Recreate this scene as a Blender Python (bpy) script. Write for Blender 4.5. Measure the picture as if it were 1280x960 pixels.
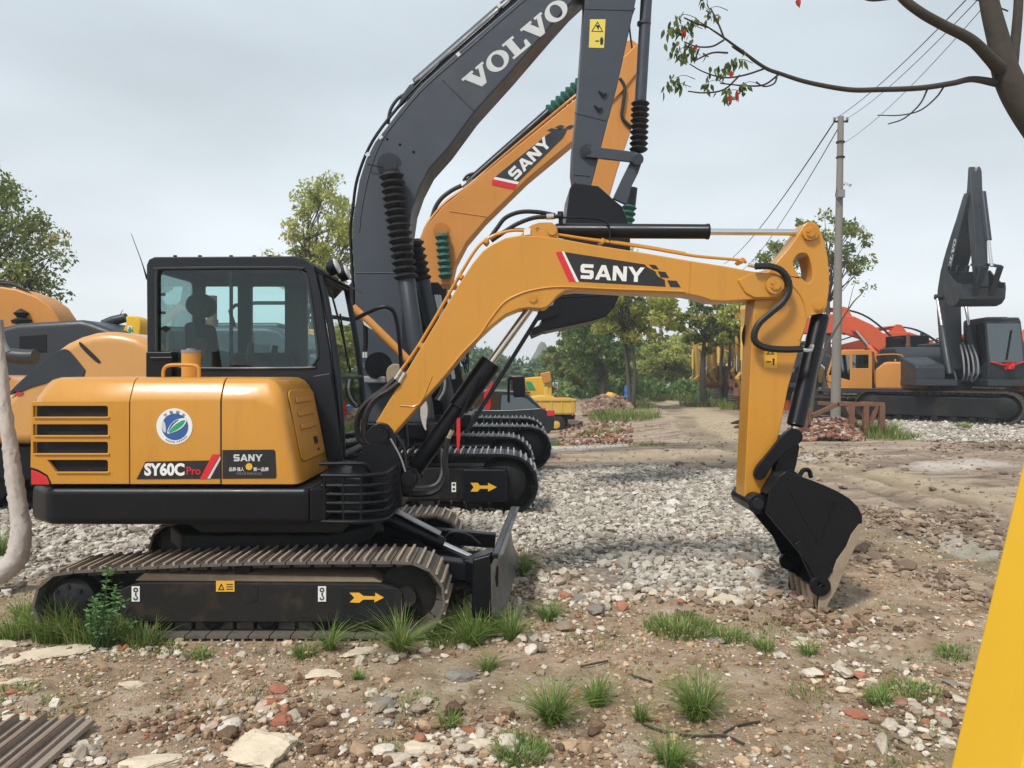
import bpy, bmesh, math, random
import numpy as np
from mathutils import Vector, Matrix, Quaternion
from mathutils.geometry import tessellate_polygon

rad = math.radians
scn = bpy.context.scene
for o in list(bpy.data.objects): bpy.data.objects.remove(o)
# ------------------------------------------------------------------ camera
H, F, CX, HY = 1.64, 960.0, 640.0, 465.0
cd = bpy.data.cameras.new('camera'); cam = bpy.data.objects.new('camera', cd)
scn.collection.objects.link(cam); scn.camera = cam
cam.location = (0, 0, H); cam.rotation_euler = (rad(90), 0, 0)
cd.sensor_width = 36; cd.lens = 27; cd.shift_y = -15/1280
cd.clip_start = .05; cd.clip_end = 3000
# ------------------------------------------------------------------ world
SUN_EL, SUN_AZ = 52, 215          # azimuth: where the light comes from, degrees clockwise from +Y
w = bpy.data.worlds.new('World'); scn.world = w; w.use_nodes = True
nt = w.node_tree; nt.nodes.clear(); N = nt.nodes.new; L = nt.links.new
out = N('ShaderNodeOutputWorld'); bg = N('ShaderNodeBackground'); bg2 = N('ShaderNodeBackground')
sky = N('ShaderNodeTexSky'); sky.sky_type = 'NISHITA'; sky.sun_disc = False
sky.sun_elevation = rad(SUN_EL); sky.sun_rotation = rad(SUN_AZ); sky.air_density = 1.2; sky.dust_density = 2.5
L(sky.outputs[0], bg.inputs[0]); bg.inputs[1].default_value = 0.06
tc = N('ShaderNodeTexCoord'); sep = N('ShaderNodeSeparateXYZ'); L(tc.outputs['Generated'], sep.inputs[0])
cr = N('ShaderNodeValToRGB'); L(sep.outputs[2], cr.inputs[0])
e = cr.color_ramp.elements
e[0].position = 0.0; e[0].color = (.84, .875, .89, 1)
e[1].position = .75; e[1].color = (.52, .58, .635, 1)
m = e.new(.12); m.color = (.73, .785, .825, 1)
m = e.new(.35); m.color = (.565, .635, .685, 1)
mp = N('ShaderNodeMapping'); mp.inputs['Scale'].default_value = (1.6, 1.6, 4.5); L(tc.outputs['Generated'], mp.inputs[0])
no = N('ShaderNodeTexNoise'); no.inputs['Scale'].default_value = 1.3; no.inputs['Detail'].default_value = 4; no.inputs['Roughness'].default_value = .45
L(mp.outputs[0], no.inputs[0])
mr = N('ShaderNodeMapRange'); mr.inputs[1].default_value = .3; mr.inputs[2].default_value = .7; mr.inputs[3].default_value = .84; mr.inputs[4].default_value = 1.12
L(no.outputs[0], mr.inputs[0])
vm = N('ShaderNodeVectorMath'); vm.operation = 'SCALE'; L(cr.outputs[0], vm.inputs[0]); L(mr.outputs[0], vm.inputs[3])
L(vm.outputs[0], bg2.inputs[0]); bg2.inputs[1].default_value = .88
mx = N('ShaderNodeMixShader'); mx.inputs[0].default_value = .93; L(bg.outputs[0], mx.inputs[1]); L(bg2.outputs[0], mx.inputs[2]); L(mx.outputs[0], out.inputs[0])
# ------------------------------------------------------------------ sun
sd = bpy.data.lights.new('sun', 'SUN'); sd.energy = 2.3; sd.angle = rad(10); sd.color = (1, .95, .87)
so = bpy.data.objects.new('sun', sd); scn.collection.objects.link(so)
dv = Vector((math.sin(rad(SUN_AZ))*math.cos(rad(SUN_EL)), math.cos(rad(SUN_AZ))*math.cos(rad(SUN_EL)), math.sin(rad(SUN_EL))))
so.rotation_euler = dv.to_track_quat('Z', 'Y').to_euler(); so.location = dv*40
scn.view_settings.view_transform = 'Standard'; scn.view_settings.look = 'None'
scn.view_settings.exposure = 0.53; scn.view_settings.gamma = 1
scn.cycles.max_bounces = 6; scn.cycles.transparent_max_bounces = 12; scn.cycles.diffuse_bounces = 3; scn.cycles.glossy_bounces = 3
scn.cycles.caustics_reflective = False; scn.cycles.caustics_refractive = False

# ------------------------------------------------------------------ helpers
def W(px, py, Y): return Vector(((px-CX)/F*Y, Y, H-(py-HY)/F*Y))
def G(px, py, h=0.0):
    Y = (H-h)*F/(py-HY); return Vector(((px-CX)/F*Y, Y, h))

def hsh(ix, iy, s):
    v = np.sin(ix*127.1+iy*311.7+s*74.7)*43758.5453
    return v-np.floor(v)
def vnoise(x, y, s=0):
    x = np.asarray(x, float); y = np.asarray(y, float)
    ix = np.floor(x); iy = np.floor(y); fx = x-ix; fy = y-iy
    fx = fx*fx*(3-2*fx); fy = fy*fy*(3-2*fy)
    a = hsh(ix, iy, s); b = hsh(ix+1, iy, s); c = hsh(ix, iy+1, s); d = hsh(ix+1, iy+1, s)
    return (a*(1-fx)+b*fx)*(1-fy)+(c*(1-fx)+d*fx)*fy
def fbm(x, y, s=0, o=4):
    t = 0; a = .5; n = 0
    for k in range(o):
        t = t+a*vnoise(x*2**k+k*17.3, y*2**k-k*9.1, s+k); n += a; a *= .5
    return t/n-.5
def inpoly(x, y, poly):
    x = np.asarray(x, float); y = np.asarray(y, float); r = np.zeros(x.shape, bool); n = len(poly)
    for i in range(n):
        x1, y1 = poly[i]; x2, y2 = poly[(i+1) % n]
        if y1 == y2: continue
        c = ((y1 > y) != (y2 > y)) & (x < (x2-x1)*(y-y1)/(y2-y1)+x1)
        r ^= c
    return r
def wpoly(pts):
    return [tuple(G(a, b)[:2]) for a, b in pts]
def softpoly(x, y, poly, amp=.25, sc=1.5, n=5):
    t = 0
    for k in range(n):
        t = t+inpoly(x+amp*2*fbm(x*sc, y*sc, 11+k), y+amp*2*fbm(x*sc, y*sc, 31+k), poly).astype(float)
    return t/n
GRAVEL1 = wpoly([(648, 592), (700, 584), (800, 580), (900, 588), (940, 600), (960, 640), (985, 690), (1000, 728), (960, 742), (880, 742), (800, 738), (730, 728), (690, 716), (600, 712), (400, 725), (200, 716), (100, 712), (0, 738), (-400, 750), (-700, 590), (0, 585), (500, 590)])
GRAVEL2 = wpoly([(1105, 527), (1180, 522), (1300, 512), (1700, 512), (1700, 552), (1400, 552), (1290, 551), (1210, 554), (1150, 552), (1110, 543)])
TAN = [wpoly([(800, 499), (840, 500), (905, 516), (990, 548), (1100, 585), (1290, 622), (1290, 640), (1150, 618), (1000, 590), (900, 560), (870, 530), (850, 515)]),
       wpoly([(820, 503), (850, 508), (900, 540), (930, 575), (880, 580), (860, 545)]),
       wpoly([(700, 565), (900, 556), (930, 570), (760, 578), (700, 576)])]
PALE = wpoly([(1115, 640), (1180, 648), (1240, 664), (1290, 672), (1290, 700), (1230, 694), (1180, 684), (1140, 664)])
PALE2 = [wpoly([(640, 548), (760, 545), (800, 553), (700, 560)]), wpoly([(1120, 580), (1220, 572), (1280, 580), (1160, 590)]), wpoly([(950, 565), (1050, 570), (1000, 576)])]

RUTS = [wpoly(q) for q in ([(1330, 682), (1180, 640), (1080, 606), (960, 578), (885, 548), (852, 521), (826, 503)], [(1330, 655), (1150, 610), (1050, 585), (930, 562), (875, 533), (843, 511), (820, 500)],
        [(1330, 596), (1150, 580), (950, 573), (700, 569), (600, 572)], [(1330, 578), (1150, 566), (980, 560), (760, 558), (640, 560)], [(1330, 742), (1170, 676), (1070, 640), (1000, 618)], [(1330, 556), (1180, 566), (1060, 588), (1000, 600)])]
def segd(x, y):
    d = np.full(np.shape(x), 1e9); xx = x+.5*fbm(x*.6, y*.6, 55, 2)
    for P_ in RUTS:
        for (x1, y1), (x2, y2) in zip(P_, P_[1:]):
            l2 = (x2-x1)**2+(y2-y1)**2; t = np.clip(((xx-x1)*(x2-x1)+(y-y1)*(y2-y1))/l2, 0, 1); d = np.minimum(d, np.hypot(xx-x1-t*(x2-x1), y-y1-t*(y2-y1)))
    return d
def ruts(x, y): return np.exp(-(segd(x, y)/(.16+.006*y))**4)*np.clip((y-5.5)/1.0, 0, 1)
def rutedge(x, y): return np.exp(-(segd(x, y)/(.30+.008*y))**4)*np.clip((y-5.5)/1.0, 0, 1)
def terrain(x, y):
    x = np.asarray(x, float); y = np.asarray(y, float)
    z = -.58*np.exp(-((y-24)/5.0)**2-((x-.3)/4.2)**2)
    a = np.clip((y-1)/3, 0, 1)
    z = z+.07*fbm(x*.9, y*.9, 3, 3)*np.clip(1-y/60, .15, 1)
    z = z+.05*fbm(x*4.2, y*4.2, 7, 4)*np.clip(1-y/40, .1, 1)
    z = z+.022*fbm(x*13, y*13, 17, 3)*np.clip(1-y/14, 0, 1)
    # wheel ruts in the muddy road
    ru = ruts(x, y); z = z-.055*ru*(1+1.2*fbm(x*2.2, y*2.2, 5, 3))+.03*np.clip(rutedge(x, y)-ru, 0, 1)
    # lumps of churned mud right of the bucket
    l = np.exp(-((x-5)/2.2)**2-((y-8.0)/1.0)**2)
    z = z+l*.10*np.abs(fbm(x*3, y*5, 8, 4))*2
    g = ((x > -6) & (x < 3.5) & (y > 5.8) & (y < 13))
    z = z+.05*g*np.clip((y-5.8)/1.5, 0, 1)*np.clip((13-y)/1.5, 0, 1)
    flat = np.exp(-np.clip(np.maximum(np.abs(x+1.7)-1.4, np.abs(y-5.63)-1.05), 0, 9)**2/.04)
    z = z*(1-flat)+(-.005)*flat
    return z
def tz(x, y): return float(terrain(x, y))

# ---- materials
MATS = {}
def nodemat(name):
    m = bpy.data.materials.new(name); m.use_nodes = True; MATS[name] = m
    t = m.node_tree; p = t.nodes['Principled BSDF']; return m, t, p
def mixc(t, a, b, fac, typ='MIX'):
    n = t.nodes.new('ShaderNodeMix'); n.data_type = 'RGBA'; n.blend_type = typ
    for k, v in ((0, fac), (6, a), (7, b)):
        if hasattr(v, 'is_linked') or isinstance(v, bpy.types.NodeSocket): t.links.new(v, n.inputs[k])
        elif k == 0: n.inputs[0].default_value = v
        else: n.inputs[k].default_value = (*v, 1)
    return n.outputs[2]
def noise(t, scale, detail=4, rough=.55, vec=None, dist=0):
    n = t.nodes.new('ShaderNodeTexNoise'); n.inputs['Scale'].default_value = scale; n.inputs['Detail'].default_value = detail
    n.inputs['Roughness'].default_value = rough; n.inputs['Distortion'].default_value = dist
    if vec is None:
        c = t.nodes.new('ShaderNodeTexCoord'); vec = c.outputs['Object']
    t.links.new(vec, n.inputs[0]); return n.outputs[0]
def ramp(t, fac, stops):
    n = t.nodes.new('ShaderNodeValToRGB'); t.links.new(fac, n.inputs[0]); el = n.color_ramp.elements
    el[0].position, el[0].color = stops[0][0], (*stops[0][1], 1); el[1].position, el[1].color = stops[-1][0], (*stops[-1][1], 1)
    for p, c in stops[1:-1]:
        q = el.new(p); q.color = (*c, 1)
    return n.outputs[0]
def mrange(t, v, a, b, c, d):
    n = t.nodes.new('ShaderNodeMapRange'); t.links.new(v, n.inputs[0])
    for i, k in enumerate((a, b, c, d)): n.inputs[i+1].default_value = k
    return n.outputs[0]
def bumpn(t, p, h, strength, dist=.01):
    b = t.nodes.new('ShaderNodeBump'); b.inputs['Strength'].default_value = strength; b.inputs['Distance'].default_value = dist
    t.links.new(h, b.inputs['Height']); t.links.new(b.outputs[0], p.inputs['Normal'])
def paint(name, col, rough=.4, metal=0, dirt=.25, dcol=(.25, .2, .15), coat=0.0, var=.12, bump=.05, dsc=3.0, spec=.5, streak=.35):
    m, t, p = nodemat(name)
    n1 = noise(t, 1.3, 3); c2 = tuple(min(1, c*(1+var)) for c in col); c1 = tuple(c*(1-var) for c in col)
    base = mixc(t, c1, c2, n1)
    n2 = noise(t, dsc, 7, .7); f = mrange(t, n2, .52, .8, 0, dirt)
    cc = t.nodes.new('ShaderNodeTexCoord'); mpp = t.nodes.new('ShaderNodeMapping'); mpp.inputs['Scale'].default_value = (9, 9, .9); t.links.new(cc.outputs['Object'], mpp.inputs[0])
    st_ = noise(t, 1.6, 5, .7, vec=mpp.outputs[0]); base = mixc(t, base, tuple(c*.62+d*.12 for c, d in zip(col, dcol)), mrange(t, st_, .52, .78, 0, streak))
    ch_ = noise(t, 55, 3, .6); base = mixc(t, base, dcol, mrange(t, ch_, .66, .72, 0, min(.6, dirt*2.2)))
    t.links.new(mixc(t, base, dcol, f), p.inputs['Base Color'])
    r = mrange(t, n2, .3, .75, rough*.8, min(1, rough*1.5)); t.links.new(r, p.inputs['Roughness'])
    p.inputs['Metallic'].default_value = metal; p.inputs['Specular IOR Level'].default_value = spec
    if coat: p.inputs['Coat Weight'].default_value = coat; p.inputs['Coat Roughness'].default_value = .12
    if bump: bumpn(t, p, noise(t, 9, 4), bump, .01)
    return m
Y_MINI = paint('yellow_paint', (.555, .25, .022), .32, dirt=.18, coat=.3, bump=.06, dcol=(.34, .21, .09), streak=.45)
Y_FAR = paint('orange_yellow_paint', (.56, .235, .045), .42, dirt=.2, dcol=(.4, .3, .2))
Y_TRUCK = paint('faded_yellow_paint', (.66, .42, .07), .5, dirt=.55, dcol=(.4, .3, .22), dsc=5)
Y_PALE = paint('pale_yellow_paint', (.60, .30, .085), .32, dirt=.1, coat=.3, dcol=(.5, .4, .3))
Y_BRIGHT = paint('bright_yellow_paint', (.80, .47, .025), .45, dirt=.12, dcol=(.75, .5, .15), bump=.12)
BLACK = paint('black_paint', (.004, .005, .008), .32, dirt=.08, dcol=(.045, .04, .035), spec=.28)
BLACK_DUST = paint('dusty_black_paint', (.009, .0095, .011), .55, dirt=.75, dcol=(.07, .056, .042), dsc=2.2, spec=.3)
MUD_BLACK = paint('muddy_black_paint', (.014, .013, .012), .7, dirt=.9, dcol=(.085, .058, .04), dsc=4, spec=.3)
CAB = paint('cab_paint', (.009, .012, .018), .38, dirt=.08, dcol=(.05, .05, .05), spec=.35)
RUBBER = paint('hose_rubber', (.007, .007, .0075), .5, dirt=.1, dcol=(.05, .045, .04))
GREYM = paint('slate_grey_paint', (.040, .050, .068), .40, dirt=.16, dcol=(.12, .12, .12))
GREYD = paint('dark_slate_paint', (.022, .029, .038), .42, dirt=.2, dcol=(.09, .085, .08))
ORANGE = paint('orange_red_paint', (.60, .095, .03), .42, dirt=.3, dcol=(.35, .2, .12))
CHROME = paint('chrome', (.75, .75, .74), .18, metal=1, dirt=.0, var=.05, bump=0)
STEEL = paint('worn_steel', (.35, .34, .33), .35, metal=.8, dirt=.4, dcol=(.2, .16, .12))
WHITE = paint('white_marking', (.78, .78, .77), .5, dirt=.1, dcol=(.5, .5, .48), bump=0)
LGREY = paint('light_grey_marking', (.55, .58, .60), .5, dirt=.05, bump=0)
RED = paint('red_marking', (.62, .02, .03), .4, dirt=.05, bump=0)
REDCLOTH = paint('red_cloth', (.55, .015, .02), .8, dirt=0, bump=.3)
DECALB = paint('black_decal', (.015, .015, .017), .35, dirt=.05, bump=0)
GOLD = paint('gold_marking', (.75, .42, .03), .45, dirt=.1, bump=0)
LEMON = paint('yellow_label', (.72, .58, .10), .5, dirt=.05, bump=0)
ORLABEL = paint('orange_label', (.78, .42, .04), .5, dirt=.05, bump=0)
BLUEM = paint('blue_marking', (.03, .10, .32), .4, dirt=0, bump=0)
GREENM = paint('green_marking', (.02, .33, .14), .4, dirt=0, bump=0)
GREENB = paint('green_rubber', (.012, .09, .07), .6, dirt=.1)
SHOE = paint('track_shoe', (.115, .10, .085), .75, dirt=.8, dcol=(.055, .042, .035), dsc=9, bump=.4)
SHOE2 = paint('track_grouser', (.35, .275, .205), .7, dirt=.6, dcol=(.16, .07, .035), dsc=10, bump=.4)
SHOEB = paint('new_track_shoe', (.007, .0075, .009), .4, dirt=.3, dcol=(.03, .03, .03), spec=.3)
SHOEB2 = paint('lit_grouser', (.34, .35, .35), .45, dirt=.5, dcol=(.05, .05, .05), dsc=12)  # light grey puts the reflected light on black grousers into the colour
SHOER = paint('brown_track_shoe', (.055, .045, .04), .7, dirt=.7, dcol=(.16, .11, .08), dsc=4)
SHOEG = paint('rusty_grouser', (.23, .16, .12), .8, dirt=.9, dcol=(.09, .06, .05), dsc=6, bump=.5)
MUDC = paint('dried_mud', (.30, .235, .165), .95, dirt=.6, dcol=(.16, .12, .085), dsc=8, bump=.8)
SEAT = paint('seat_fabric', (.02, .022, .026), .9, dirt=0)
PLASTIC = paint('grey_plastic', (.22, .23, .24), .5, dirt=.2)
RUST = paint('rusty_steel', (.16, .075, .045), .85, dirt=.8, dcol=(.28, .17, .11), dsc=6, bump=.5)
CONC = paint('pole_concrete', (.21, .195, .175), .9, dirt=.4, dcol=(.17, .16, .15), bump=.3)
BARK = paint('bark', (.050, .041, .033), .95, dirt=.6, dcol=(.035, .028, .022), dsc=14, bump=1.0)
BARKG = paint('grey_bark', (.075, .07, .058), .95, dirt=.6, dcol=(.035, .03, .025), dsc=12, bump=.8)
CARP = paint('dark_car_paint', (.008, .011, .012), .28, dirt=.1, coat=.1, bump=0, spec=.3)
TYRE = paint('tyre_rubber', (.015, .015, .015), .85, dirt=.4, dcol=(.08, .065, .05))
BLUEP = paint('blue_plastic', (.03, .14, .42), .5, dirt=.2)
LIMES = paint('pale_limestone', (.62, .53, .40), .9, dirt=.8, dcol=(.30, .24, .17), dsc=6, bump=.7)
GREYS = paint('grey_rubble', (.22, .20, .175), .9, dirt=.7, dcol=(.13, .10, .075), dsc=8, bump=.7)
BRICK = paint('broken_brick', (.33, .12, .07), .95, dirt=.7, dcol=(.17, .10, .07), dsc=9, bump=.7)
FABRIC = paint('woven_sleeve', (.50, .455, .42), .95, dirt=.8, dcol=(.27, .23, .2), dsc=25, bump=1.0)
def glassmat(name, tint, gl=.10, rough=.02):
    m = bpy.data.materials.new(name); m.use_nodes = True; t = m.node_tree; t.nodes.clear()
    o = t.nodes.new('ShaderNodeOutputMaterial'); a = t.nodes.new('ShaderNodeBsdfTransparent'); a.inputs[0].default_value = (*tint, 1)
    g = t.nodes.new('ShaderNodeBsdfGlossy'); g.inputs['Roughness'].default_value = rough; g.inputs[0].default_value = (.9, .95, .95, 1)
    lw = t.nodes.new('ShaderNodeLayerWeight'); lw.inputs[0].default_value = .3
    f = mrange(t, lw.outputs['Fresnel'], 0, 1, gl*.5, .8)
    mx = t.nodes.new('ShaderNodeMixShader'); t.links.new(f, mx.inputs[0]); t.links.new(a.outputs[0], mx.inputs[1]); t.links.new(g.outputs[0], mx.inputs[2])
    t.links.new(mx.outputs[0], o.inputs[0]); return m
GLASS = glassmat('cab_glass', (.86, .95, .945), .012, .0)
GLASSD = glassmat('dark_glass', (.22, .27, .27), .35)
CLEAR = glassmat('windscreen_glass', (.55, .64, .62), .45)
def lampmat(name, col):
    m, t, p = nodemat(name); p.inputs['Base Color'].default_value = (*col, 1); p.inputs['Roughness'].default_value = .15; p.inputs['Coat Weight'].default_value = .6; return m
LENSR = lampmat('red_lens', (.6, .02, .03)); LENSW = lampmat('clear_lens', (.55, .55, .55))

def leafmat(name, stops, trans=.35, attr='tone'):
    m = bpy.data.materials.new(name); m.use_nodes = True; t = m.node_tree; t.nodes.clear()
    o = t.nodes.new('ShaderNodeOutputMaterial'); at = t.nodes.new('ShaderNodeAttribute'); at.attribute_name = attr
    c = ramp(t, at.outputs['Fac'], stops)
    d = t.nodes.new('ShaderNodeBsdfDiffuse'); tr = t.nodes.new('ShaderNodeBsdfTranslucent')
    t.links.new(c, d.inputs[0]); t.links.new(c, tr.inputs[0])
    gl = t.nodes.new('ShaderNodeBsdfGlossy'); gl.inputs['Roughness'].default_value = .4; gl.inputs[0].default_value = (.6, .6, .6, 1)
    mx = t.nodes.new('ShaderNodeMixShader'); mx.inputs[0].default_value = trans
    t.links.new(d.outputs[0], mx.inputs[1]); t.links.new(tr.outputs[0], mx.inputs[2])
    m2 = t.nodes.new('ShaderNodeMixShader'); m2.inputs[0].default_value = .04
    t.links.new(mx.outputs[0], m2.inputs[1]); t.links.new(gl.outputs[0], m2.inputs[2]); t.links.new(m2.outputs[0], o.inputs[0]); return m
LEAF_G = leafmat('green_leaves', [(0, (.09, .14, .03)), (.5, (.22, .28, .065)), (.85, (.36, .40, .10)), (1, (.40, .23, .08))], .45)
LEAF_Y = leafmat('yellow_green_leaves', [(0, (.22, .28, .06)), (.5, (.44, .48, .12)), (.85, (.58, .56, .19)), (1, (.55, .35, .14))], .45)
LEAF_D = leafmat('dark_green_leaves', [(0, (.06, .12, .035)), (.5, (.15, .24, .07)), (1, (.28, .37, .11))], .45)
LEAF_F = leafmat('far_green_leaves', [(0, (.06, .11, .06)), (.5, (.10, .17, .085)), (1, (.17, .24, .10))], .25)
LEAF_N = leafmat('near_leaves', [(0, (.05, .09, .03)), (.6, (.16, .21, .07)), (.88, (.26, .24, .09)), (.94, (.45, .06, .03)), (1, (.5, .08, .04))], .35)
GRASS = leafmat('grass_blades', [(0, (.08, .15, .035)), (.5, (.17, .28, .06)), (.85, (.31, .40, .11)), (1, (.46, .40, .20))], .35)
WEED = leafmat('weed_leaves', [(0, (.05, .13, .045)), (.6, (.15, .30, .10)), (1, (.28, .42, .17))], .35)

# ---- mesh builder
class MB:
    def __init__(s): s.v = []; s.f = []; s.mi = []; s.m = 0
    def add(s, vs, fs):
        b = len(s.v); s.v.extend([tuple(v) for v in vs]); s.f.extend([tuple(i+b for i in f) for f in fs]); s.mi.extend([s.m]*len(fs)); return s
    def box(s, c, d, M=None):
        x, y, z = d[0]/2, d[1]/2, d[2]/2
        vs = [Vector((a, b, e)) for a in (-x, x) for b in (-y, y) for e in (-z, z)]
        if M is not None: vs = [M @ v for v in vs]
        c = Vector(c); vs = [v+c for v in vs]
        return s.add(vs, [(0, 1, 3, 2), (4, 6, 7, 5), (0, 4, 5, 1), (2, 3, 7, 6), (0, 2, 6, 4), (1, 5, 7, 3)])
    def beam(s, a, b, w, h, up=(0, 0, 1)):
        a, b = Vector(a), Vector(b); d = (b-a); l = d.length; d.normalize(); up = Vector(up)
        if abs(d.dot(up)) > .98: up = Vector((0, 1, 0))
        sd = d.cross(up).normalized(); u = sd.cross(d)
        vs = [p+sd*i*w/2+u*j*h/2 for p in (a, b) for i, j in ((-1, -1), (1, -1), (1, 1), (-1, 1))]
        return s.add(vs, [(0, 1, 2, 3), (7, 6, 5, 4), (0, 4, 5, 1), (1, 5, 6, 2), (2, 6, 7, 3), (3, 7, 4, 0)])
    def lathe(s, a, b, prof, n=16, caps=True):
        a, b = Vector(a), Vector(b); d = (b-a).normalized(); u = d.orthogonal().normalized(); v = d.cross(u)
        vs = []; fs = []
        for t, r in prof:
            c = a.lerp(b, t); vs += [c+(u*math.cos(k*math.tau/n)+v*math.sin(k*math.tau/n))*r for k in range(n)]
        m = len(prof)
        for i in range(m-1):
            for k in range(n): fs.append((i*n+k, i*n+(k+1) % n, (i+1)*n+(k+1) % n, (i+1)*n+k))
        if caps: fs.append(tuple(range(n-1, -1, -1))); fs.append(tuple((m-1)*n+k for k in range(n)))
        return s.add(vs, fs)
    def cyl(s, a, b, r, r2=None, n=18): return s.lathe(a, b, [(0, r), (1, r if r2 is None else r2)], n)
    def tube(s, pts, r, n=8, sub=6, ribs=0):
        P = [Vector(p) for p in pts]
        if len(P) > 2 and sub > 1:
            Q = [P[0]*2-P[1]]+P+[P[-1]*2-P[-2]]; R = []
            rr = r if isinstance(r, (list, tuple)) else [r]*len(P); r2 = []
            for i in range(1, len(Q)-2):
                for k in range(sub):
                    t = k/sub; p0, p1, p2, p3 = Q[i-1], Q[i], Q[i+1], Q[i+2]
                    R.append(.5*((2*p1)+(p2-p0)*t+(2*p0-5*p1+4*p2-p3)*t*t+(3*p1-p0-3*p2+p3)*t**3)); r2.append(rr[i-1]*(1-t)+rr[i]*t)
            R.append(P[-1]); r2.append(rr[-1]); P = R; rad_ = r2
        else: rad_ = list(r) if isinstance(r, (list, tuple)) else [r]*len(P)
        if ribs:
            tot = sum((P[i+1]-P[i]).length for i in range(len(P)-1)); cnt = max(4, int(tot/ribs)*2)
            acc = [0]
            for i in range(len(P)-1): acc.append(acc[-1]+(P[i+1]-P[i]).length)
            R = []; r2 = []
            j = 0
            for k in range(cnt+1):
                d = tot*k/cnt
                while j < len(P)-2 and acc[j+1] < d: j += 1
                t = (d-acc[j])/max(1e-9, acc[j+1]-acc[j]); R.append(P[j].lerp(P[j+1], min(1, t)))
                r2.append((rad_[j]*(1-min(1, t))+rad_[j+1]*min(1, t))*(1.06 if k % 2 else .95))
            P = R; rad_ = r2
        vs = []; fs = []; u = None
        for i, p in enumerate(P):
            d = (P[min(i+1, len(P)-1)]-P[max(i-1, 0)])
            if d.length < 1e-9: d = Vector((0, 0, 1))
            d.normalize()
            if u is None: u = d.orthogonal().normalized()
            else:
                u = u-d*u.dot(d)
                u = u.normalized() if u.length > 1e-6 else d.orthogonal().normalized()
            v = d.cross(u)
            vs += [p+(u*math.cos(k*math.tau/n)+v*math.sin(k*math.tau/n))*rad_[i] for k in range(n)]
        for i in range(len(P)-1):
            for k in range(n): fs.append((i*n+k, i*n+(k+1) % n, (i+1)*n+(k+1) % n, (i+1)*n+k))
        fs.append(tuple(range(n-1, -1, -1))); fs.append(tuple((len(P)-1)*n+k for k in range(n)))
        return s.add(vs, fs)
    def prism(s, poly, fn0, fn1, holes=()):
        """poly: 2-D points; fn0/fn1 map a 2-D point to the 3-D front and back faces."""
        loops = [list(poly)]+[list(h) for h in holes]
        flat = [p for l in loops for p in l]
        if holes:
            tri = tessellate_polygon([[Vector((p[0], p[1], 0)) for p in l] for l in loops])
        n = len(flat); vs = [fn0(p) for p in flat]+[fn1(p) for p in flat]; fs = []
        ar = sum(poly[i][0]*poly[(i+1) % len(poly)][1]-poly[(i+1) % len(poly)][0]*poly[i][1] for i in range(len(poly)))
        if holes:
            for t in tri:
                a, b, c = [Vector((flat[i][0], flat[i][1])) for i in t]
                cr_ = (b-a).x*(c-a).y-(b-a).y*(c-a).x
                t = tuple(t) if cr_*ar > 0 else tuple(reversed(t))
                fs.append(t); fs.append(tuple(i+n for i in reversed(t)))
        else:
            fs.append(tuple(range(n))); fs.append(tuple(range(2*n-1, n-1, -1)))
        o = 0
        for li, l in enumerate(loops):
            k = len(l)
            a2 = sum(l[i][0]*l[(i+1) % k][1]-l[(i+1) % k][0]*l[i][1] for i in range(k))
            for i in range(k):
                a, b = o+i, o+(i+1) % k
                q = (b, a, a+n, b+n)
                if li > 0 and a2*ar > 0: q = tuple(reversed(q))
                fs.append(q)
            o += k
        return s.add(vs, fs)
    def px(s, poly, Y, depth, holes=()):       # outline at distance Y, extruded away along +Y
        return s.prism(poly, lambda p: W(p[0], p[1], Y), lambda p: W(p[0], p[1], Y)+Vector((0, depth, 0)), holes)
    def xz(s, poly, y0, y1, holes=()):
        return s.prism(poly, lambda p: Vector((p[0], y0, p[1])), lambda p: Vector((p[0], y1, p[1])), holes)
    def xy(s, poly, z0, z1): return s.prism(poly, lambda p: Vector((p[0], p[1], z0)), lambda p: Vector((p[0], p[1], z1)))
    def yz(s, poly, x0, x1, holes=()): return s.prism(poly, lambda p: Vector((x0, p[0], p[1])), lambda p: Vector((x1, p[0], p[1])), holes)
    def build(s, name, mats, parent=None, bevel=0, seg=2, sharp=38, fix=True):
        me = bpy.data.meshes.new(name); me.from_pydata(s.v, [], s.f); me.update()
        if not isinstance(mats, (list, tuple)): mats = [mats]
        for m_ in mats: me.materials.append(m_)
        if len(mats) > 1: me.polygons.foreach_set('material_index', s.mi)
        if fix:
            bm = bmesh.new(); bm.from_mesh(me); bmesh.ops.recalc_face_normals(bm, faces=bm.faces); bm.to_mesh(me); bm.free()
        me.shade_smooth(); me.set_sharp_from_angle(angle=rad(sharp))
        o = bpy.data.objects.new(name, me); scn.collection.objects.link(o)
        if parent is not None:
            o.parent = parent
            if parent.name in WROOT: o.matrix_parent_inverse = Matrix.Translation(-WROOT[parent.name])
        if bevel:
            b = o.modifiers.new('bevel', 'BEVEL'); b.width = bevel; b.segments = seg; b.limit_method = 'ANGLE'; b.angle_limit = rad(35); b.harden_normals = True
        return o
WROOT = {}
def tag(o, label=None, cat=None, group=None, kind=None):
    if label: o['label'] = label
    if cat: o['category'] = cat
    if group: o['group'] = group
    if kind: o['kind'] = kind
    return o
def thing(name, label, cat, loc=(0, 0, 0), rz=0, group=None, scale=1, world=False):
    o = bpy.data.objects.new(name, None); scn.collection.objects.link(o); o.empty_display_size = .2
    o.location = loc; o.rotation_euler = (0, 0, rz); o.scale = (scale,)*3
    if world: WROOT[o.name] = Vector(loc)
    return tag(o, label, cat, group)
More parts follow.
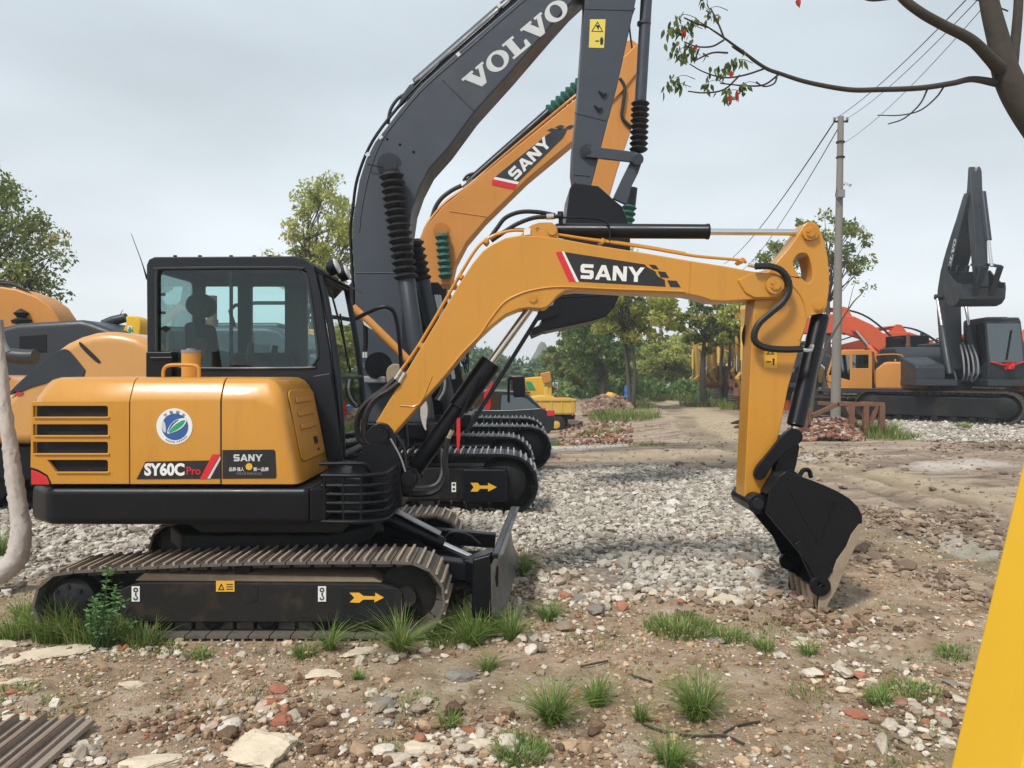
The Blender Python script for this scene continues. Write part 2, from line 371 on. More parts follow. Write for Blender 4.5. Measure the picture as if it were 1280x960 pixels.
def recentre(o):
    me = o.data; n = len(me.vertices); co = np.empty(n*3); me.vertices.foreach_get('co', co); co = co.reshape(-1, 3)
    c = np.array([(co[:, 0].min()+co[:, 0].max())/2, (co[:, 1].min()+co[:, 1].max())/2, co[:, 2].min()])
    me.vertices.foreach_set('co', (co-c).ravel()); me.update(); o.location = Vector(c); return o
def npmesh(name, V, Fq, mat_, attr=None, parent=None, smooth=False):
    """V (n,3), Fq (m,k) all faces with the same vertex count"""
    me = bpy.data.meshes.new(name); n = len(V); m_, k = Fq.shape
    me.vertices.add(n); me.vertices.foreach_set('co', V.astype(np.float32).ravel())
    me.loops.add(m_*k); me.loops.foreach_set('vertex_index', Fq.astype(np.int32).ravel())
    me.polygons.add(m_); me.polygons.foreach_set('loop_start', np.arange(0, m_*k, k, dtype=np.int32))
    me.update(calc_edges=True)
    if attr is not None:
        for an, av in attr.items():
            a = me.attributes.new(an, 'FLOAT', 'POINT'); a.data.foreach_set('value', av.astype(np.float32))
    me.materials.append(mat_)
    me.polygons.foreach_set('use_smooth', np.full(m_, smooth))
    me.validate()
    o = bpy.data.objects.new(name, me); scn.collection.objects.link(o)
    if parent is not None:
        o.parent = parent
        if parent.name in WROOT: o.matrix_parent_inverse = Matrix.Translation(-WROOT[parent.name])
    return o
def rrect(x0, y0, x1, y1, r, n=4):
    P = []
    for cx, cy, a0 in ((x1-r, y0+r, -90), (x1-r, y1-r, 0), (x0+r, y1-r, 90), (x0+r, y0+r, 180)):
        for k in range(n+1):
            a = rad(a0+90*k/n); P.append((cx+r*math.cos(a), cy+r*math.sin(a)))
    return P
def circ(cx, cy, r, n=24, r2=None): return [(cx+r*math.cos(k*math.tau/n), cy+(r2 or r)*math.sin(k*math.tau/n)) for k in range(n)]
def chaikin(P, it=2, closed=True):
    for _ in range(it):
        Q = []
        n = len(P)
        for i in range(n if closed else n-1):
            a, b = P[i], P[(i+1) % n]
            Q += [(a[0]*.75+b[0]*.25, a[1]*.75+b[1]*.25), (a[0]*.25+b[0]*.75, a[1]*.25+b[1]*.75)]
        P = Q
    return P

# ---- lettering
LET = {
 'S': ([(.05, 0), (.95, 0), (1.1, .13), (1.1, .48), (.98, .61), (.32, .61), (.32, .76), (1.05, .76), (1.05, 1), (.15, 1), (0, .87), (0, .52), (.12, .39), (.78, .39), (.78, .24), (.05, .24)], [], 1.22),
 'A': ([(0, 0), (.5, 1), (.85, 1), (1.35, 0), (1.02, 0), (.92, .2), (.43, .2), (.33, 0)], [[(.53, .4), (.675, .7), (.82, .4)]], 1.45),
 'N': ([(0, 0), (0, 1), (.35, 1), (.85, .42), (.85, 1), (1.15, 1), (1.15, 0), (.8, 0), (.3, .58), (.3, 0)], [], 1.24),
 'Y': ([(0, 1), (.36, 1), (.68, .62), (1.0, 1), (1.36, 1), (.84, .4), (.84, 0), (.52, 0), (.52, .4)], [], 1.36),
 'V': ([(0, 1), (.58, 1), (.58, .87), (.47, .87), (.66, .40), (.84, .87), (.74, .87), (.74, 1), (1.15, 1), (1.15, .87), (1.06, .87), (.72, 0), (.46, 0), (.1, .87), (0, .87)], [], 1.13),
 'O': ([(.52+.52*math.cos(a), .5+.52*math.sin(a)) for a in [k*math.tau/24 for k in range(24)]], [[(.52+.25*math.cos(a), .5+.38*math.sin(a)) for a in [k*math.tau/20 for k in range(20)]]], 1.08),
 'L': ([(0, 0), (.95, 0), (.95, .42), (.82, .42), (.74, .15), (.47, .15), (.47, .87), (.60, .87), (.60, 1), (0, 1), (0, .87), (.14, .87), (.14, .13), (0, .13)], [], 1.0),
}
def letters(mb, word, fn, th, xs=1.0):
    """fn(u,v,d): letter coordinates (height 1) and depth to 3-D"""
    x = 0
    for c in word:
        P, Hh, wd = LET[c]
        mb.prism([((x+p[0])*xs, p[1]) for p in P], lambda p: fn(p[0], p[1], 0), lambda p: fn(p[0], p[1], th), [[((x+p[0])*xs, p[1]) for p in h] for h in Hh])
        x += wd
    return x*xs
def pxfn(ox, oy, h, ang, Y):
    c, s_ = math.cos(rad(ang)), math.sin(rad(ang))
    def f(u, v, d):
        x = ox+(u*c-v*s_)*h; y = oy-(u*s_+v*c)*h
        return W(x, y, Y)-Vector((0, d, 0))
    return f
def fonttext(name, body, mat_, origin, ux, uz, size, parent, bold=.02, xs=1.0, align='LEFT'):
    cu = bpy.data.curves.new('t', 'FONT'); cu.body = body; cu.size = 1; cu.offset = bold; cu.align_x = align; cu.resolution_u = 3
    ob = bpy.data.objects.new('t', cu); scn.collection.objects.link(ob)
    dg = bpy.context.evaluated_depsgraph_get(); me0 = ob.evaluated_get(dg).to_mesh()
    mb = MB(); ux, uz = Vector(ux), Vector(uz); origin = Vector(origin)
    vs = [origin+ux*(v.co.x*size*xs)+uz*(v.co.y*size) for v in me0.vertices]
    mb.add(vs, [tuple(p.vertices) for p in me0.polygons])
    ob.evaluated_get(dg).to_mesh_clear(); bpy.data.objects.remove(ob); bpy.data.curves.remove(cu)
    return mb.build(name, mat_, parent, fix=False)

# ---- track helpers
def resample(P, pitch):
    n = len(P); acc = [0]
    for i in range(n): acc.append(acc[-1]+math.dist(P[i], P[(i+1) % n]))
    tot = acc[-1]; cnt = max(8, round(tot/pitch)); out_ = []; j = 0
    for k in range(cnt):
        d = tot*k/cnt
        while acc[j+1] < d: j += 1
        a, b = P[j % n], P[(j+1) % n]; t = (d-acc[j])/max(1e-9, acc[j+1]-acc[j])
        out_.append((a[0]+(b[0]-a[0])*t, a[1]+(b[1]-a[1])*t))
    return out_, tot/cnt
def track_path(x0, x1, rl, rr, ztop, zb=.0, lift=0.0):
    P = []
    cr_, cl = (x1-rr, zb+rr+lift), (x0+rl, zb+rl+lift)
    for k in range(0, 13): a = rad(-75+k*165/12); P.append((cr_[0]+rr*math.cos(a), cr_[1]+rr*math.sin(a)))
    for k in range(1, 6):
        t = k/6; xa, za = cr_[0], cr_[1]+rr; xb, zb_ = cl[0], cl[1]+rl
        x = xa+(xb-xa)*t; z = za+(zb_-za)*t; z += (ztop-max(za, zb_))*math.sin(t*math.pi); P.append((x, z))
    for k in range(0, 13): a = rad(90+k*165/12); P.append((cl[0]+rl*math.cos(a), cl[1]+rl*math.sin(a)))
    P += [(cl[0]+rl*.6+.05, zb), (cr_[0]-rr*.6-.05, zb)]
    return P
def build_track(P, y0, y1, pitch, name, mats, parent, th=.025, gh=.022, gr=1, band=.05):
    pts, pi_ = resample(P, pitch); mb = MB(); n = len(pts)
    cx = sum(p[0] for p in pts)/n; cz = sum(p[1] for p in pts)/n
    for i in range(n):
        a = pts[i]; b = pts[(i+1) % n]; c = ((a[0]+b[0])/2, (a[1]+b[1])/2)
        t = Vector((b[0]-a[0], 0, b[1]-a[1])).normalized(); nrm = Vector((t.z, 0, -t.x))
        if nrm.x*(c[0]-cx)+nrm.z*(c[1]-cz)*3 < 0: nrm = -nrm
        M = Matrix((t, Vector((0, 1, 0)), nrm)).transposed()
        C = Vector((c[0], (y0+y1)/2, c[1]))
        mb.m = 0; mb.box(C-nrm*th/2, (pi_*.94, y1-y0, th), M)
        mb.m = 1
        for g in range(gr):
            off = (-.5+(g+.5)/gr)*pi_*.9 if gr > 1 else -.42*pi_
            mb.box(C+nrm*gh/2+t*off, (.014 if gr > 1 else .018, (y1-y0)*.98, gh*(1 if g == 0 else .7)), M)
        if gr == 1: mb.box(C+nrm*.004+t*pi_*.2, (pi_*.18, .05, .012), M)
        mb.m = 0; mb.box(C-nrm*(th+band/2), (pi_*.8, (y1-y0)*.34, band), M)   # chain links
    return mb.build(name, mats, parent, fix=False)
# ================================================================== GROUND
def build_ground():
    rows = 700; cols = 900
    Yr = np.concatenate([[-60, -30, -12, -6, -3, -1, 0.2], 1.0*np.exp(np.linspace(0, math.log(400), rows))])
    u = np.concatenate([[-9, -5, -3, -2, -1.6], np.linspace(-1.25, 1.25, cols), [1.6, 2, 3, 5, 9]])
    X = np.clip(u[None, :]*(np.abs(Yr[:, None])+2.0), -400, 400); Y = np.repeat(Yr[:, None], len(u), 1)
    Z = terrain(X, Y); Z = np.where(Y > 60, 0, Z)
    x, y = X.ravel(), Y.ravel()
    V = np.stack([x, y, Z.ravel()], 1); R, C = X.shape
    idx = np.arange(R*C).reshape(R, C)
    Fq = np.stack([idx[:-1, :-1].ravel(), idx[:-1, 1:].ravel(), idx[1:, 1:].ravel(), idx[1:, :-1].ravel()], 1)
    gv = np.clip(softpoly(x, y, GRAVEL1, .5, 1.6, 8)+softpoly(x, y, GRAVEL2, .4, .8), 0, 1)
    tn = sum(softpoly(x, y, p, .5, .7) for p in TAN); pl = softpoly(x, y, PALE, .22, 1.5)+.8*sum(softpoly(x, y, p, .5, .6) for p in PALE2)
    gr = np.clip((fbm(x*.5, y*.5, 41, 4)*3.2-.2), 0, 1)*np.clip((9-y)/3, 0, 1)*.6
    farg = np.clip((y-42)/14, 0, 1)*(1-np.clip(tn, 0, 1)); gr = np.maximum(gr, farg)
    # the muddy yard between the gravel and the machines
    yard = np.clip((y-6.6-.25*np.clip(4-x, -3, 6))/1.6, 0, 1)
    o = npmesh('ground', V, Fq, None or GROUNDM(), {'gravel': gv, 'tan': np.clip(tn, 0, 1), 'pale': np.clip(pl, 0, 1), 'green': gr, 'yard': yard, 'rut': ruts(x, y)*np.clip(.65+1.6*fbm(x*.9, y*.9, 88, 3), 0, 1)}, smooth=True)
    tag(o, 'muddy brown yard of earth, broken stone and wheel ruts', kind='structure')
def GROUNDM():
    m, t, p = nodemat('earth')
    A = lambda n: (lambda a: (setattr(a, 'attribute_name', n), a.outputs['Fac'])[1])(t.nodes.new('ShaderNodeAttribute'))
    big = noise(t, .8, 6, .6); mid = noise(t, 4.5, 8, .62); fine = noise(t, 32, 8, .7); vf = noise(t, 130, 5, .7)
    base = ramp(t, mid, [(.28, (.19, .125, .078)), (.42, (.385, .275, .178)), (.58, (.52, .395, .275)), (.76, (.65, .545, .42))])
    base = mixc(t, base, (.36, .17, .105), mrange(t, big, .54, .8, 0, .45))
    pat = noise(t, 1.7, 9, .72, dist=.4); base = mixc(t, base, (.72, .62, .49), mrange(t, pat, .55, .66, 0, .8))
    base = mixc(t, base, (.14, .095, .06), mrange(t, fine, .54, .76, 0, .5))
    vo = t.nodes.new('ShaderNodeTexVoronoi'); vo.inputs['Scale'].default_value = 38; vo.inputs['Randomness'].default_value = 1
    c = t.nodes.new('ShaderNodeTexCoord'); t.links.new(c.outputs['Object'], vo.inputs['Vector'])
    sp = t.nodes.new('ShaderNodeSeparateColor'); t.links.new(vo.outputs['Color'], sp.inputs[0])
    chips = t.nodes.new('ShaderNodeMath'); chips.operation = 'MULTIPLY'
    t.links.new(mrange(t, sp.outputs[0], .93, .95, 0, .6), chips.inputs[0]); t.links.new(mrange(t, vo.outputs['Distance'], .25, .38, 1, 0), chips.inputs[1])
    base = mixc(t, base, (.52, .46, .38), chips.outputs[0])
    ym_ = t.nodes.new('ShaderNodeMapping'); ym_.inputs['Scale'].default_value = (.42, 1.7, 1); ym_.inputs['Rotation'].default_value = (0, 0, .12); t.links.new(c.outputs['Object'], ym_.inputs[0])
    yardc = ramp(t, noise(t, 1.5, 10, .70, vec=ym_.outputs[0], dist=.9), [(.34, (.12, .085, .062)), (.45, (.30, .225, .165)), (.56, (.46, .36, .27)), (.72, (.60, .49, .365))])
    yardc = mixc(t, yardc, (.15, .11, .08), mrange(t, fine, .54, .74, 0, .4))
    base = mixc(t, base, yardc, A('yard'))
    base = mixc(t, base, ramp(t, mid, [(.3, (.40, .31, .20)), (.7, (.60, .49, .34))]), mrange(t, A('tan'), 0, 1, 0, .8))
    base = mixc(t, base, (.17, .125, .09), mrange(t, A('rut'), 0, 1, 0, .72))
    base = mixc(t, base, ramp(t, mid, [(.3, (.44, .38, .31)), (.7, (.68, .62, .54))]), mrange(t, A('pale'), 0, .8, 0, 1))
    v2 = t.nodes.new('ShaderNodeTexVoronoi'); v2.inputs['Scale'].default_value = 17; t.links.new(c.outputs['Object'], v2.inputs['Vector'])
    s2 = t.nodes.new('ShaderNodeSeparateColor'); t.links.new(v2.outputs['Color'], s2.inputs[0])
    gvc = ramp(t, s2.outputs[0], [(0, (.30, .27, .225)), (.5, (.47, .435, .375)), (1, (.60, .57, .52))])
    gvc = mixc(t, gvc, (.24, .195, .15), mrange(t, v2.outputs['Distance'], .3, .62, 0, .9))
    base = mixc(t, base, gvc, A('gravel'))
    base = mixc(t, base, ramp(t, fine, [(.3, (.055, .085, .03)), (.7, (.15, .19, .07))]), A('green'))
    t.links.new(base, p.inputs['Base Color'])
    t.links.new(mrange(t, A('pale'), 0, 1, .92, .55), p.inputs['Roughness']); p.inputs['Specular IOR Level'].default_value = .3
    h = t.nodes.new('ShaderNodeMath'); h.operation = 'ADD'; t.links.new(mid, h.inputs[0])
    h2 = t.nodes.new('ShaderNodeMath'); h2.operation = 'MULTIPLY'; t.links.new(fine, h2.inputs[0]); h2.inputs[1].default_value = .6; t.links.new(h2.outputs[0], h.inputs[1])
    h3 = t.nodes.new('ShaderNodeMath'); h3.operation = 'MULTIPLY_ADD'; t.links.new(vf, h3.inputs[0]); h3.inputs[1].default_value = .2; t.links.new(h.outputs[0], h3.inputs[2])
    bumpn(t, p, h3.outputs[0], .9, .06)
    return m
build_ground()

# ---- stones as masses
def ico(sub):
    bm = bmesh.new(); bmesh.ops.create_icosphere(bm, subdivisions=sub, radius=1)
    v = np.array([q.co[:] for q in bm.verts]); f = np.array([[a.index for a in q.verts] for q in bm.faces]); bm.free(); return v, f
def rockvar(sub, k, seed, rough=.28):
    rs = np.random.RandomState(seed); v0, f = ico(sub); out_ = []
    for i in range(k):
        d = rs.normal(size=(7, 3)); d /= np.linalg.norm(d, axis=1)[:, None]; v = v0.copy()
        for q in d:
            s = v@q; cut = rs.uniform(.45, .8); v = v-np.outer(np.maximum(s-cut, 0), q)
        v = v*(1+rs.uniform(-rough*.5, rough*.5, (len(v), 1))); out_.append(v)
    return out_, f
def scatter(name, pts, size, mat_, seed, sub=1, flat=(.45, .8), tone=None, sink=.3):
    rs = np.random.RandomState(seed); vars_, f = rockvar(sub, 14, seed); n = len(pts); k = len(vars_[0])
    which = rs.randint(0, 14, n); base = np.stack(vars_)[which]
    sc = size[:, None]*np.stack([rs.uniform(.8, 1.3, n), rs.uniform(.7, 1.1, n), rs.uniform(flat[0], flat[1], n)], 1)
    v = base*sc[:, None, :]
    a = rs.uniform(0, math.tau, n); ti = rs.normal(0, .25, n); ca, sa, ct, st = np.cos(a), np.sin(a), np.cos(ti), np.sin(ti)
    x, y, z = v[..., 0], v[..., 1], v[..., 2]
    y2 = y*ct[:, None]-z*st[:, None]; z2 = y*st[:, None]+z*ct[:, None]
    x3 = x*ca[:, None]-y2*sa[:, None]; y3 = x*sa[:, None]+y2*ca[:, None]
    zz = terrain(pts[:, 0], pts[:, 1])+size*(1-sink)*sc[:, 2]/size*.8+(pts[:, 2] if pts.shape[1] > 2 else 0)
    V = np.stack([x3+pts[:, 0:1], y3+pts[:, 1:2], z2+zz[:, None]], 2).reshape(-1, 3)
    Fq = (f[None]+(np.arange(n)*k)[:, None, None]).reshape(-1, 3)
    if tone is None: tone = rs.uniform(0, 1, n)
    return npmesh(name, V, Fq, mat_, {'tone': np.repeat(tone, k)})
def stonemat(name, stops, b=.6):
    m, t, p = nodemat(name); a = t.nodes.new('ShaderNodeAttribute'); a.attribute_name = 'tone'
    c = ramp(t, a.outputs['Fac'], stops); n_ = noise(t, 40, 5, .7)
    c = mixc(t, c, (.24, .18, .125), mrange(t, n_, .5, .75, 0, .6)); t.links.new(c, p.inputs['Base Color'])
    p.inputs['Roughness'].default_value = .92; p.inputs['Specular IOR Level'].default_value = .25; bumpn(t, p, n_, b, .01); return m
GRAVM = stonemat('crushed_limestone', [(0, (.22, .19, .155)), (.3, (.38, .34, .285)), (.8, (.53, .49, .425)), (1, (.68, .64, .57))])
CHIPM = stonemat('mixed_rubble', [(0, (.20, .15, .11)), (.3, (.34, .26, .19)), (.55, (.50, .44, .36)), (.93, (.72, .68, .60)), (.95, (.38, .15, .09)), (1, (.45, .2, .12))])
rs = np.random.RandomState(5)
def fill(poly, n, amp=.25, rs=rs):
    P = np.array(poly); x0, y0 = P.min(0); x1, y1 = P.max(0)
    q = np.stack([rs.uniform(x0, x1, n), rs.uniform(y0, y1, n)], 1)
    k = softpoly(q[:, 0], q[:, 1], poly, amp, 1.6, 1) > .5
    return q[k]
q = fill([p for p in GRAVEL1], 190000, .55)
inview = np.abs(q[:, 0])/q[:, 1] < .80
q = q[inview]
# thinner farther off, where the ground's own stones carry the look
keep = rs.uniform(0, 1, len(q)) < np.clip(1.25-.085*(q[:, 1]-6), .35, 1)
q = q[keep]; under = (np.abs(q[:, 0]+1.67) < 1.35) & (q[:, 1] > 4.68) & (q[:, 1] < 6.58); q = q[~under | (rs.uniform(0, 1, len(q)) < .3)]
sz = rs.gamma(2.6, .0066, len(q))*(1+.03*(q[:, 1]-6))+.007
qk = rs.uniform(0, 1, len(q)) < np.clip(.75+2.2*fbm(q[:, 0]*.8, q[:, 1]*.8, 77, 4), .25, 1); q = q[qk]; sz = sz[qk]
tag(scatter('gravel', q, sz, GRAVM, 3), 'bed of pale crushed limestone spread behind the small excavator', kind='stuff')
q = fill(GRAVEL2, 40000, .7); q = q[np.abs(q[:, 0])/q[:, 1] < .8]
tag(scatter('gravel', q, rs.gamma(3, .011, len(q))+.012, GRAVM, 4), 'pale gravel spread in front of the far excavators', kind='stuff')
# chips and small rubble over the foreground earth
n = 30000; Y_ = 2.9+rs.uniform(0, 1, n)**1.3*6.5; X_ = rs.uniform(-.8, .8, n)*Y_
dens = fbm(X_*1.3, Y_*1.3, 61, 4)*3.2+.42; k = rs.uniform(0, 1, n) < np.clip(dens, .06, 1)
X_, Y_ = X_[k], Y_[k]; k = ~((np.abs(X_+1.67) < 1.3) & (Y_ > 4.66) & (Y_ < 6.6)); X_, Y_ = X_[k], Y_[k]
sz = rs.gamma(1.1, .0048, len(X_))+.0028
tag(scatter('stone_chips', np.stack([X_, Y_], 1), sz, CHIPM, 8, flat=(.3, .7)), 'small pale and reddish stone chips strewn over the bare earth', kind='stuff')
n = 52000; Y_ = 2.9+rs.uniform(0, 1, n)**1.2*6.0; X_ = rs.uniform(-.8, .8, n)*Y_
k = rs.uniform(0, 1, n) < np.clip(fbm(X_*1.5, Y_*1.5, 66, 4)*3.5+.35, .04, 1); X_, Y_ = X_[k], Y_[k]; k = ~((np.abs(X_+1.67) < 1.3) & (Y_ > 4.66) & (Y_ < 6.6)); X_, Y_ = X_[k], Y_[k]
sz = rs.gamma(1.2, .0045, len(X_))+.003
tag(scatter('earth_crumbs', np.stack([X_, Y_], 1), sz, stonemat('earth_crumb', [(0, (.20, .12, .07)), (.5, (.44, .30, .19)), (.85, (.58, .43, .29)), (1, (.68, .56, .43))], .4), 18, flat=(.5, .9), sink=.4), 'crumbs and lumps of loose brown earth in the foreground', kind='stuff')
n = 5000; Y_ = rs.uniform(8.5, 26, n); X_ = rs.uniform(-.1, .8, n)*Y_
tag(scatter('mud_clods', np.stack([X_, Y_], 1), rs.gamma(1.2, .012, n)+.008, stonemat('mud_lumps', [(0, (.15, .115, .09)), (.7, (.30, .24, .19)), (1, (.44, .38, .32))]), 9, flat=(.3, .6)), 'lumps of churned brown mud on the far yard', kind='stuff')

# churned mud lumps along the ruts on the right
ql = []; rs = np.random.RandomState(91)
for a_, b_, c_, d_, n in ((1170, 640, 1270, 690, 900), (1090, 640, 1180, 668, 500), (990, 566, 1080, 574, 300), (1180, 560, 1290, 556, 500), (820, 585, 900, 592, 260), (1080, 700, 1270, 760, 500), (930, 700, 1010, 770, 260)):
    for _ in range(n):
        t = rs.uniform(); g = G(a_+(c_-a_)*t+rs.normal(0, 14), max(500, b_+(d_-b_)*t+rs.normal(0, 4.5))); ql.append((g.x, g.y))
ql = np.array(ql); tag(scatter('churned_mud', ql, rs.gamma(1.5, .013, len(ql))+.006, stonemat('churned_mud', [(0, (.13, .09, .065)), (.6, (.29, .215, .155)), (1, (.45, .36, .27))]), 19, flat=(.4, .7)), 'ridges of dark churned mud along the wheel ruts at right', kind='stuff')
def clusters(name, spots, m_, seed, label, smin, gam, gsc, flat=(.4, .8)):
    rs = np.random.RandomState(seed); ql = []
    for (a_, b_, ra, rb, n) in spots:
        for _ in range(n): g = G(a_+rs.normal(0, ra), max(520, b_+rs.normal(0, rb))); ql.append((g.x, g.y))
    ql = np.array(ql); tag(scatter(name, ql, np.minimum(rs.gamma(gam, gsc, len(ql))+smin, .055), m_, seed, sub=2, flat=flat), label, kind='stuff')
RUBX = stonemat('edge_rubble', [(0, (.20, .15, .11)), (.3, (.36, .30, .23)), (.65, (.56, .50, .41)), (.9, (.68, .63, .54)), (.95, (.34, .14, .09)), (1, (.42, .19, .12))])
clusters('rubble_edge', [(700, 742, 34, 9, 190), (760, 748, 30, 7, 120), (860, 750, 40, 5, 90), (930, 745, 24, 6, 90), (1000, 742, 20, 8, 60), (680, 722, 18, 12, 120), (730, 765, 30, 10, 60), (1030, 800, 40, 10, 60), (600, 745, 26, 18, 70)], RUBX, 61, 'coarse broken stones along the near edge of the gravel bed', .008, 2.0, .0085)
clusters('rubble_patch', [(520, 945, 60, 14, 130), (590, 920, 30, 10, 80), (110, 945, 24, 10, 70), (300, 905, 26, 9, 60), (350, 895, 20, 10, 60), (470, 885, 30, 10, 60), (1150, 900, 26, 16, 90), (1130, 930, 30, 12, 60), (1060, 845, 34, 8, 60), (480, 820, 50, 8, 70), (120, 815, 50, 6, 50), (230, 815, 60, 6, 70), (700, 790, 40, 8, 60), (660, 805, 30, 8, 50), (20, 890, 40, 10, 40)], RUBX, 62, 'clusters of half buried rubble in the foreground earth', .005, 1.4, .0085)
clusters('dark_clods', [(350, 905, 30, 12, 240), (275, 915, 26, 10, 160), (200, 905, 30, 8, 90), (1030, 790, 30, 8, 160), (560, 900, 40, 10, 120), (1140, 905, 34, 18, 180), (1000, 775, 16, 5, 140), (900, 770, 40, 8, 120), (430, 940, 40, 12, 90), (700, 930, 30, 12, 90), (1100, 780, 50, 12, 120)], stonemat('dark_earth', [(0, (.09, .055, .035)), (.7, (.24, .15, .095)), (1, (.38, .26, .17))]), 63, 'dark brown clods of turned earth in the foreground', .004, 1.5, .006)
# ================================================================== MINI EXCAVATOR
ME = thing('mini_excavator', 'small yellow and black excavator in front, arm stretched right and bucket dug into the dirt', 'excavator', (-1.67, 5.63, 0), world=True)
YN = 4.78
def S(px, Y=YN): return (px-CX)/F*Y
def Zp(py, Y=YN): return H-(py-HY)/F*Y
# tracks
P = track_path(-2.93, -.40, .205, .235, .505, .015, .0)
for ya, yb in ((4.68, 5.08), (6.18, 6.58)):
    t_ = build_track(P, ya, yb, .128, 'track', [SHOE, SHOE2], ME, th=.016, gh=.02, gr=2)
    near = ya < 5
    mb = MB(); mb.xz([(-2.35, .095), (-.80, .095), (-.70, .16), (-.72, .31), (-.82, .335), (-2.3, .345), (-2.42, .30), (-2.45, .17)], ya+.05, ya+.35)
    fr = mb.build('track_frame', MUD_BLACK, ME, bevel=.012)
    mb = MB(); mb.xz([(-2.75, .08), (-.62, .06), (-.56, .2), (-.62, .42), (-2.6, .38), (-2.78, .25)], ya+.24, ya+.27); mb.build('shade_plate', MUD_BLACK, fr)  # dark plate added to stand in for the near-black shade inside the track
    mb = MB(); mb.xz([(-2.34, .345), (-.8, .335), (-.86, .37), (-2.28, .395)], ya+.07, ya+.33); mb.build('frame_top', MUDC, fr, bevel=.01)
    mb = MB(); mb.cyl((-1.68, ya+.1, .42), (-1.68, ya+.3, .42), .05); mb.box((-1.68, ya+.2, .37), (.09, .08, .10)); mb.build('carrier_roller', BLACK_DUST, ME)
    mb = MB()
    mb.lathe((-.65, ya+.12, .25), (-.65, ya+.29, .25), [(0, .15), (.1, .19), (.9, .19), (1, .15)], 26); mb.cyl((-.65, ya+.05, .25), (-.65, ya+.35, .25), .06); mb.build('idler', MUD_BLACK, ME)
    mb = MB()
    mb.lathe((-2.72, ya+.03, .225), (-2.72, ya+.3, .225), [(0, .10), (.12, .145), (.45, .15), (.47, .175), (.9, .175), (1, .13)], 26)
    for k in range(8):
        a = k*math.tau/8; mb.cyl((-2.72+.1*math.cos(a), ya+.022, .225+.1*math.sin(a)), (-2.72+.1*math.cos(a), ya+.04, .225+.1*math.sin(a)), .012, n=6)
    mb.build('sprocket', BLACK_DUST, ME)
    for k in range(5):
        x = -2.2+k*.34; mb = MB(); mb.lathe((x, ya+.08, .11), (x, ya+.32, .11), [(0, .05), (.1, .075), (.3, .075), (.35, .055), (.65, .055), (.7, .075), (.9, .075), (1, .05)], 16); mb.build('track_roller', MUD_BLACK, ME)
    if near:
        yf = ya+.05
        # arrow, hook labels, warning label, slot
        def lab(poly, m_, name, d=.003): mb = MB(); mb.px(poly, yf-d, d-.0005); return mb.build(name, m_, fr)
        cover = MB(); cover.px([(427, 735), (497, 735), (503, 742), (503, 778), (427, 782)], yf-.012, .012); cover.build('motor_cover', BLACK_DUST, fr, bevel=.004)
        mb = MB(); mb.px([(437, 741), (449, 741), (454, 745), (469, 745.5), (469, 741), (480, 747), (468, 753), (468, 749.5), (454, 749.5), (449, 753.5), (437, 753), (443, 747.3)], yf-.017, .003); mb.build('arrow_marking', LEMON_A if 'LEMON_A' in globals() else ORLABEL, fr)
        for hx in (169.5, 402.5):
            lab([(hx-5, 733), (hx+5, 733), (hx+5, 752), (hx-5, 752)], WHITE, 'hook_label', .004)
            mb = MB(); mb.px([(a, b) for a, b in circ(hx, 737.5, 3.0, 14, 3.0)], yf-.006, .0012, [circ(hx, 737.5, 1.5, 12, 1.5)])
            mb.px([(hx-.7, 741), (hx+.9, 741), (hx+.9, 744.5), (hx+3, 747), (hx+1.8, 750), (hx-1.5, 750.5), (hx-3, 748.5), (hx-2.5, 746.5), (hx-1.4, 747.5), (hx-1, 749), (hx+.6, 749), (hx+1.5, 747.2), (hx-.7, 744.8)], yf-.006, .0012)
            mb.build('hook_symbol', DECALB, fr)
        lab([(270, 726), (293, 726), (293, 739.5), (270, 739.5)], ORLABEL, 'warning_label', .004)
        mb = MB(); mb.px([(272.5, 737.5), (276.5, 729), (280.5, 737.5)], yf-.006, .0012, [[(274.3, 736.5), (276.5, 731.5), (278.7, 736.5)]])
        for k in range(3): mb.px([(283, 730+k*3), (291, 730+k*3), (291, 731+k*3), (283, 731+k*3)], yf-.006, .0012)
        mb.build('warning_symbol', DECALB, fr)
        mb = MB(); mb.px([(302, 735), (322, 735), (322, 750), (317, 753), (309, 753), (302, 748)], yf-.003, .0025); mb.build('frame_opening', RUBBER, fr)
mb = MB(); mb.box((-1.67, 5.63, .36), (1.0, 1.3, .2)); mb.xy([(-2.2, 5.1), (-1.2, 5.1), (-1.0, 5.4), (-1.0, 5.9), (-1.2, 6.15), (-2.2, 6.15), (-2.4, 5.9), (-2.4, 5.4)], .44, .56)
mb.build('undercarriage', BLACK_DUST, ME, bevel=.02)
mb = MB(); mb.cyl((-1.67, 5.63, .53), (-1.67, 5.63, .70), .47, n=40); mb.cyl((-1.67, 5.63, .55), (-1.67, 5.63, .6), .5, n=40)
mb.build('swing_bearing', BLACK, ME)
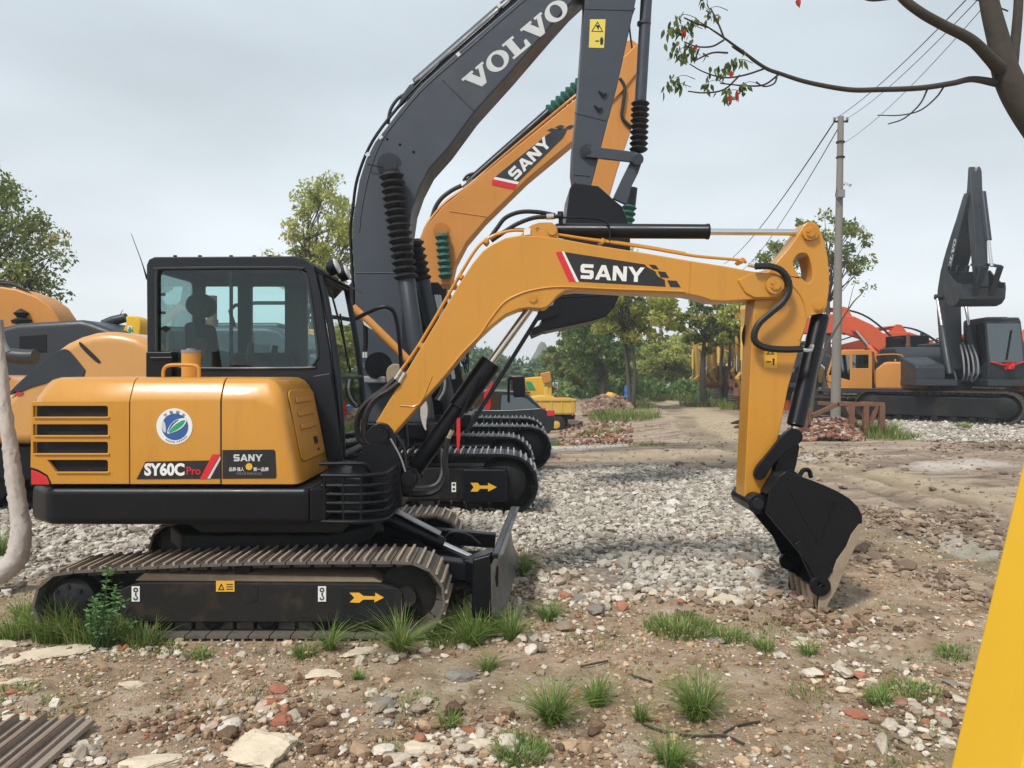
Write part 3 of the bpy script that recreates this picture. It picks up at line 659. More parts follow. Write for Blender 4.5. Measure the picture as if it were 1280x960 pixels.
# lower black skirt / counterweight
def tail_plan(xr, y0, y1, xl=-2.98, bulge=.30, r=.14, steps=12):
    P = [(xr, y0)]
    yc = (y0+y1)/2; hw = (y1-y0)/2
    for k in range(steps+1):
        a = -1+2*k/steps; y = yc+a*hw
        x = xl-bulge*(1-abs(a)**2.2)
        if abs(a) == 1: x = xl+r*.7
        P.append((x, y))
    P.append((xr, y1)); return P
mb = MB(); mb.xy(tail_plan(-1.25, 4.77, 6.50, bulge=.26), .685, .925)
sk = mb.build('counterweight', BLACK, ME, bevel=.05, seg=4)
mb = MB(); mb.xy([(-1.26, 4.77), (-1.16, 4.84), (-1.12, 5.0), (-1.12, 6.45), (-1.26, 6.49)], .70, .92); mb.build('deck_plate', BLACK, ME, bevel=.02)
mb = MB(); mb.xz([(-2.0, .60), (-1.1, .60), (-1.0, .69), (-2.15, .69)], 4.95, 6.4); mb.build('swing_frame', BLACK, ME, bevel=.01)
# step basket at the front corner
mb = MB()
for z_, dx in ((.99, .0), (.70, .0)):
    mb.tube([(-1.2, 4.83, z_), (-.95, 4.82, z_), (-.83, 4.88, z_), (-.80, 5.0, z_), (-.80, 5.4, z_)], .014)
for z_ in (.76, .815, .87, .925): mb.tube([(-1.2, 4.84, z_), (-.95, 4.83, z_), (-.84, 4.89, z_), (-.81, 5.0, z_), (-.81, 5.4, z_)], .011)
mb.tube([(-1.22, 4.86, 1.06), (-.96, 4.86, 1.06), (-.92, 4.87, 1.04), (-.9, 4.9, .99)], .012)
for x in (-1.18, -1.06, -.95): mb.beam((x, 4.83, .70), (x, 4.83, 1.0), .012, .02)
mb.xy([(-1.25, 4.84), (-.86, 4.86), (-.82, 5.0), (-.82, 5.5), (-1.25, 5.5)], .695, .712)
mb.build('step_guard', BLACK, ME)
mb = MB(); mb.xz([(-1.24, .72), (-.97, .72), (-.97, .95), (-1.24, .99)], 5.0, 5.45); mb.build('step_box', BLACK, ME, bevel=.02)
# hood : rear cover with real slots, mid door, front cover
def pxx(px_): return S(px_)
zt = Zp(471.5); zb = Zp(605)
hood_x0 = S(163)
mb = MB(); mb.xy(tail_plan(S(163)-.004, 4.805, 6.42, xl=-2.90, bulge=.27, r=.0), zb+.004, 1.44); mb.build('radiator_core', BLACK_DUST, ME)
mb = MB(); mb.box(((S(41)+S(137))/2, 4.826, (Zp(505)+Zp(592))/2), (S(137)-S(41), .012, Zp(505)-Zp(592))); mb.build('dark_slot_liner', RUBBER, ME)  # plain black plate added behind the slots to make their depth dark
slots = []
for a, b in ((507.5, 521.5), (530.5, 544.5), (552.5, 567)):
    slots.append([(S(42.5), Zp(b)), (S(134), Zp(b)), (S(135.5), Zp(b-2)), (S(135.5), Zp(a+2)), (S(134), Zp(a)), (S(42.5), Zp(a))])
slots.append([(S(71), Zp(590)), (S(134), Zp(590)), (S(135.5), Zp(588)), (S(135.5), Zp(577)), (S(134), Zp(575)), (S(60), Zp(575))])
zc_ = 1.458
mb = MB(); side = [(S(38.5), zb), (S(163)-.003, zb), (S(163)-.003, zc_), (S(40), zc_)]
mb.xz(side, 4.772, 4.80, slots); rc = mb.build('engine_cover', Y_MINI, ME, bevel=.004)
tp = tail_plan(S(163)-.003, 4.772, 6.46, xl=-2.955, bulge=.27, r=.06); ti = tail_plan(S(163)-.003, 4.81, 6.43, xl=-2.91, bulge=.27)
LAY = [(1.455, 0), (1.475, .004), (1.565, .050), (1.590, .072), (1.605, .108)]
mb = MB(); vs = []; n_ = len(tp)
for z_, d_ in LAY:
    for k_, (x_, y_) in enumerate(tp):
        fx_ = 1 if 0 < k_ < n_-1 else 0; yy_ = 5.61+(y_-5.61)*(1-d_/.84); vs.append((x_+d_*fx_, yy_, z_))
fs = [tuple((len(LAY)-1)*n_+k_ for k_ in range(n_)), tuple(range(n_-1, -1, -1))]
for i_ in range(len(LAY)-1):
    for k_ in range(n_): fs.append((i_*n_+k_, i_*n_+(k_+1) % n_, (i_+1)*n_+(k_+1) % n_, (i_+1)*n_+k_))
mb.add(vs, fs); mb.build('cover_top', Y_MINI, rc, sharp=50)
mb = MB()
for i in range(2, len(tp)-2):
    a, b_ = tp[i], tp[i+1]; c, d = ti[i+1], ti[i]
    mb.add([(a[0], a[1], zb), (b_[0], b_[1], zb), (c[0], c[1], zb), (d[0], d[1], zb), (a[0], a[1], 1.456), (b_[0], b_[1], 1.456), (c[0], c[1], 1.456), (d[0], d[1], 1.456)],
           [(0, 1, 2, 3), (7, 6, 5, 4), (0, 4, 5, 1), (1, 5, 6, 2), (2, 6, 7, 3), (3, 7, 4, 0)])
mb.build('tail_shell', Y_MINI, rc)
# raised lips round the slots
mb = MB()
for a in (521.5, 544.5, 567, 590): mb.beam((S(44 if a < 590 else 72), 4.768, Zp(a+.4)), (S(138), 4.768, Zp(a+.4)), .012, .012)
mb.build('slot_lip', Y_MINI, rc, bevel=.003)
# mid door
HP = [(4.772, zb), (4.772, 1.455), (4.776, 1.475), (4.822, 1.565), (4.844, 1.590), (4.880, 1.605), (6.4, 1.605), (6.4, zb)]
mb = MB(); mb.yz(HP, S(163)+.002, S(276.5)-.003)
door = mb.build('engine_door', Y_MINI, ME, bevel=.003, sharp=50)
# front cover : side profile swept across
fp = chaikin([(S(278), zb), (S(278), zt), (S(325), zt+.003), (S(342), zt-.035), (S(352), Zp(497)), (S(362), Zp(545)), (S(374), zb)], 0)
fp = [(S(278), zb), (S(278), zt), (S(318), zt+.002), (S(330), zt-.004), (S(339), zt-.022), (S(346), zt-.06), (S(352), zt-.12), (S(374), zb)]
fp = [(S(278), zb), (S(278), zt), (S(300), zt), (S(318), zt), (S(330), zt-.006), (S(339), zt-.024), (S(346), zt-.06), (S(352), zt-.12), (S(360), zt-.30), (S(367), zt-.48), (S(374), zb)]
mb = MB(); vs = []; n_ = len(fp)
LY = [(4.772, .148, .045), (4.776, .130, .028), (4.790, .102, .014), (4.822, .042, .004), (4.844, .018, .001), (4.880, .003, 0), (5.54, .003, 0), (5.56, .02, .01)]
for y_, dz_, dx_ in LY:
    for k_, (x_, z_) in enumerate(fp): vs.append((x_-(dx_ if k_ > 3 else 0), y_, min(z_, zt-dz_+(0 if k_ < 4 else -.012*(k_-3)*(dz_ > .1)))))
fs = [tuple(range(n_)), tuple((len(LY)-1)*n_+k_ for k_ in range(n_-1, -1, -1))]
for i_ in range(len(LY)-1):
    for k_ in range(n_): fs.append((i_*n_+(k_+1) % n_, i_*n_+k_, (i_+1)*n_+k_, (i_+1)*n_+(k_+1) % n_))
mb.add(vs, fs); fc = mb.build('front_cover', Y_MINI, ME, sharp=48)
# right (front) access panel on that face
def fpt(s_, y, off=0):    # s_: 0 bottom .. 1 top along the slanted face
    a = Vector((S(374), 0, zb)); b = Vector((S(352), 0, zt-.12)); c = a.lerp(b, s_); nrm = Vector((b.z-a.z, 0, -(b.x-a.x))).normalized()
    return Vector((c.x, y, c.z))+nrm*off
mb = MB(); pl_ = rrect(4.90, .22, 5.50, 1.06, .07)
mb.prism(pl_, lambda p: fpt(p[1], p[0], .003), lambda p: fpt(p[1], p[0], .014)); ap = mb.build('access_panel', Y_MINI, ME, bevel=.006)
mb = MB()
for s0 in (.90, .74, .58): mb.prism(rrect(5.0, s0, 5.38, s0+.07, .02), lambda p: fpt(p[1], p[0], .013), lambda p: fpt(p[1], p[0], .026))
mb.build('louvre', Y_MINI, ap, bevel=.008)
mb = MB(); mb.prism(rrect(5.26, .37, 5.34, .46, .01), lambda p: fpt(p[1], p[0], .013), lambda p: fpt(p[1], p[0], .02)); mb.build('latch', BLACK, ap)
mb = MB(); mb.prism(rrect(5.30, .28, 5.36, .31, .01), lambda p: fpt(p[1], p[0], .0135), lambda p: fpt(p[1], p[0], .0155)); mb.build('latch_label', DECALB, ap)
# panel seams
for x in (163, 276.8): mb = MB(); mb.box((S(x), 4.790, (zb+1.455)/2), (.010, .034, 1.455-zb)); mb.build('panel_gap', DECALB, ME)
# decals
yd = 4.770
def dec(name, poly, m_, parent=door, y=yd, holes=(), d=.0012): mb = MB(); mb.px(poly, y-d, d*.8, holes); return mb.build(name, m_, parent)
SC = YN/yd
badge = dec('round_badge', circ(218, 533, 22.6, 40), WHITE, y=4.7705)
dec('badge_disc', [p for p in circ(218.6, 533.5, 16.6, 36) if True], BLUEM, badge, y=4.769)
dec('badge_leaf', chaikin([(208, 543), (211, 533), (219, 524.5), (229, 522.5), (234, 523), (232, 530), (225, 537), (215, 541)], 2), WHITE, badge, y=4.7675)
dec('badge_leaf', chaikin([(209.5, 542), (216, 533), (225, 526.5), (232, 524), (230, 530), (223, 536.5), (214, 540.5)], 2), GREENM, badge, y=4.7663)
dec('badge_leaf', chaikin([(207.3, 542.3), (207.4, 532), (204, 524.5), (201.6, 530), (203, 538)], 2), LGREY, badge, y=4.7675)
dec('badge_leaf', chaikin([(209, 542), (213, 531), (220, 525.2), (225, 524), (218, 529), (213, 535.5)], 2), BLUEM, badge, y=4.7663)
for i, ch in enumerate('竹新绿谷'):
    a = rad(128-i*25.5); px_, py_ = 218+18.2*math.cos(a), 533-18.2*math.sin(a); rt = a-math.pi/2
    o_ = W(px_, py_, 4.7665); fonttext('badge_lettering', ch, DECALB, o_-Vector((math.sin(-rt)*.009, 0, math.cos(rt)*.009))*1.0, (math.cos(rt), 0, math.sin(rt)), (-math.sin(rt), 0, math.cos(rt)), .022, badge, .01, align='CENTER')
for i in range(11):
    a = rad(238+i*7.6+(5 if i > 4 else 0)); px_, py_ = 218+19.4*math.cos(a), 533-19.4*math.sin(a)
    mb = MB(); mb.box(W(px_, py_, 4.7664), (.0052, .0008, .0075), Matrix.Rotation(-(a+math.pi/2), 3, 'Y')); mb.build('badge_lettering', DECALB, badge)
pl = dec('model_plate', [(170.5, 599), (182, 577), (262, 575.5), (268, 568.5), (275.8, 568.5), (275.8, 598.3)], DECALB)
dec('red_stripe', [(250, 598.3), (265.5, 568), (275.5, 568), (258.5, 598.3)], RED, pl, y=4.7685)
dec('white_stripe', [(259, 598.3), (275.5, 569.5), (275.5, 574.5), (262.5, 598.3)], LGREY, pl, y=4.7685)
fonttext('model_lettering', 'SY60C', WHITE, W(180.5, 593.7, 4.7665), (1, 0, 0), (0, 0, 1), .1, pl, .045, .90)
fonttext('model_lettering', 'Pro', RED, W(232.5, 593, 4.7665), (1, 0, 0), (0, 0, 1), .068, pl, .012, .93)
p2 = dec('brand_plate', [(278, 562.5), (342, 562), (344, 564), (345.5, 596), (344, 598), (278, 598.3)], DECALB, fc)
mb = MB(); letters(mb, 'SANY', pxfn(292, 576.5, 8.6, 0, 4.768), .001, .80); mb.build('brand_lettering', LGREY, p2)
o_ = W(311.5, 583.6, 4.768); dec('medal_mark', circ(311.3, 583.3, 4.3, 20), GOLD, p2, y=4.7685)
fonttext('brand_lettering', '品质·强人', WHITE, W(286, 588.5, 4.7675), (1, 0, 0), (0, 0, 1), .026, p2, .01, .86)
fonttext('brand_lettering', '第一品牌', WHITE, W(316.5, 588.5, 4.7675), (1, 0, 0), (0, 0, 1), .026, p2, .01, .92)
fonttext('brand_lettering', '中国工程 机械协会认证', PLASTIC, W(295.5, 593.3, 4.7675), (1, 0, 0), (0, 0, 1), .018, p2, .0, .85)
mb = MB(); mb.px([(38.5, 587), (47, 590), (58, 596), (61.5, 603.5), (61, 606), (38.8, 606)], 4.764, .03); mb.build('tail_light', LENSR, ME, bevel=.004)
mb = MB(); mb.px([(36.5, 583.5), (47.5, 587), (59, 594), (63.5, 603), (63, 607.5), (37.5, 607.5)], 4.768, .028); mb.build('light_bezel', BLACK, ME, bevel=.004)
# filler, handle, breather on the hood top
mb = MB(); mb.cyl(W(239, 471, 5.35), W(239, 441, 5.35), .064, n=28); fl = mb.build('filler_neck', Y_MINI, ME)
mb = MB(); mb.cyl(W(239, 441, 5.35), W(239, 437.5, 5.35), .067, n=28); mb.cyl(W(239, 437.5, 5.35), W(239, 435.5, 5.35), .03, n=16); mb.build('filler_cap', PLASTIC, fl)
mb = MB(); mb.tube([W(204, 472, 5.1), W(204.5, 463, 5.1), W(209, 457.5, 5.1), W(220, 456, 5.1), W(241, 456.5, 5.1), W(248, 460, 5.1), W(249, 472, 5.1)], .012); mb.build('hand_rail', Y_MINI, ME)
mb = MB(); mb.box(W(203, 456, 5.6), (.19, .12, .19)); mb.cyl(W(187, 448, 5.53), W(217, 447.5, 5.53), .012); mb.build('tool_box', BLACK, ME, bevel=.02)

# ---- cab
CY0, CY1 = 5.60, 6.52
def C(px_, py_): v = W(px_, py_, CY0); return (v.x, v.z)
outer = [C(184, 474)]+[C(183, 345), C(183, 331), C(186, 324), C(193, 321), C(368, 320), C(380, 323), C(389, 331), C(395, 343), C(400, 365), C(412, 440), C(421, 505), C(428, 578), C(330, 606), C(184, 600)]
win = [C(198, 455), C(196, 448), C(195.5, 346), C(199, 338), C(206, 335.5), C(366, 334.5), C(376, 338), C(382, 345), C(386, 357), C(397, 436), C(396, 449), C(390, 457), C(380, 460), C(204, 460)]
mb = MB(); mb.xz(outer, CY0, CY0+.05, [win]); cab = mb.build('cab', CAB, ME, bevel=.02, seg=3)
def gasket(loop, y, r, name, m_, parent):
    mb = MB(); mb.tube([(p[0], y, p[1]) for p in loop]+[(loop[0][0], y, loop[0][1])], r, n=6, sub=2); return mb.build(name, m_, parent)
gasket(win, CY0-.004, .010, 'window_seal', GREYD, cab)
mb = MB(); mb.xz(win, CY0+.02, CY0+.024); mb.build('window', GLASS, cab)
# far (door) side with two openings
far_out = [(p[0], p[1]) for p in outer]
def C2(px_, py_): v = W(px_, py_, CY0+.3); return (v.x, v.z)
xr = lambda f: outer[1][0]+f*(1.17)
zA, zB = C(0, 462)[1], C(0, 341)[1]
w1 = [(xr(.06), zA+.02), (xr(.06), zB), (xr(.30), zB), (xr(.30), zA+.02)]
w2 = [(xr(.40), zA), (xr(.40), zB), (xr(.64), zB), (xr(.64), zA)]
w3 = [(xr(.80), zA-.2), (xr(.80), zB), (xr(.985), zB), (xr(1.03), zA-.2)]
mb = MB(); mb.xz(far_out, CY1-.05, CY1, [w1, w2, w3]); mb.build('cab_side', CAB, cab, bevel=.01)
for w_ in (w1, w2, w3): mb = MB(); mb.xz(w_, CY1-.028, CY1-.024); mb.build('window', GLASS, cab)
# roof, floor, rear
zr = C(0, 321)[1]
mb = MB(); mb.xz([C(190, 321), C(368, 320), C(380, 323), C(388, 330), C(384, 334), C(376, 329), C(366, 327), C(190, 328)], CY0+.01, CY1-.01); mb.build('roof', CAB, cab, bevel=.012)
mb = MB(); mb.box(((C(183, 0)[0]+C(425, 0)[0])/2, (CY0+CY1)/2, C(0, 590)[1]), (C(425, 0)[0]-C(183, 0)[0], CY1-CY0-.1, .06)); mb.build('cab_floor', CAB, cab)
mb = MB(); xrr = C(183.5, 0)[0]
mb.yz(rrect(CY0+.03, C(0, 598)[1], CY1-.03, zr-.01, .03), xrr, xrr+.05, [rrect(CY0+.12, zA+.02, CY1-.12, zB+.02, .05)]); mb.build('cab_rear', CAB, cab, bevel=.008)
mb = MB(); mb.yz(rrect(CY0+.12, zA+.02, CY1-.12, zB+.02, .05), xrr+.02, xrr+.024); mb.build('window', GLASS, cab)
for py_ in (368, 391): mb = MB(); mb.box(W(203, py_, CY0+.06), (.03, .04, .018)); mb.build('window_hinge', BLACK, cab)
mb = MB(); mb.cyl(W(207, 411, CY0+.01), W(207, 411, CY0+.05), .022); mb.box(W(207, 411, CY0+.03), (.065, .02, .02)); mb.build('window_latch', BLACK, cab)
# sliding-window bar seen through
mb = MB(); mb.beam(W(289, 459, CY0+.045), W(289, 337, CY0+.045), .02, .02); mb.build('window_bar', CAB, cab)
# windscreen frame and glass (faces +X, leaning back)
def fr3(y, s_, off=0):
    a = Vector(C(426, 572)).to_3d(); b = Vector(C(399, 344)).to_3d()
    A3 = Vector((a.x, y, a.y)); B3 = Vector((b.x, y, b.y)); c = A3.lerp(B3, s_)
    bow = .035*math.sin(math.pi*min(1, max(0, s_)))
    return c+Vector((.006+off+bow, 0, 0))
def fbar(y0, s0, y1, s1, wd=.05, th=.04, name='windscreen_frame'):
    mb = MB(); P_ = [fr3(y0+(y1-y0)*k/8, s0+(s1-s0)*k/8) for k in range(9)]
    mb.tube(P_, wd*.5, n=10, sub=1)
    return mb.build(name, CAB, cab)
fbar(CY0+.03, 0, CY0+.03, 1); fbar(CY1-.03, 0, CY1-.03, 1); fbar(CY0+.03, 1, CY1-.03, 1, .06); fbar(CY0+.03, .44, CY1-.03, .44, .035); fbar(CY0+.03, .01, CY1-.03, .01, .05)
mb = MB()
for k in range(8):
    s0, s1 = k/8, (k+1)/8; a, b, c, d = fr3(CY0+.05, s0), fr3(CY1-.05, s0), fr3(CY1-.05, s1), fr3(CY0+.05, s1); mb.add([a, b, c, d], [(0, 1, 2, 3)])
mb.build('windscreen', CLEAR, cab, sharp=60)
mb = MB(); mb.tube([fr3(CY0+.12, .92, .03), fr3(CY0+.16, .7, .045), fr3(CY0+.28, .47, .045)], .008); mb.beam(fr3(CY0+.2, .50, .05), fr3(CY0+.2, .80, .05), .012, .016, (0, 1, 0)); mb.build('wiper', BLACK, cab)
mb = MB()
mb.add([fr3(CY0, 1, .0)+Vector((-.03, 0, .045)), fr3(CY1, 1, 0)+Vector((-.03, 0, .045)), fr3(CY1, 1, .13)+Vector((0, 0, -.03)), fr3(CY0, 1, .13)+Vector((0, 0, -.03)),
        fr3(CY0, 1, .0)+Vector((-.03, 0, .035)), fr3(CY1, 1, 0)+Vector((-.03, 0, .035)), fr3(CY1, 1, .13)+Vector((0, 0, -.04)), fr3(CY0, 1, .13)+Vector((0, 0, -.04))],
       [(0, 1, 2, 3), (7, 6, 5, 4), (0, 4, 5, 1), (1, 5, 6, 2), (2, 6, 7, 3), (3, 7, 4, 0)])
mb.build('sun_visor', BLACK, cab)
for yy, zz in ((5.85, 0), (6.22, 0)):
    c = fr3(yy, 1.0, .06)+Vector((0, 0, .10)); mb = MB(); mb.lathe(c-Vector((.07, 0, .03)), c, [(0, .02), (.25, .055), (1, .062)], 18); hl = mb.build('work_light', BLACK, cab)
    mb = MB(); mb.lathe(c, c+Vector((.022, 0, .008)), [(0, .062), (.5, .058), (1, .03)], 18); mb.build('lens', LENSW, hl)
    mb = MB(); mb.beam(c-Vector((.04, 0, .11)), c-Vector((.04, 0, .03)), .02, .01); mb.build('bracket', BLACK, hl)
for px_ in (219, 250, 289, 318, 337):
    mb = MB(); mb.cyl(W(px_, 321.5, 5.75), W(px_, 319.2, 5.75), .014, n=10); mb.build('roof_bolt', BLACK, cab)
mb = MB(); mb.tube([W(183, 346, 5.62), W(177, 327, 5.63), W(164, 292, 5.66)], [.006, .0035, .002], n=5); mb.cyl(W(184, 349, 5.62), W(179, 333, 5.62), .009, .004, n=6); mb.build('antenna', BLACK, cab)
# outside handrail at the door side
mb = MB(); mb.tube([fr3(CY1-.02, .80), (-1.20, 6.60, 2.17), (-1.14, 6.62, 2.195), (-1.08, 6.62, 2.20), (-1.01, 6.62, 2.14), (-.97, 6.62, 1.9), (-.93, 6.62, 1.35), (-.90, 6.6, 1.0)], .018, n=8); mb.build('grab_rail', BLACK, cab)
mb = MB(); mb.tube([W(426, 360, 6.6), W(428, 345, 6.6)], .01); mb.build('mirror_stay', BLACK, cab)
# lower cab side panel and curved front
mb = MB(); mb.xz([C(392, 470), C(414, 466), C(424, 530), C(430, 575), C(445, 576), C(446, 590), C(380, 610)], CY0-.03, CY0+.0); mb.build('cab_skirt', CAB, cab, bevel=.008)
# interior
mb = MB(); sx = W(285, 0, 6.05).x
mb.box((sx, 6.03, 1.42), (.46, .46, .14)); seat_ = mb.build('seat', SEAT, cab, bevel=.05, seg=4)
mb = MB(); mb.xz([(sx-.22, 1.45), (sx-.07, 1.45), (sx-.11, 1.7), (sx-.16, 2.02), (sx-.26, 2.02), (sx-.25, 1.7)], 5.82, 6.24); mb.build('backrest', SEAT, seat_, bevel=.04, seg=4)
mb = MB(); mb.lathe((sx-.20, 5.90, 2.16), (sx-.20, 6.16, 2.16), [(0, .04), (.12, .085), (.5, .098), (.88, .085), (1, .04)], 18); mb.build('headrest', SEAT, seat_)
for y_ in (5.74, 6.32):
    mb = MB(); mb.box((sx+.08, y_, 1.5), (.5, .12, .22)); mb.tube([(sx+.25, y_, 1.6), (sx+.27, y_, 1.74)], .014); mb.lathe((sx+.27, y_, 1.72), (sx+.29, y_, 1.86), [(0, .02), (.5, .03), (1, .02)], 12); mb.build('control_console', SEAT, cab, bevel=.02)
mb = MB(); mb.box((W(330, 0, 6.4).x, 6.38, 1.55), (.5, .1, .5)); mb.build('door_trim', SEAT, cab, bevel=.03)
mb = MB(); mb.box(W(246, 436, 5.75), (.15, .03, .16)); mb.build('manual_pouch', SEAT, cab)
mb = MB()
for y_ in (5.95, 6.12): mb.tube([(-1.5, y_, 1.0), (-1.45, y_, 1.3), (-1.5, y_, 1.5)], .012); mb.box((-1.43, y_, 1.2), (.1, .09, .03))
mb.build('travel_lever', RUBBER, cab)

# ---- boom bracket
mb = MB(); brk = [(456, 541), (466, 531), (474, 528), (484, 530), (491, 538), (495, 560), (501, 580), (503, 634), (470, 640), (440, 636), (433, 605), (440, 582), (452, 564)]
mb.px(brk, 5.30, .06); mb.px(brk, 5.64, .06); mb.px([(440, 600), (500, 590), (503, 634), (440, 636)], 5.34, .34)
mb.build('swing_post', BLACK, ME, bevel=.012)
mb = MB(); mb.cyl(W(477, 544, 5.27), W(477, 544, 5.27)+Vector((0, .45, 0)), .045); mb.cyl(W(510, 598, 5.27), W(510, 598, 5.27)+Vector((0, .45, 0)), .05)
mb.xz([(W(a, b, 5.35).x, W(a, b, 5.35).z) for a, b in ((490, 580), (520, 586), (524, 600), (515, 614), (495, 620))], 5.36, 5.42); mb.xz([(W(a, b, 5.35).x, W(a, b, 5.35).z) for a, b in ((490, 580), (520, 586), (524, 600), (515, 614), (495, 620))], 5.58, 5.64)
mb.build('pivot_pin', BLACK, ME)
# ---- boom
BY = 5.32; BD = .27
boomp = [(469, 529), (495, 486), (522, 441), (550, 395), (577, 350), (590, 330), (603, 314), (616, 304), (632, 297), (650, 294), (672, 294.5), (700, 298), (743, 306), (800, 315), (858, 325), (909, 333), (940, 339), (968, 342), (984, 346), (990, 356), (985, 368), (972, 374), (943, 374.5), (905, 377), (890, 376), (875, 371), (860, 368), (770, 364.5), (722, 362), (706, 364), (697, 370), (690, 378), (684, 384), (676, 386), (660, 385), (648, 387), (632, 393.5), (615, 407), (600, 421), (578, 444), (560, 466), (525, 505.5), (490, 545), (484, 535), (477, 529.5)]
mb = MB(); mb.px(boomp, BY, BD); boom = mb.build('boom', Y_MINI, ME, bevel=.01, seg=3)
# weld-on reinforcement: lower flange strip and side patch
mb = MB(); mb.px([(988, 349), (968, 341), (940, 341), (922, 350), (932, 366), (943, 372), (970, 372), (986, 366)], BY-.014, .016); mb.build('boom_end_plate', Y_MINI, boom, bevel=.008)
mb = MB(); fl_ = [(560, 463), (578, 441), (600, 418), (612, 400), (630, 378), (648, 368), (668, 362), (700, 358.5), (760, 361), (856, 364.5)]
mb.tube([W(a, b, BY-.002) for a, b in fl_], .008, n=6, sub=4); mb.build('weld_bead', Y_MINI, boom)
mb = MB(); mb.tube([W(a, b, BY-.001) for a, b in ((863, 328), (861, 366))], .004, n=5, sub=1); mb.tube([W(a, b, BY-.001) for a, b in ((500, 507), (524, 505), (540, 470))], .005, n=5, sub=3); mb.build('weld_bead', Y_MINI, boom)
mb = MB(); mb.cyl(W(666, 373, BY-.012), W(666, 373, BY), .028); mb.build('pin_boss', Y_MINI, boom)
for c_ in ((969, 356, .062, BY-.035), (1013, 291, .05, 5.33)):
    mb = MB(); mb.cyl(W(c_[0], c_[1], c_[3]), W(c_[0], c_[1], c_[3])+Vector((0, .05, 0)), c_[2], n=28); mb.cyl(W(c_[0], c_[1], c_[3]-.012), W(c_[0], c_[1], c_[3]), c_[2]*.6, n=20)
    for k in range(5): a = k*math.tau/5; p_ = W(c_[0], c_[1], c_[3]-.018)+Vector((math.cos(a), 0, math.sin(a)))*c_[2]*.38; mb.cyl(p_, p_+Vector((0, .01, 0)), .007, n=6)
    mb.build('pivot_pin', Y_MINI, ME, sharp=30)
# bracket of the arm cylinder
mb = MB(); bk = [(648, 297), (656, 288), (664, 281), (674, 278), (690, 278), (696, 283), (699, 299)]
mb.px(bk, BY+.03, .03, [circ(672, 287, 2.2, 10)]); mb.build('cylinder_bracket', Y_MINI, boom, bevel=.004); mb = MB(); mb.px(bk, BY+.21, .03); mb.build('cylinder_bracket', Y_MINI, boom, bevel=.004)
mb = MB(); mb.cyl(W(690, 288, BY+.01), W(690, 288, BY+.01)+Vector((0, .25, 0)), .032); mb.build('pivot_pin', Y_MINI, boom)
yc = BY+.135
mb = MB(); a, b = W(690, 288.5, yc), W(886, 289.5, yc)
mb.lathe(a, b, [(0, .03), (.03, .052), (.98, .052), (.985, .056), (1, .056)], 26); ac = mb.build('arm_cylinder', BLACK, ME)
mb = MB(); mb.cyl(b-Vector((.1, 0, 0)), W(1005, 290.5, yc), .0235, n=20); mb.build('piston_rod', CHROME, ac)
mb = MB(); mb.cyl(W(1013, 291, yc-.06), W(1013, 291, yc+.06), .045); mb.build('rod_eye', Y_MINI, ac)
mb = MB(); mb.tube([W(700, 272, yc), W(735, 272.5, yc-.04), W(755, 276, yc-.06), W(762, 286, yc-.07), W(762, 306, yc-.08)], .007, n=6); mb.cyl(W(697, 268, yc), W(704, 268, yc), .022); mb.cyl(W(701, 270, yc), W(701, 284, yc), .016); mb.cyl(W(762, 306, yc-.08), W(762, 314, yc-.09), .011)
mb.build('cylinder_pipe', BLACK, ac)
# hydraulic pipes along the boom back
def up(pts, Y, r, name, m_, parent, ribs=0, n=7, sub=5): mb = MB(); mb.tube([W(a, b, Y) for a, b in pts], r, n=n, sub=sub, ribs=ribs); return mb.build(name, m_, parent, sharp=60 if not ribs else 30)
back = [(503, 466), (515, 450), (530, 427), (552, 390), (576, 348), (596, 316), (611, 302), (630, 294), (650, 291), (690, 295), (743, 303), (800, 311), (858, 321), (880, 324), (925, 328), (935, 331)]
up([(a-2, b-3) for a, b in back], BY+.06, .011, 'hydraulic_pipe', Y_MINI, boom); up([(a-1, b-4) for a, b in back[:-3]], BY+.12, .011, 'hydraulic_pipe', Y_MINI, boom)
for a, b in ((527, 432), (577, 347), (608, 303), (752, 303), (925, 327)):
    mb = MB(); mb.box(W(a, b, BY+.08), (.03, .14, .035), Matrix.Rotation(rad(35), 3, 'Y')); mb.build('pipe_clamp', Y_MINI, boom, bevel=.005)
mb = MB(); mb.cyl(W(935, 331, BY+.06), W(944, 333, BY+.055), .014); mb.cyl(W(502, 462, BY+.05), W(494, 474, BY+.05), .015); mb.cyl(W(506, 466, BY+.0), W(499, 478, BY+.0), .015); mb.build('hose_fitting', CHROME, boom)
up([(494, 474), (480, 487), (462, 500), (450, 515), (446, 532), (449, 548), (458, 556)], BY+.05, .022, 'hydraulic_hose', RUBBER, ME, ribs=.02)
up([(499, 478), (486, 488), (470, 498), (460, 512), (455, 530), (456, 548), (463, 556)], BY, .022, 'hydraulic_hose', RUBBER, ME, ribs=.02)
up([(702, 270), (688, 271), (668, 272), (648, 279), (633, 288), (614, 301)], BY+.10, .016, 'hydraulic_hose', RUBBER, boom, ribs=.02)
up([(694, 269), (672, 265), (650, 265), (632, 272), (622, 284), (612, 298)], BY+.16, .016, 'hydraulic_hose', RUBBER, boom)
mb = MB(); mb.cyl(W(683, 271, BY+.1), W(692, 270.5, BY+.1), .021); mb.build('hose_fitting', CHROME, boom)
up([(944, 333), (962, 333), (976, 338), (985, 350), (986, 364), (978, 378), (962, 392), (949, 404), (943, 417), (945, 428), (958, 435), (980, 437), (1003, 436.5)], BY-.05, .0235, 'hydraulic_hose', RUBBER, ME, ribs=.022)
up([(944, 398), (936, 404), (931, 416), (932, 430), (940, 442)], BY+.22, .02, 'hydraulic_hose', RUBBER, ME)
mb = MB(); mb.tube([W(1001, 436.5, BY-.05), W(1008, 438, BY-.05), W(1013, 437, BY-.03), W(1015, 432, BY)], .016, n=8); mb.build('hose_fitting', CHROME, ME)
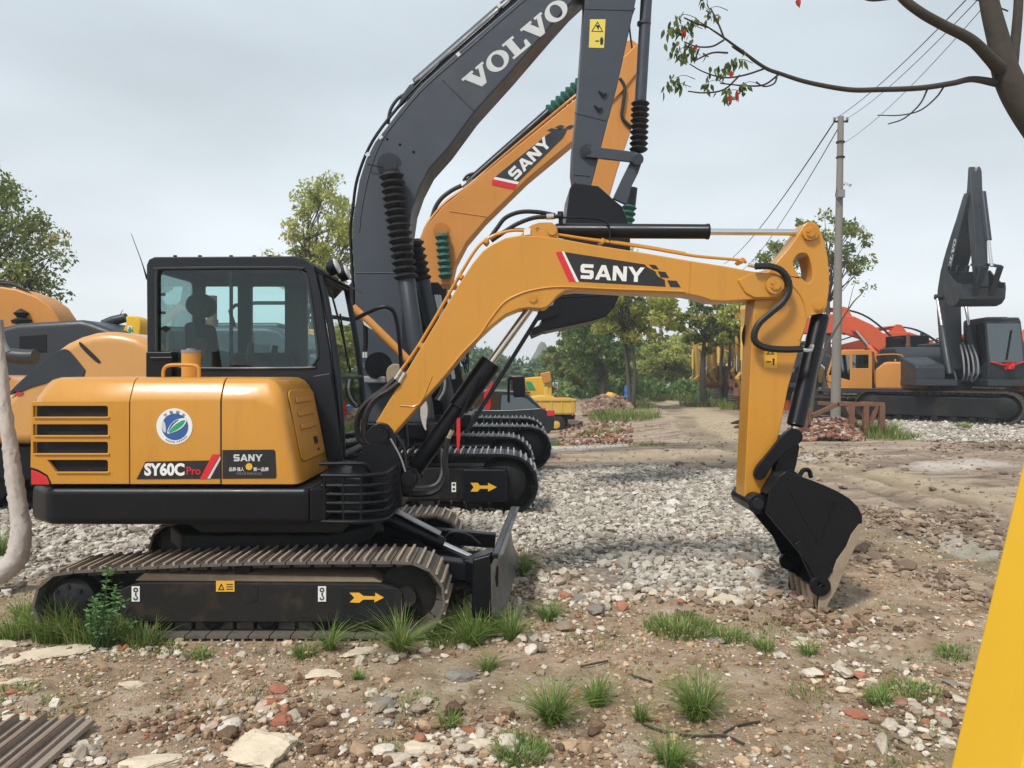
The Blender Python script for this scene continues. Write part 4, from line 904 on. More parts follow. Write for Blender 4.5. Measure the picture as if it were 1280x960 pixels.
# boom decals
yb = BY
def bdec(name, poly, m_, parent=boom, y=yb, d=.0015): mb = MB(); mb.px(poly, y-d, d*.8); return mb.build(name, m_, parent)
dl = bdec('brand_decal', [(706, 315), (806, 330.5), (809, 334), (819, 339), (822, 345), (831, 350), (832, 358.5), (722, 352)], DECALB)
bdec('red_stripe', [(694.5, 315.5), (702, 314), (720, 352.3), (711, 351.8)], RED, dl, y=yb-.001)
bdec('white_stripe', [(702, 314), (705, 314.5), (724, 352.6), (720, 352.3)], WHITE, dl, y=yb-.001)
for q4 in ([(811, 330.5), (819.5, 331.3), (824, 337), (816, 336)], [(822, 339), (832, 340), (836.5, 347.5), (826, 346.7)], [(834, 350.3), (846, 351), (851, 359.3), (838, 358.8)]): bdec('checker_mark', q4, DECALB, dl)
mb = MB(); letters(mb, 'SANY', lambda u, v, d: W(725+u*19.2+v*1.0, 348.2-(v*18.5)+u*1.15, yb-.0015)-Vector((0, d, 0)), .001, .79); mb.build('brand_lettering', WHITE, dl)
bdec('hook_label', [(655, 286), (663, 285), (663, 293), (655, 294)], WHITE, boom, y=yb+.02)
# ---- boom cylinder
yc = 5.50
a, b = W(511, 597, yc), W(614, 452, yc)
mb = MB(); mb.lathe(a, b, [(0, .05), (.02, .062), (.6, .062), (.61, .078), (.98, .08), (1, .075)], 26); bc = mb.build('boom_cylinder', BLACK, ME)
mb = MB(); mb.cyl(a.lerp(b, .9), W(668, 378, yc), .029, n=22); mb.build('piston_rod', CHROME, bc)
mb = MB(); mb.cyl(W(668, 376, yc-.13), W(668, 376, yc+.13), .035); mb.build('rod_pin', BLACK, bc)
mb = MB(); mb.beam(W(583, 540, yc-.07), W(677, 389, yc-.07), .04, .03); mb.build('cylinder_guard', BLACK, bc, bevel=.006)
up([(560, 545), (556, 575), (557, 596), (548, 612), (530, 618), (505, 617)], yc-.05, .022, 'hydraulic_hose', RUBBER, ME, ribs=.022)
up([(600, 470), (585, 500), (576, 520), (566, 535)], yc-.09, .011, 'cylinder_pipe', BLACK, bc)
up([(551, 560), (552, 590), (545, 605), (528, 609), (512, 608)], yc+.05, .010, 'hydraulic_hose', PLASTIC, ME)
mb = MB(); mb.cyl(W(565, 537, yc-.07), W(560, 547, yc-.06), .018); mb.build('hose_fitting', CHROME, ME)
up([(488, 548), (500, 570), (507, 590)], 5.28, .007, 'cable', PLASTIC, ME); up([(494, 542), (505, 560), (508, 585)], 5.32, .012, 'hydraulic_hose', RUBBER, ME)
mb = MB(); mb.px([(571, 523), (575, 522), (575.5, 545), (573.5, 565), (571, 560), (570.5, 540)], yc-.12, .004); mb.build('red_ribbon', REDCLOTH, ME)
# ---- arm
AY = 5.36; AD = .21
armp = [(1005, 281), (1009, 277.5), (1015, 277), (1021, 279.5), (1025, 286), (1031, 302), (1035, 322), (1037, 343), (1036.5, 363), (1034, 382), (1031, 391), (1020, 393), (1013, 395), (1008, 402), (1005, 416), (1000, 432), (993, 458), (986, 482), (980, 512), (973, 545), (966, 582), (960, 606), (950, 618), (938, 630), (931, 626), (930.5, 612), (933, 560), (937, 480), (940, 420), (943, 378), (948, 360), (958, 342), (972, 326), (986, 310), (996, 296)]
hole = chaikin([(991, 330), (995, 320), (1003, 315.5), (1010, 318), (1014, 330), (1016, 346), (1012, 355.5), (1003, 349), (995, 339)], 1)
mb = MB(); mb.px(armp, AY, AD, [hole]); arm = mb.build('arm', Y_MINI, ME, bevel=.012, seg=3)
mb = MB(); mb.cyl(W(1024, 383, AY-.02), W(1024, 383, AY), .038, n=24); mb.cyl(W(1024, 383, AY-.03), W(1024, 383, AY-.01), .024, n=20); mb.cyl(W(1013, 291, AY-.02), W(1013, 291, AY), .055, n=26); mb.build('pin_boss', Y_MINI, arm)
up([(985, 352), (998, 365), (1006, 382), (1007, 402), (999, 425)], AY-.001, .006, 'weld_bead', Y_MINI, arm)
def adec(name, poly, m_, y=AY, parent=arm): mb = MB(); mb.px(poly, y-.0015, .0012); return mb.build(name, m_, parent)
wl = adec('warning_label', [(955, 437.5), (971, 437.5), (971.5, 460.5), (955, 459)], ORLABEL)
mb = MB(); mb.px([(957.5, 443), (963, 437.8), (968.5, 443)], AY-.003, .001, [[(960, 442), (963, 439.3), (966, 442)]]); mb.px([(965.5, 449), (967, 447.5), (968.5, 449), (968, 452), (967.8, 456.5), (966, 456.5), (966, 452)], AY-.003, .001); mb.px([(958, 451.5), (964, 451.5), (964, 453), (958, 453)], AY-.003, .001); mb.build('warning_symbol', DECALB, wl)
# bucket cylinder
yc = AY+AD/2-.02
a, b = W(1026, 393, yc), W(994, 533, yc); mb = MB(); mb.lathe(a, b, [(0, .055), (.02, .062), (.97, .062), (.98, .066), (1, .05)], 24); bcyl = mb.build('bucket_cylinder', BLACK, ME)
mb = MB(); mb.cyl(a.lerp(b, .9), W(990, 548, yc), .028); mb.build('piston_rod', CHROME, bcyl)
up([(1029, 400), (1020, 430), (1012, 470)], yc-.07, .008, 'cylinder_pipe', BLACK, bcyl)
# links
def link(p, q, wd, y0, th, name='link'):
    a, b = Vector(p), Vector(q); d = (b-a).normalized(); n_ = Vector((-d.y, d.x)); P_ = []
    for k in range(9): an = math.pi/2+k*math.pi/8; P_.append(tuple(a+(d*math.cos(an)+n_*math.sin(an))*wd))
    for k in range(9): an = -math.pi/2+k*math.pi/8; P_.append(tuple(b+(d*math.cos(an)+n_*math.sin(an))*wd))
    mb = MB(); mb.px(P_, y0, th); return mb.build(name, BLACK, ME, bevel=.006)
for y0 in (AY-.05, AY+AD+.01):
    mb = MB(); mb.px(chaikin([(996, 535), (1004, 541), (1004, 551), (997, 556), (978, 567), (962, 588), (955, 600), (946, 600), (942, 594), (946, 583), (958, 570), (975, 548), (985, 537)], 2), y0, .04); mb.build('side_link', BLACK, ME, bevel=.006)
mb = MB(); mb.px(chaikin([(980, 545), (1002, 548), (994, 592), (985, 606), (966, 604), (968, 590)], 1), AY+.0, AD); mb.build('bucket_link', BLACK, ME, bevel=.01)
# ---- bucket
KY0, KY1 = 5.19, 5.75
sidep = [(957, 640), (963, 612), (973, 596), (983, 589), (1000, 595), (1027, 605), (1047, 614), (1062, 623), (1073, 634), (1078, 645), (1078, 657), (1073, 674), (1066, 690), (1056, 710), (1046, 735), (1036, 752), (1028, 771), (1022, 762), (1023, 742), (1014, 722), (1000, 692), (975, 662)]
mb = MB(); mb.px(sidep, KY0, .025); bk_ = mb.build('bucket', BLACK, ME, bevel=.005)
off = Vector((0, KY1-KY0-.025, 0)); mb = MB(); mb.prism(sidep, lambda p: W(p[0], p[1], KY0)+off, lambda p: W(p[0], p[1], KY0)+off+Vector((0, .025, 0))); mb.build('side_plate', BLACK, bk_, bevel=.005)
curve = [(960, 618), (973, 597), (984, 590.5), (1000, 596), (1027, 606), (1047, 615), (1062, 624), (1073, 636), (1077.5, 646), (1077, 657), (1072, 674), (1065, 690), (1055, 710), (1045, 735), (1035, 752), (1027, 770)]
mb = MB()
for i in range(len(curve)-1):
    a0, b0 = W(*curve[i], KY0), W(*curve[i+1], KY0); d = (b0-a0).normalized(); nn = Vector((d.z, 0, -d.x))*-.018
    if nn.x*(1020-curve[i][0])+nn.z*(curve[i][1]-680) < 0: nn = -nn
    e_ = Vector((0, KY1-KY0-.05, 0)); s0 = Vector((0, .025, 0))
    a0, b0 = a0+s0, b0+s0
    mb.add([a0, b0, b0+e_, a0+e_, a0+nn, b0+nn, b0+nn+e_, a0+nn+e_], [(0, 1, 2, 3), (7, 6, 5, 4), (0, 4, 5, 1), (1, 5, 6, 2), (2, 6, 7, 3), (3, 7, 4, 0)])
mb.build('bucket_shell', BLACK_DUST, bk_)
mb = MB(); mb.px([(1078.5, 655), (1073.5, 675), (1066, 691), (1056.5, 711), (1046.5, 736), (1036.5, 753), (1028.5, 773), (1022, 764), (1024, 744), (1029, 730), (1041, 714), (1046, 700), (1058, 683), (1064, 668), (1074, 655)], KY0-.008, .008); mb.build('mud_crust', MUDC, bk_, bevel=.003)
mb = MB(); mb.px([(993, 680), (1001, 676), (1042, 712), (1036, 722), (1020, 726), (1010, 706)], KY0-.02, .02)
mb.build('wear_plate', BLACK, bk_, bevel=.005)
mb = MB(); mb.px(circ(1026, 733, 13, 16), KY0-.03, .03, [circ(1024, 730, 2.5, 8)]); mb.build('side_cutter', BLACK, bk_, bevel=.006)
up([(985, 610), (1003, 645), (1024, 680)], KY0-.001, .004, 'weld_bead', BLACK, bk_, sub=1); up([(1024, 680), (1042, 627), (1053, 634)], KY0-.001, .005, 'weld_bead', BLACK, bk_, sub=1)
mb = MB()
for y0 in (KY0+.13, KY0+.39): mb.px([(955, 640), (950, 628), (958, 614), (975, 588), (990, 587), (1004, 596), (985, 606), (968, 640)], y0, .035)
mb.cyl(W(948, 630, KY0+.06), W(948, 630, KY0+.06)+Vector((0, .42, 0)), .068, n=24); mb.cyl(W(985, 601, KY0+.1), W(985, 601, KY0+.1)+Vector((0, .36, 0)), .05)
mb.cyl(W(948, 630, KY0+.045), W(948, 630, KY0+.06), .04, n=18)
mb.build('bucket_ears', BLACK, bk_, bevel=.005)
mb = MB(); mb.tube([W(1000, 594, 5.4), W(1004, 588, 5.4), W(1011, 588, 5.4), W(1014, 597, 5.4)], .016); mb.build('lifting_eye', BLACK, bk_)
mb = MB(); mb.px(circ(985, 702, 10, 14), 5.62, .03, [circ(986, 701, 2, 8)]); mb.px([(976, 696), (1000, 690), (1006, 705), (990, 713)], 5.64, .03); mb.build('side_cutter', BLACK, bk_)
for i in range(5):
    yy = KY0+.02+i*.115; mb = MB(); a0 = W(1027, 766, KY0); a0.y = yy+.03; d = Vector((-.25, 0, -1)).normalized(); sd = Vector((1, 0, -.25)).normalized()
    r_ = a0+Vector((-.012, 0, .14))
    mb.add([r_+sd*.022+Vector((0, -.03, 0)), r_-sd*.022+Vector((0, -.03, 0)), r_-sd*.022+Vector((0, .03, 0)), r_+sd*.022+Vector((0, .03, 0)),
            a0+d*.03+sd*.004+Vector((0, -.02, 0)), a0+d*.03-sd*.004+Vector((0, -.02, 0)), a0+d*.03-sd*.004+Vector((0, .02, 0)), a0+d*.03+sd*.004+Vector((0, .02, 0))],
           [(0, 1, 2, 3), (7, 6, 5, 4), (0, 4, 5, 1), (1, 5, 6, 2), (2, 6, 7, 3), (3, 7, 4, 0)])
    mb.build('tooth', MUDC, bk_, bevel=.004)
# ---- dozer blade
prof = [(.03, .50), (-.005, .46), (-.03, .38), (-.04, .30), (-.03, .20), (.0, .12), (.03, .07)]
bx = lambda y: -.085+(y-4.80)*.07
mb = MB()
for i in range(len(prof)-1):
    (a, za), (b, zb_) = prof[i], prof[i+1]
    vs = []
    for y in (4.80, 6.50): vs += [(bx(y)+a, y, za), (bx(y)+b, y, zb_), (bx(y)+b-.03, y, zb_), (bx(y)+a-.03, y, za)]
    mb.add(vs, [(0, 1, 2, 3), (7, 6, 5, 4), (0, 4, 5, 1), (1, 5, 6, 2), (2, 6, 7, 3), (3, 7, 4, 0)])
bl = mb.build('dozer_blade', paint('blade_sheen_paint', (.085, .083, .078), .38, dirt=.8, dcol=(.03, .03, .03), dsc=3.5), ME)  # lighter grey than the black parts, reflection of the blade face as colour
mb = MB(); vs = []
mb.add([(bx(4.8)-.16, 4.79, .47), (bx(4.8)-.05, 4.79, .50), (bx(4.8)-.045, 4.79, .1), (bx(4.8)-.17, 4.79, .1), (bx(4.8)-.16, 4.83, .47), (bx(4.8)-.05, 4.83, .50), (bx(4.8)-.045, 4.83, .1), (bx(4.8)-.17, 4.83, .1)], [(0, 1, 2, 3), (7, 6, 5, 4), (0, 4, 5, 1), (1, 5, 6, 2), (2, 6, 7, 3), (3, 7, 4, 0)])
mb.build('blade_end_plate', BLACK, bl, bevel=.01)
mb = MB(); mb.beam((bx(4.8)-.02, 4.8, .485), (bx(6.5)-.02, 6.5, .485), .05, .04); mb.build('blade_top_edge', BLACK, bl, bevel=.01)
mb = MB()
mb.add([(-1.0, 5.12, .46), (-.26, 5.12, .36), (-.26, 5.12, .24), (-1.0, 5.12, .30), (-1.0, 5.24, .46), (-.26, 5.24, .36), (-.26, 5.24, .24), (-1.0, 5.24, .30)], [(0, 1, 2, 3), (7, 6, 5, 4), (0, 4, 5, 1), (1, 5, 6, 2), (2, 6, 7, 3), (3, 7, 4, 0)])
mb.beam((-.30, 5.18, .31), (-.12, 5.0, .30), .1, .14); mb.beam((-.30, 5.18, .33), (-.12, 5.5, .33), .1, .1)
mb.build('blade_arm', BLACK, ME, bevel=.01)
mb = MB(); mb.beam((-1.0, 6.02, .40), (-.13, 6.02, .32), .1, .11); mb.build('blade_arm', BLACK, ME, bevel=.01)
mb = MB(); mb.xy([(-.95, 5.15), (-.2, 5.15), (-.2, 6.05), (-.95, 6.05)], .20, .235); mb.build('blade_floor', BLACK_DUST, ME)
mb = MB(); mb.lathe((-1.0, 5.60, .62), (-.50, 5.60, .38), [(0, .055), (.95, .055), (1, .045)], 20); dcyl = mb.build('blade_cylinder', PAINTG if 'PAINTG' in globals() else BLACK, ME)
mb = MB(); mb.cyl((-.52, 5.60, .39), (-.22, 5.60, .25), .025); mb.build('piston_rod', CHROME, dcyl)
mb = MB(); mb.beam((-.9, 5.6, .655), (-.52, 5.6, .46), .12, .012); mb.build('cylinder_shield', STEEL, dcyl, bevel=.004)
up([(600, 680), (585, 668), (565, 665), (556, 672)], 5.6, .008, 'blade_hose', RUBBER, dcyl)
# ================================================================== FULL-SIZE EXCAVATORS
def simple_cab(root, paintm, x0, x1, y0, y1, z0, z1, glass=GLASSD, open_side=True):
    """cab with side windows, sloping windscreen, roof, seat; x1 is the front"""
    pr = [(x0, z0), (x1, z0), (x1+.08, z0+.45), (x1-.16, z1-.12), (x1-.26, z1), (x0+.06, z1), (x0, z1-.08)]
    wf = [(x0+(x1-x0)*.50, z0+.30), (x1-.02, z0+.50), (x1-.22, z1-.16), (x0+(x1-x0)*.50, z1-.16)]
    wr = [(x0+.12, z0+.75), (x0+(x1-x0)*.44, z0+.75), (x0+(x1-x0)*.44, z1-.16), (x0+.12, z1-.16)]
    mb = MB(); mb.xz(pr, y0, y0+.05, [wf, wr]); cab = mb.build('cab', paintm, root, bevel=.012)
    mb = MB(); mb.xz(pr, y1-.05, y1, [wf, wr]); mb.build('cab_side', paintm, cab, bevel=.012)
    for y in (y0+.02, y1-.03):
        for w_ in (wf, wr): mb = MB(); mb.xz(w_, y, y+.006); mb.build('window', glass, cab)
    mb = MB(); mb.xz([(x0, z1-.06), (x1-.2, z1-.06), (x1-.26, z1+.01), (x0+.06, z1+.01)], y0+.01, y1-.01); mb.box(((x0+x1)/2-.1, (y0+y1)/2, z1+.02), ((x1-x0)*.5, (y1-y0)*.6, .04)); mb.build('roof', paintm, cab, bevel=.02)
    mb = MB(); mb.box((x0+.025, (y0+y1)/2, (z0+z1)/2), (.045, y1-y0-.1, z1-z0-.1)); mb.box(((x0+x1)/2, (y0+y1)/2, z0+.03), (x1-x0, y1-y0-.1, .06)); mb.build('cab_back', paintm, cab)
    ym = (y0+y1)/2
    def fp3(y, s_): a = Vector((x1+.08, y, z0+.45)); b = Vector((x1-.16, y, z1-.12)); return a.lerp(b, s_)
    mb = MB(); a, b, c, d = fp3(y0+.05, .02), fp3(y1-.05, .02), fp3(y1-.05, 1), fp3(y0+.05, 1); o = Vector((-.01, 0, 0))
    mb.add([a, b, c, d, a+o, b+o, c+o, d+o], [(0, 1, 2, 3), (7, 6, 5, 4)]); mb.build('windscreen', glass, cab)
    mb = MB(); mb.xz([(x1, z0), (x1+.08, z0+.45), (x1+.03, z0+.47), (x1-.05, z0)], y0+.05, y1-.05); mb.build('front_panel', paintm, cab); mb = MB(); mb.beam(fp3(y0+.03, 1)+o, fp3(y1-.03, 1)+o, .05, .08); mb.build('windscreen_header', paintm, cab)
    mb = MB(); mb.beam(fp3(ym, .1)+Vector((.03, 0, 0)), fp3(ym+.2, .8)+Vector((.03, 0, 0)), .02, .03, (0, 1, 0)); mb.build('wiper', BLACK, cab)
    mb = MB(); mb.box((x0+.45, ym, z0+.5), (.5, .5, .15)); mb.box((x0+.25, ym, z0+.9), (.14, .48, .75)); mb.box((x0+.25, ym, z0+1.38), (.1, .26, .18)); mb.build('seat', SEAT, cab, bevel=.04)
    return cab
def two_d(poly, org, ang, sc=1.0):
    c, s_ = math.cos(rad(ang)), math.sin(rad(ang)); return [(org[0]+(p[0]*c-p[1]*s_)*sc, org[1]+(p[0]*s_+p[1]*c)*sc) for p in poly]
def bellows(mb, a, b, r, n=14, pitch=.07):
    a, b = Vector(a), Vector(b); k = max(4, int((b-a).length/pitch)); pr = []
    for i in range(k): pr += [(i/k, r*.72), ((i+.5)/k, r*1.15), ((i+.75)/k, r*1.0)]
    pr.append((1, r*.72)); mb.lathe(a, b, pr, n)
def excavator(label, loc, rz, body, boomm, armm, cabm, accent=GREYD, shoe=(SHOER, SHOEG), scale=1.0, track_h=.92, pose=None, group='full size excavators parked in the yard', hood=None, detail=1, cab_h=2.95, name='excavator', tracklen=(-2.15, 2.2), letter=None, lettermat=WHITE, pitch=.2, cyl=None, decalm=None, under_rz=0):
    """x forward, y to the machine's left (where the cab is), z up"""
    R = thing(name, label, 'excavator', loc, rz, group, scale)
    cyl = cyl or boomm
    x0, x1 = tracklen; r = track_h/2-.04
    P = track_path(x0, x1, r, r, track_h-.05, .02)
    for ya, yb in ((-1.45, -.87), (.87, 1.45)):
        build_track(P, ya, yb, pitch, 'track', list(shoe), R, th=.03, gh=.03, gr=2, band=.08)
        mb = MB(); mb.xz([(x0+.55, .18), (x1-.6, .18), (x1-.45, .3), (x1-.45, track_h-.32), (x1-.6, track_h-.22), (x0+.6, track_h-.2), (x0+.45, track_h-.4), (x0+.45, .3)], ya+.08, yb-.1); tf = mb.build('track_frame', BLACK_DUST, R, bevel=.03)
        for xx, nm in ((x1-r-.03, 'idler'), (x0+r+.03, 'sprocket')):
            mb = MB(); mb.lathe((xx, ya+.06, r+.04), (xx, yb-.06, r+.04), [(0, r*.45), (.1, r*.7), (.2, r*.72), (.25, r*.86), (.8, r*.86), (1, r*.5)], 22); mb.build(nm, BLACK_DUST, R)
        for k in range(7):
            xx = x0+.75+k*(x1-x0-1.5)/6; mb = MB(); mb.cyl((xx, ya+.1, .14), (xx, yb-.1, .14), .09, n=12); mb.build('track_roller', BLACK_DUST, R)
    mb = MB(); mb.xy([(-.9, -1.0), (.9, -1.0), (.6, -.4), (.6, .4), (.9, 1.0), (-.9, 1.0), (-.6, .4), (-.6, -.4)], .45, track_h-.05); mb.cyl((0, 0, track_h-.1), (0, 0, track_h+.12), .62, n=30); mb.build('undercarriage', BLACK_DUST, R, bevel=.02)
    if under_rz:
        for ch in R.children: ch.rotation_euler[2] = under_rz
    zd = track_h+.10
    # deck
    mb = MB(); mb.xy([(-2.2, -1.35), (1.35, -1.35), (1.45, -1.2), (1.45, -.3), (.5, -.25), (.5, .3), (1.75, .35), (1.75, 1.35), (-2.2, 1.35)], zd, zd+.18); mb.build('deck', accent, R, bevel=.02)
    zh = hood or zd+1.15
    # counterweight
    pl_ = [(-1.75, -1.35)]+[(-2.05-.62*math.sqrt(max(0, 1-(k/8)**2)), 1.35*k/8) for k in range(-8, 9)]+[(-1.75, 1.35)]
    mb = MB(); mb.xy(pl_, zd-.02, zh-.12); mb.build('counterweight', accent if decalm is None else decalm, R, bevel=.09, seg=3)
    # engine hood and side doors
    mb = MB(); mb.xz([(-1.8, zd+.16), (-.05, zd+.16), (-.05, zh-.28), (-.35, zh-.02), (-.5, zh), (-1.8, zh)], -1.34, 1.34); hd = mb.build('engine_hood', body, R, bevel=.07, seg=3)
    mb = MB(); mb.xz([(-.02, zd+.16), (1.3, zd+.16), (1.3, zh-.62), (1.2, zh-.55), (-.02, zh-.3)], -1.34, -.55); mb.build('fuel_tank', body, R, bevel=.05, seg=3)
    for s_ in (-1, 1):
        mb = MB(); y = 1.345*s_; mb.xz(rrect(-1.68, zd+.3, -1.05, zh-.25, .05), y-.01*s_, y+.006*s_); dr = mb.build('side_door', accent, hd, bevel=.004)
        mb = MB()
        for k in range(6): mb.box((-1.36, y+.009*s_, zd+.42+k*.09), (.5, .012, .03))
        mb.build('louvre', BLACK, dr)
        mb = MB(); mb.tube([(-.9, 1.2*s_, zh), (-.9, 1.2*s_, zh+.25), (-.1, 1.2*s_, zh+.25), (-.1, 1.2*s_, zh)], .022, n=6, sub=3); mb.build('hand_rail', BLACK if body is not Y_FAR else Y_FAR, R)
    mb = MB(); mb.lathe((-1.4, -.6, zh), (-1.4, -.6, zh+.42), [(0, .07), (.3, .075), (.31, .06), (1, .06)], 14); mb.build('exhaust', RUST, R)
    mb = MB(); mb.box((-1.1, .3, zh+.05), (.9, 1.2, .12)); mb.build('hood_hump', body, hd, bevel=.05)
    cab = simple_cab(R, cabm, .05, 1.55, .42, 1.36, zd+.17, cab_h)
    # mirrors
    mb = MB(); mb.tube([(1.45, 1.38, cab_h-1.2), (1.6, 1.6, cab_h-1.1), (1.6, 1.6, cab_h-.8)], .015, n=5); mb.box((1.6, 1.62, cab_h-.8), (.04, .18, .3)); mb.build('mirror', BLACK, cab)
    # boom bracket
    fx, fz = .45, zd+.45
    for y in (-.24, .18): mb = MB(); mb.xz([(fx-.5, zd+.1), (fx+.75, zd+.1), (fx+.6, zd+.4), (fx+.1, fz+.18), (fx-.15, fz+.15)], y, y+.06); mb.build('boom_bracket', accent, R, bevel=.02)
    if pose:
        th, al, ga, blen = pose.get('boom', 45), pose.get('arm', -80), pose.get('bucket', -30), pose.get('len', 5.7)
        k = blen/5.7
        bp = [(0, .22), (-.2, .1), (-.2, -.12), (.1, -.22), (1.2, .25), (2.0, .55), (2.7, .62), (3.6, .35), (5.6, -.16), (5.8, -.1), (5.85, .1), (5.7, .2), (4.2, .82), (3.2, 1.25), (2.5, 1.33), (1.8, 1.18), (1.0, .8)]
        bp2 = two_d([(p[0]*k, p[1]*k) for p in bp], (fx, fz), th)
        mb = MB(); mb.xz(bp2, -.26, .20); bo = mb.build('boom', boomm, R, bevel=.03)
        T = lambda x, z: two_d([(x*k, z*k)], (fx, fz), th)[0]
        tip = T(5.72, .02)
        # lift cylinders
        cp = T(2.35, .85); bpnt = (fx+.75, zd+.3)
        for y in (-.40, .34):
            a = Vector((bpnt[0], y, bpnt[1])); b = Vector((cp[0], y, cp[1])); mb = MB(); mb.lathe(a, a.lerp(b, .62), [(0, .07), (.02, .095), (.97, .095), (1, .07)], 16); cy = mb.build('boom_cylinder', cyl, R)
            mb = MB(); mb.cyl(a.lerp(b, .6), b, .045, n=12); mb.build('piston_rod', CHROME, cy)
        mb = MB(); mb.cyl((cp[0], -.46, cp[1]), (cp[0], .42, cp[1]), .08); mb.build('pivot_pin', boomm, bo)
        # arm
        A = lambda x, z: two_d([(x*k, z*k)], tip, al)[0]
        sl = pose.get('slim', 1); mb = MB(); mb.xz([A(p[0], p[1]*sl) for p in ((-.95, .30), (-.75, .42), (-.2, .34), (.6, .45), (2.6, .22), (3.0, .16), (3.05, 0), (2.95, -.14), (.5, -.18), (0, -.22), (-.3, 0))], -.19, .13); ar = mb.build('arm', armm, R, bevel=.03)
        a = T(2.9, 1.5); b = A(-.85, .34); a, b = Vector((a[0], -.03, a[1])), Vector((b[0], -.03, b[1]))
        mb = MB(); mb.cyl(a, a.lerp(b, .6), .085, n=16); cy = mb.build('arm_cylinder', cyl, R); mb = MB(); mb.cyl(a.lerp(b, .58), b, .042, n=12); mb.build('piston_rod', CHROME, cy)
        mb = MB(); mb.xz([T(2.5, 1.25), T(2.8, 1.6), T(3.0, 1.6), T(3.3, 1.15)], -.14, .08); mb.build('cylinder_bracket', boomm, bo, bevel=.01)
        ae = A(2.95, .02); mid = A(2.3, .20)
        jn = A(2.55, .78); a, b = A(.1, .62), jn; a, b = Vector((a[0], -.03, a[1])), Vector((b[0], -.03, b[1]))
        mb = MB(); mb.cyl(a, a.lerp(b, .65), .075, n=14); cy = mb.build('bucket_cylinder', cyl, R); mb = MB(); mb.cyl(a.lerp(b, .6), b, .04, n=12); mb.build('piston_rod', CHROME, cy)
        B = lambda x, z: two_d([(x*k, z*k)], ae, ga)[0]
        for y in (-.26, .14):
            mb = MB(); mb.beam((jn[0], y, jn[1]), (mid[0], y, mid[1]), .06, .14, (0, 1, 0)); mb.build('side_link', armm, R)
            q_ = B(.1, .42); mb = MB(); mb.beam((jn[0], y+.04, jn[1]), (q_[0], y+.04, q_[1]), .06, .14, (0, 1, 0)); mb.build('bucket_link', armm, R)
        bs = pose.get('bs', 1); B0 = B; B = lambda x, z: B0(x*bs, z*bs)
        bpo = [B(*p) for p in ((-.1, -.12), (-.12, .1), (0, .5), (.25, .62), (.7, .62), (1.15, .42), (1.4, 0), (1.38, -.45), (1.2, -.85), (1.0, -.9), (.6, -.5), (.2, -.2))]
        bm_ = pose.get('bm', armm)
        mb = MB(); mb.xz(bpo, -.60, -.56); bu = mb.build('bucket', bm_, R); mb = MB(); mb.xz(bpo, .50, .54); mb.build('side_plate', bm_, bu)
        sh = [B(*p) for p in ((-.08, .1), (0, .5), (.25, .62), (.7, .62), (1.15, .42), (1.4, 0), (1.38, -.45), (1.18, -.9))]
        mb = MB()
        for i in range(len(sh)-1): mb.beam((sh[i][0], -.03, sh[i][1]), (sh[i+1][0], -.03, sh[i+1][1]), .04, 1.1, (0, 1, 0)) if False else mb.beam((sh[i][0], -.03, sh[i][1]), (sh[i+1][0], -.03, sh[i+1][1]), 1.1, .045, (sh[i][1]-sh[i+1][1], 0, sh[i+1][0]-sh[i][0]))
        mb.build('bucket_shell', bm_, bu)
        for i in range(5): t0 = B(1.22, -.8); t1 = B(1.02, -1.12); mb = MB(); yy = -.53+i*.25; mb.beam((t0[0], yy, t0[1]), (t1[0], yy, t1[1]), .08, .07, (0, 1, 0)); mb.build('tooth', STEEL if bm_ is not GREYD else bm_, bu)
        # hose
        pts = [T(.4, .4), T(1.2, 1.0), T(2.2, 1.45), T(3.2, 1.42), T(4.4, .95), T(5.4, .45)]
        for y in (-.15, .05): mb = MB(); mb.tube([(p[0], y, p[1]+.03) for p in pts], .025, n=6, sub=4); mb.build('hydraulic_hose', RUBBER, bo)
        if letter:
            u0, v0, hgt, xs_ = pose.get('let', (3.3, .55, .30, 1.2))
            mb = MB(); an = math.degrees(math.atan2(-(.62-.0), 2.6))
            def lf(u, v, d, s_=-1):
                c_, s2 = math.cos(rad(pose.get('lang', -13))), math.sin(rad(pose.get('lang', -13)))
                p = T(u0+(u*c_-v*s2)*hgt, v0+(u*s2+v*c_)*hgt); return Vector((p[0], -.262-d, p[1]))
            letters(mb, letter, lf, .004, xs_); mb.build('brand_lettering', lettermat, bo)
    return R
# ---- the big slate-grey excavator right behind the small one
VO = excavator('big slate-grey excavator towering behind the small yellow one, arm hanging from above the picture', (-2.3, 10.07, 0), 0, GREYM, GREYM, GREYM, BLACK, accent=BLACK, shoe=(SHOEB, SHOEB2), tracklen=(-2.0, 2.6), track_h=.78, detail=2, hood=2.16, cab_h=2.86, pitch=.15)
WROOT[VO.name] = Vector(VO.location)
VY = 9.72
vb = [(449, 560), (447, 500), (445, 440), (443, 350), (440, 300), (441, 275), (449, 225), (457, 200), (468, 178), (482, 160), (500, 136), (528, 104), (570, 66), (640, 6), (700, -46), (760, -98), (790, -118), (815, -122), (828, -112), (830, -96), (815, -80), (760, -40), (715, 2), (690, 30), (640, 88), (594, 139), (561, 184), (537, 211), (524, 236), (515, 262), (511, 290), (507, 330), (505, 360), (503, 450), (500, 560)]
vb = vb[:6]+vb[6:]
mb = MB(); mb.px(vb, VY, .58); vboom = mb.build('boom', GREYM, VO, bevel=.02)
def vt(pts, Y, r, name, m_, parent, **k): return up(pts, Y, r, name, m_, parent, **k)
vt([(444, 341), (506, 341)], VY-.001, .008, 'weld_bead', GREYM, vboom, sub=1); vt([(553, 100), (592, 138)], VY-.001, .008, 'weld_bead', GREYM, vboom, sub=1)
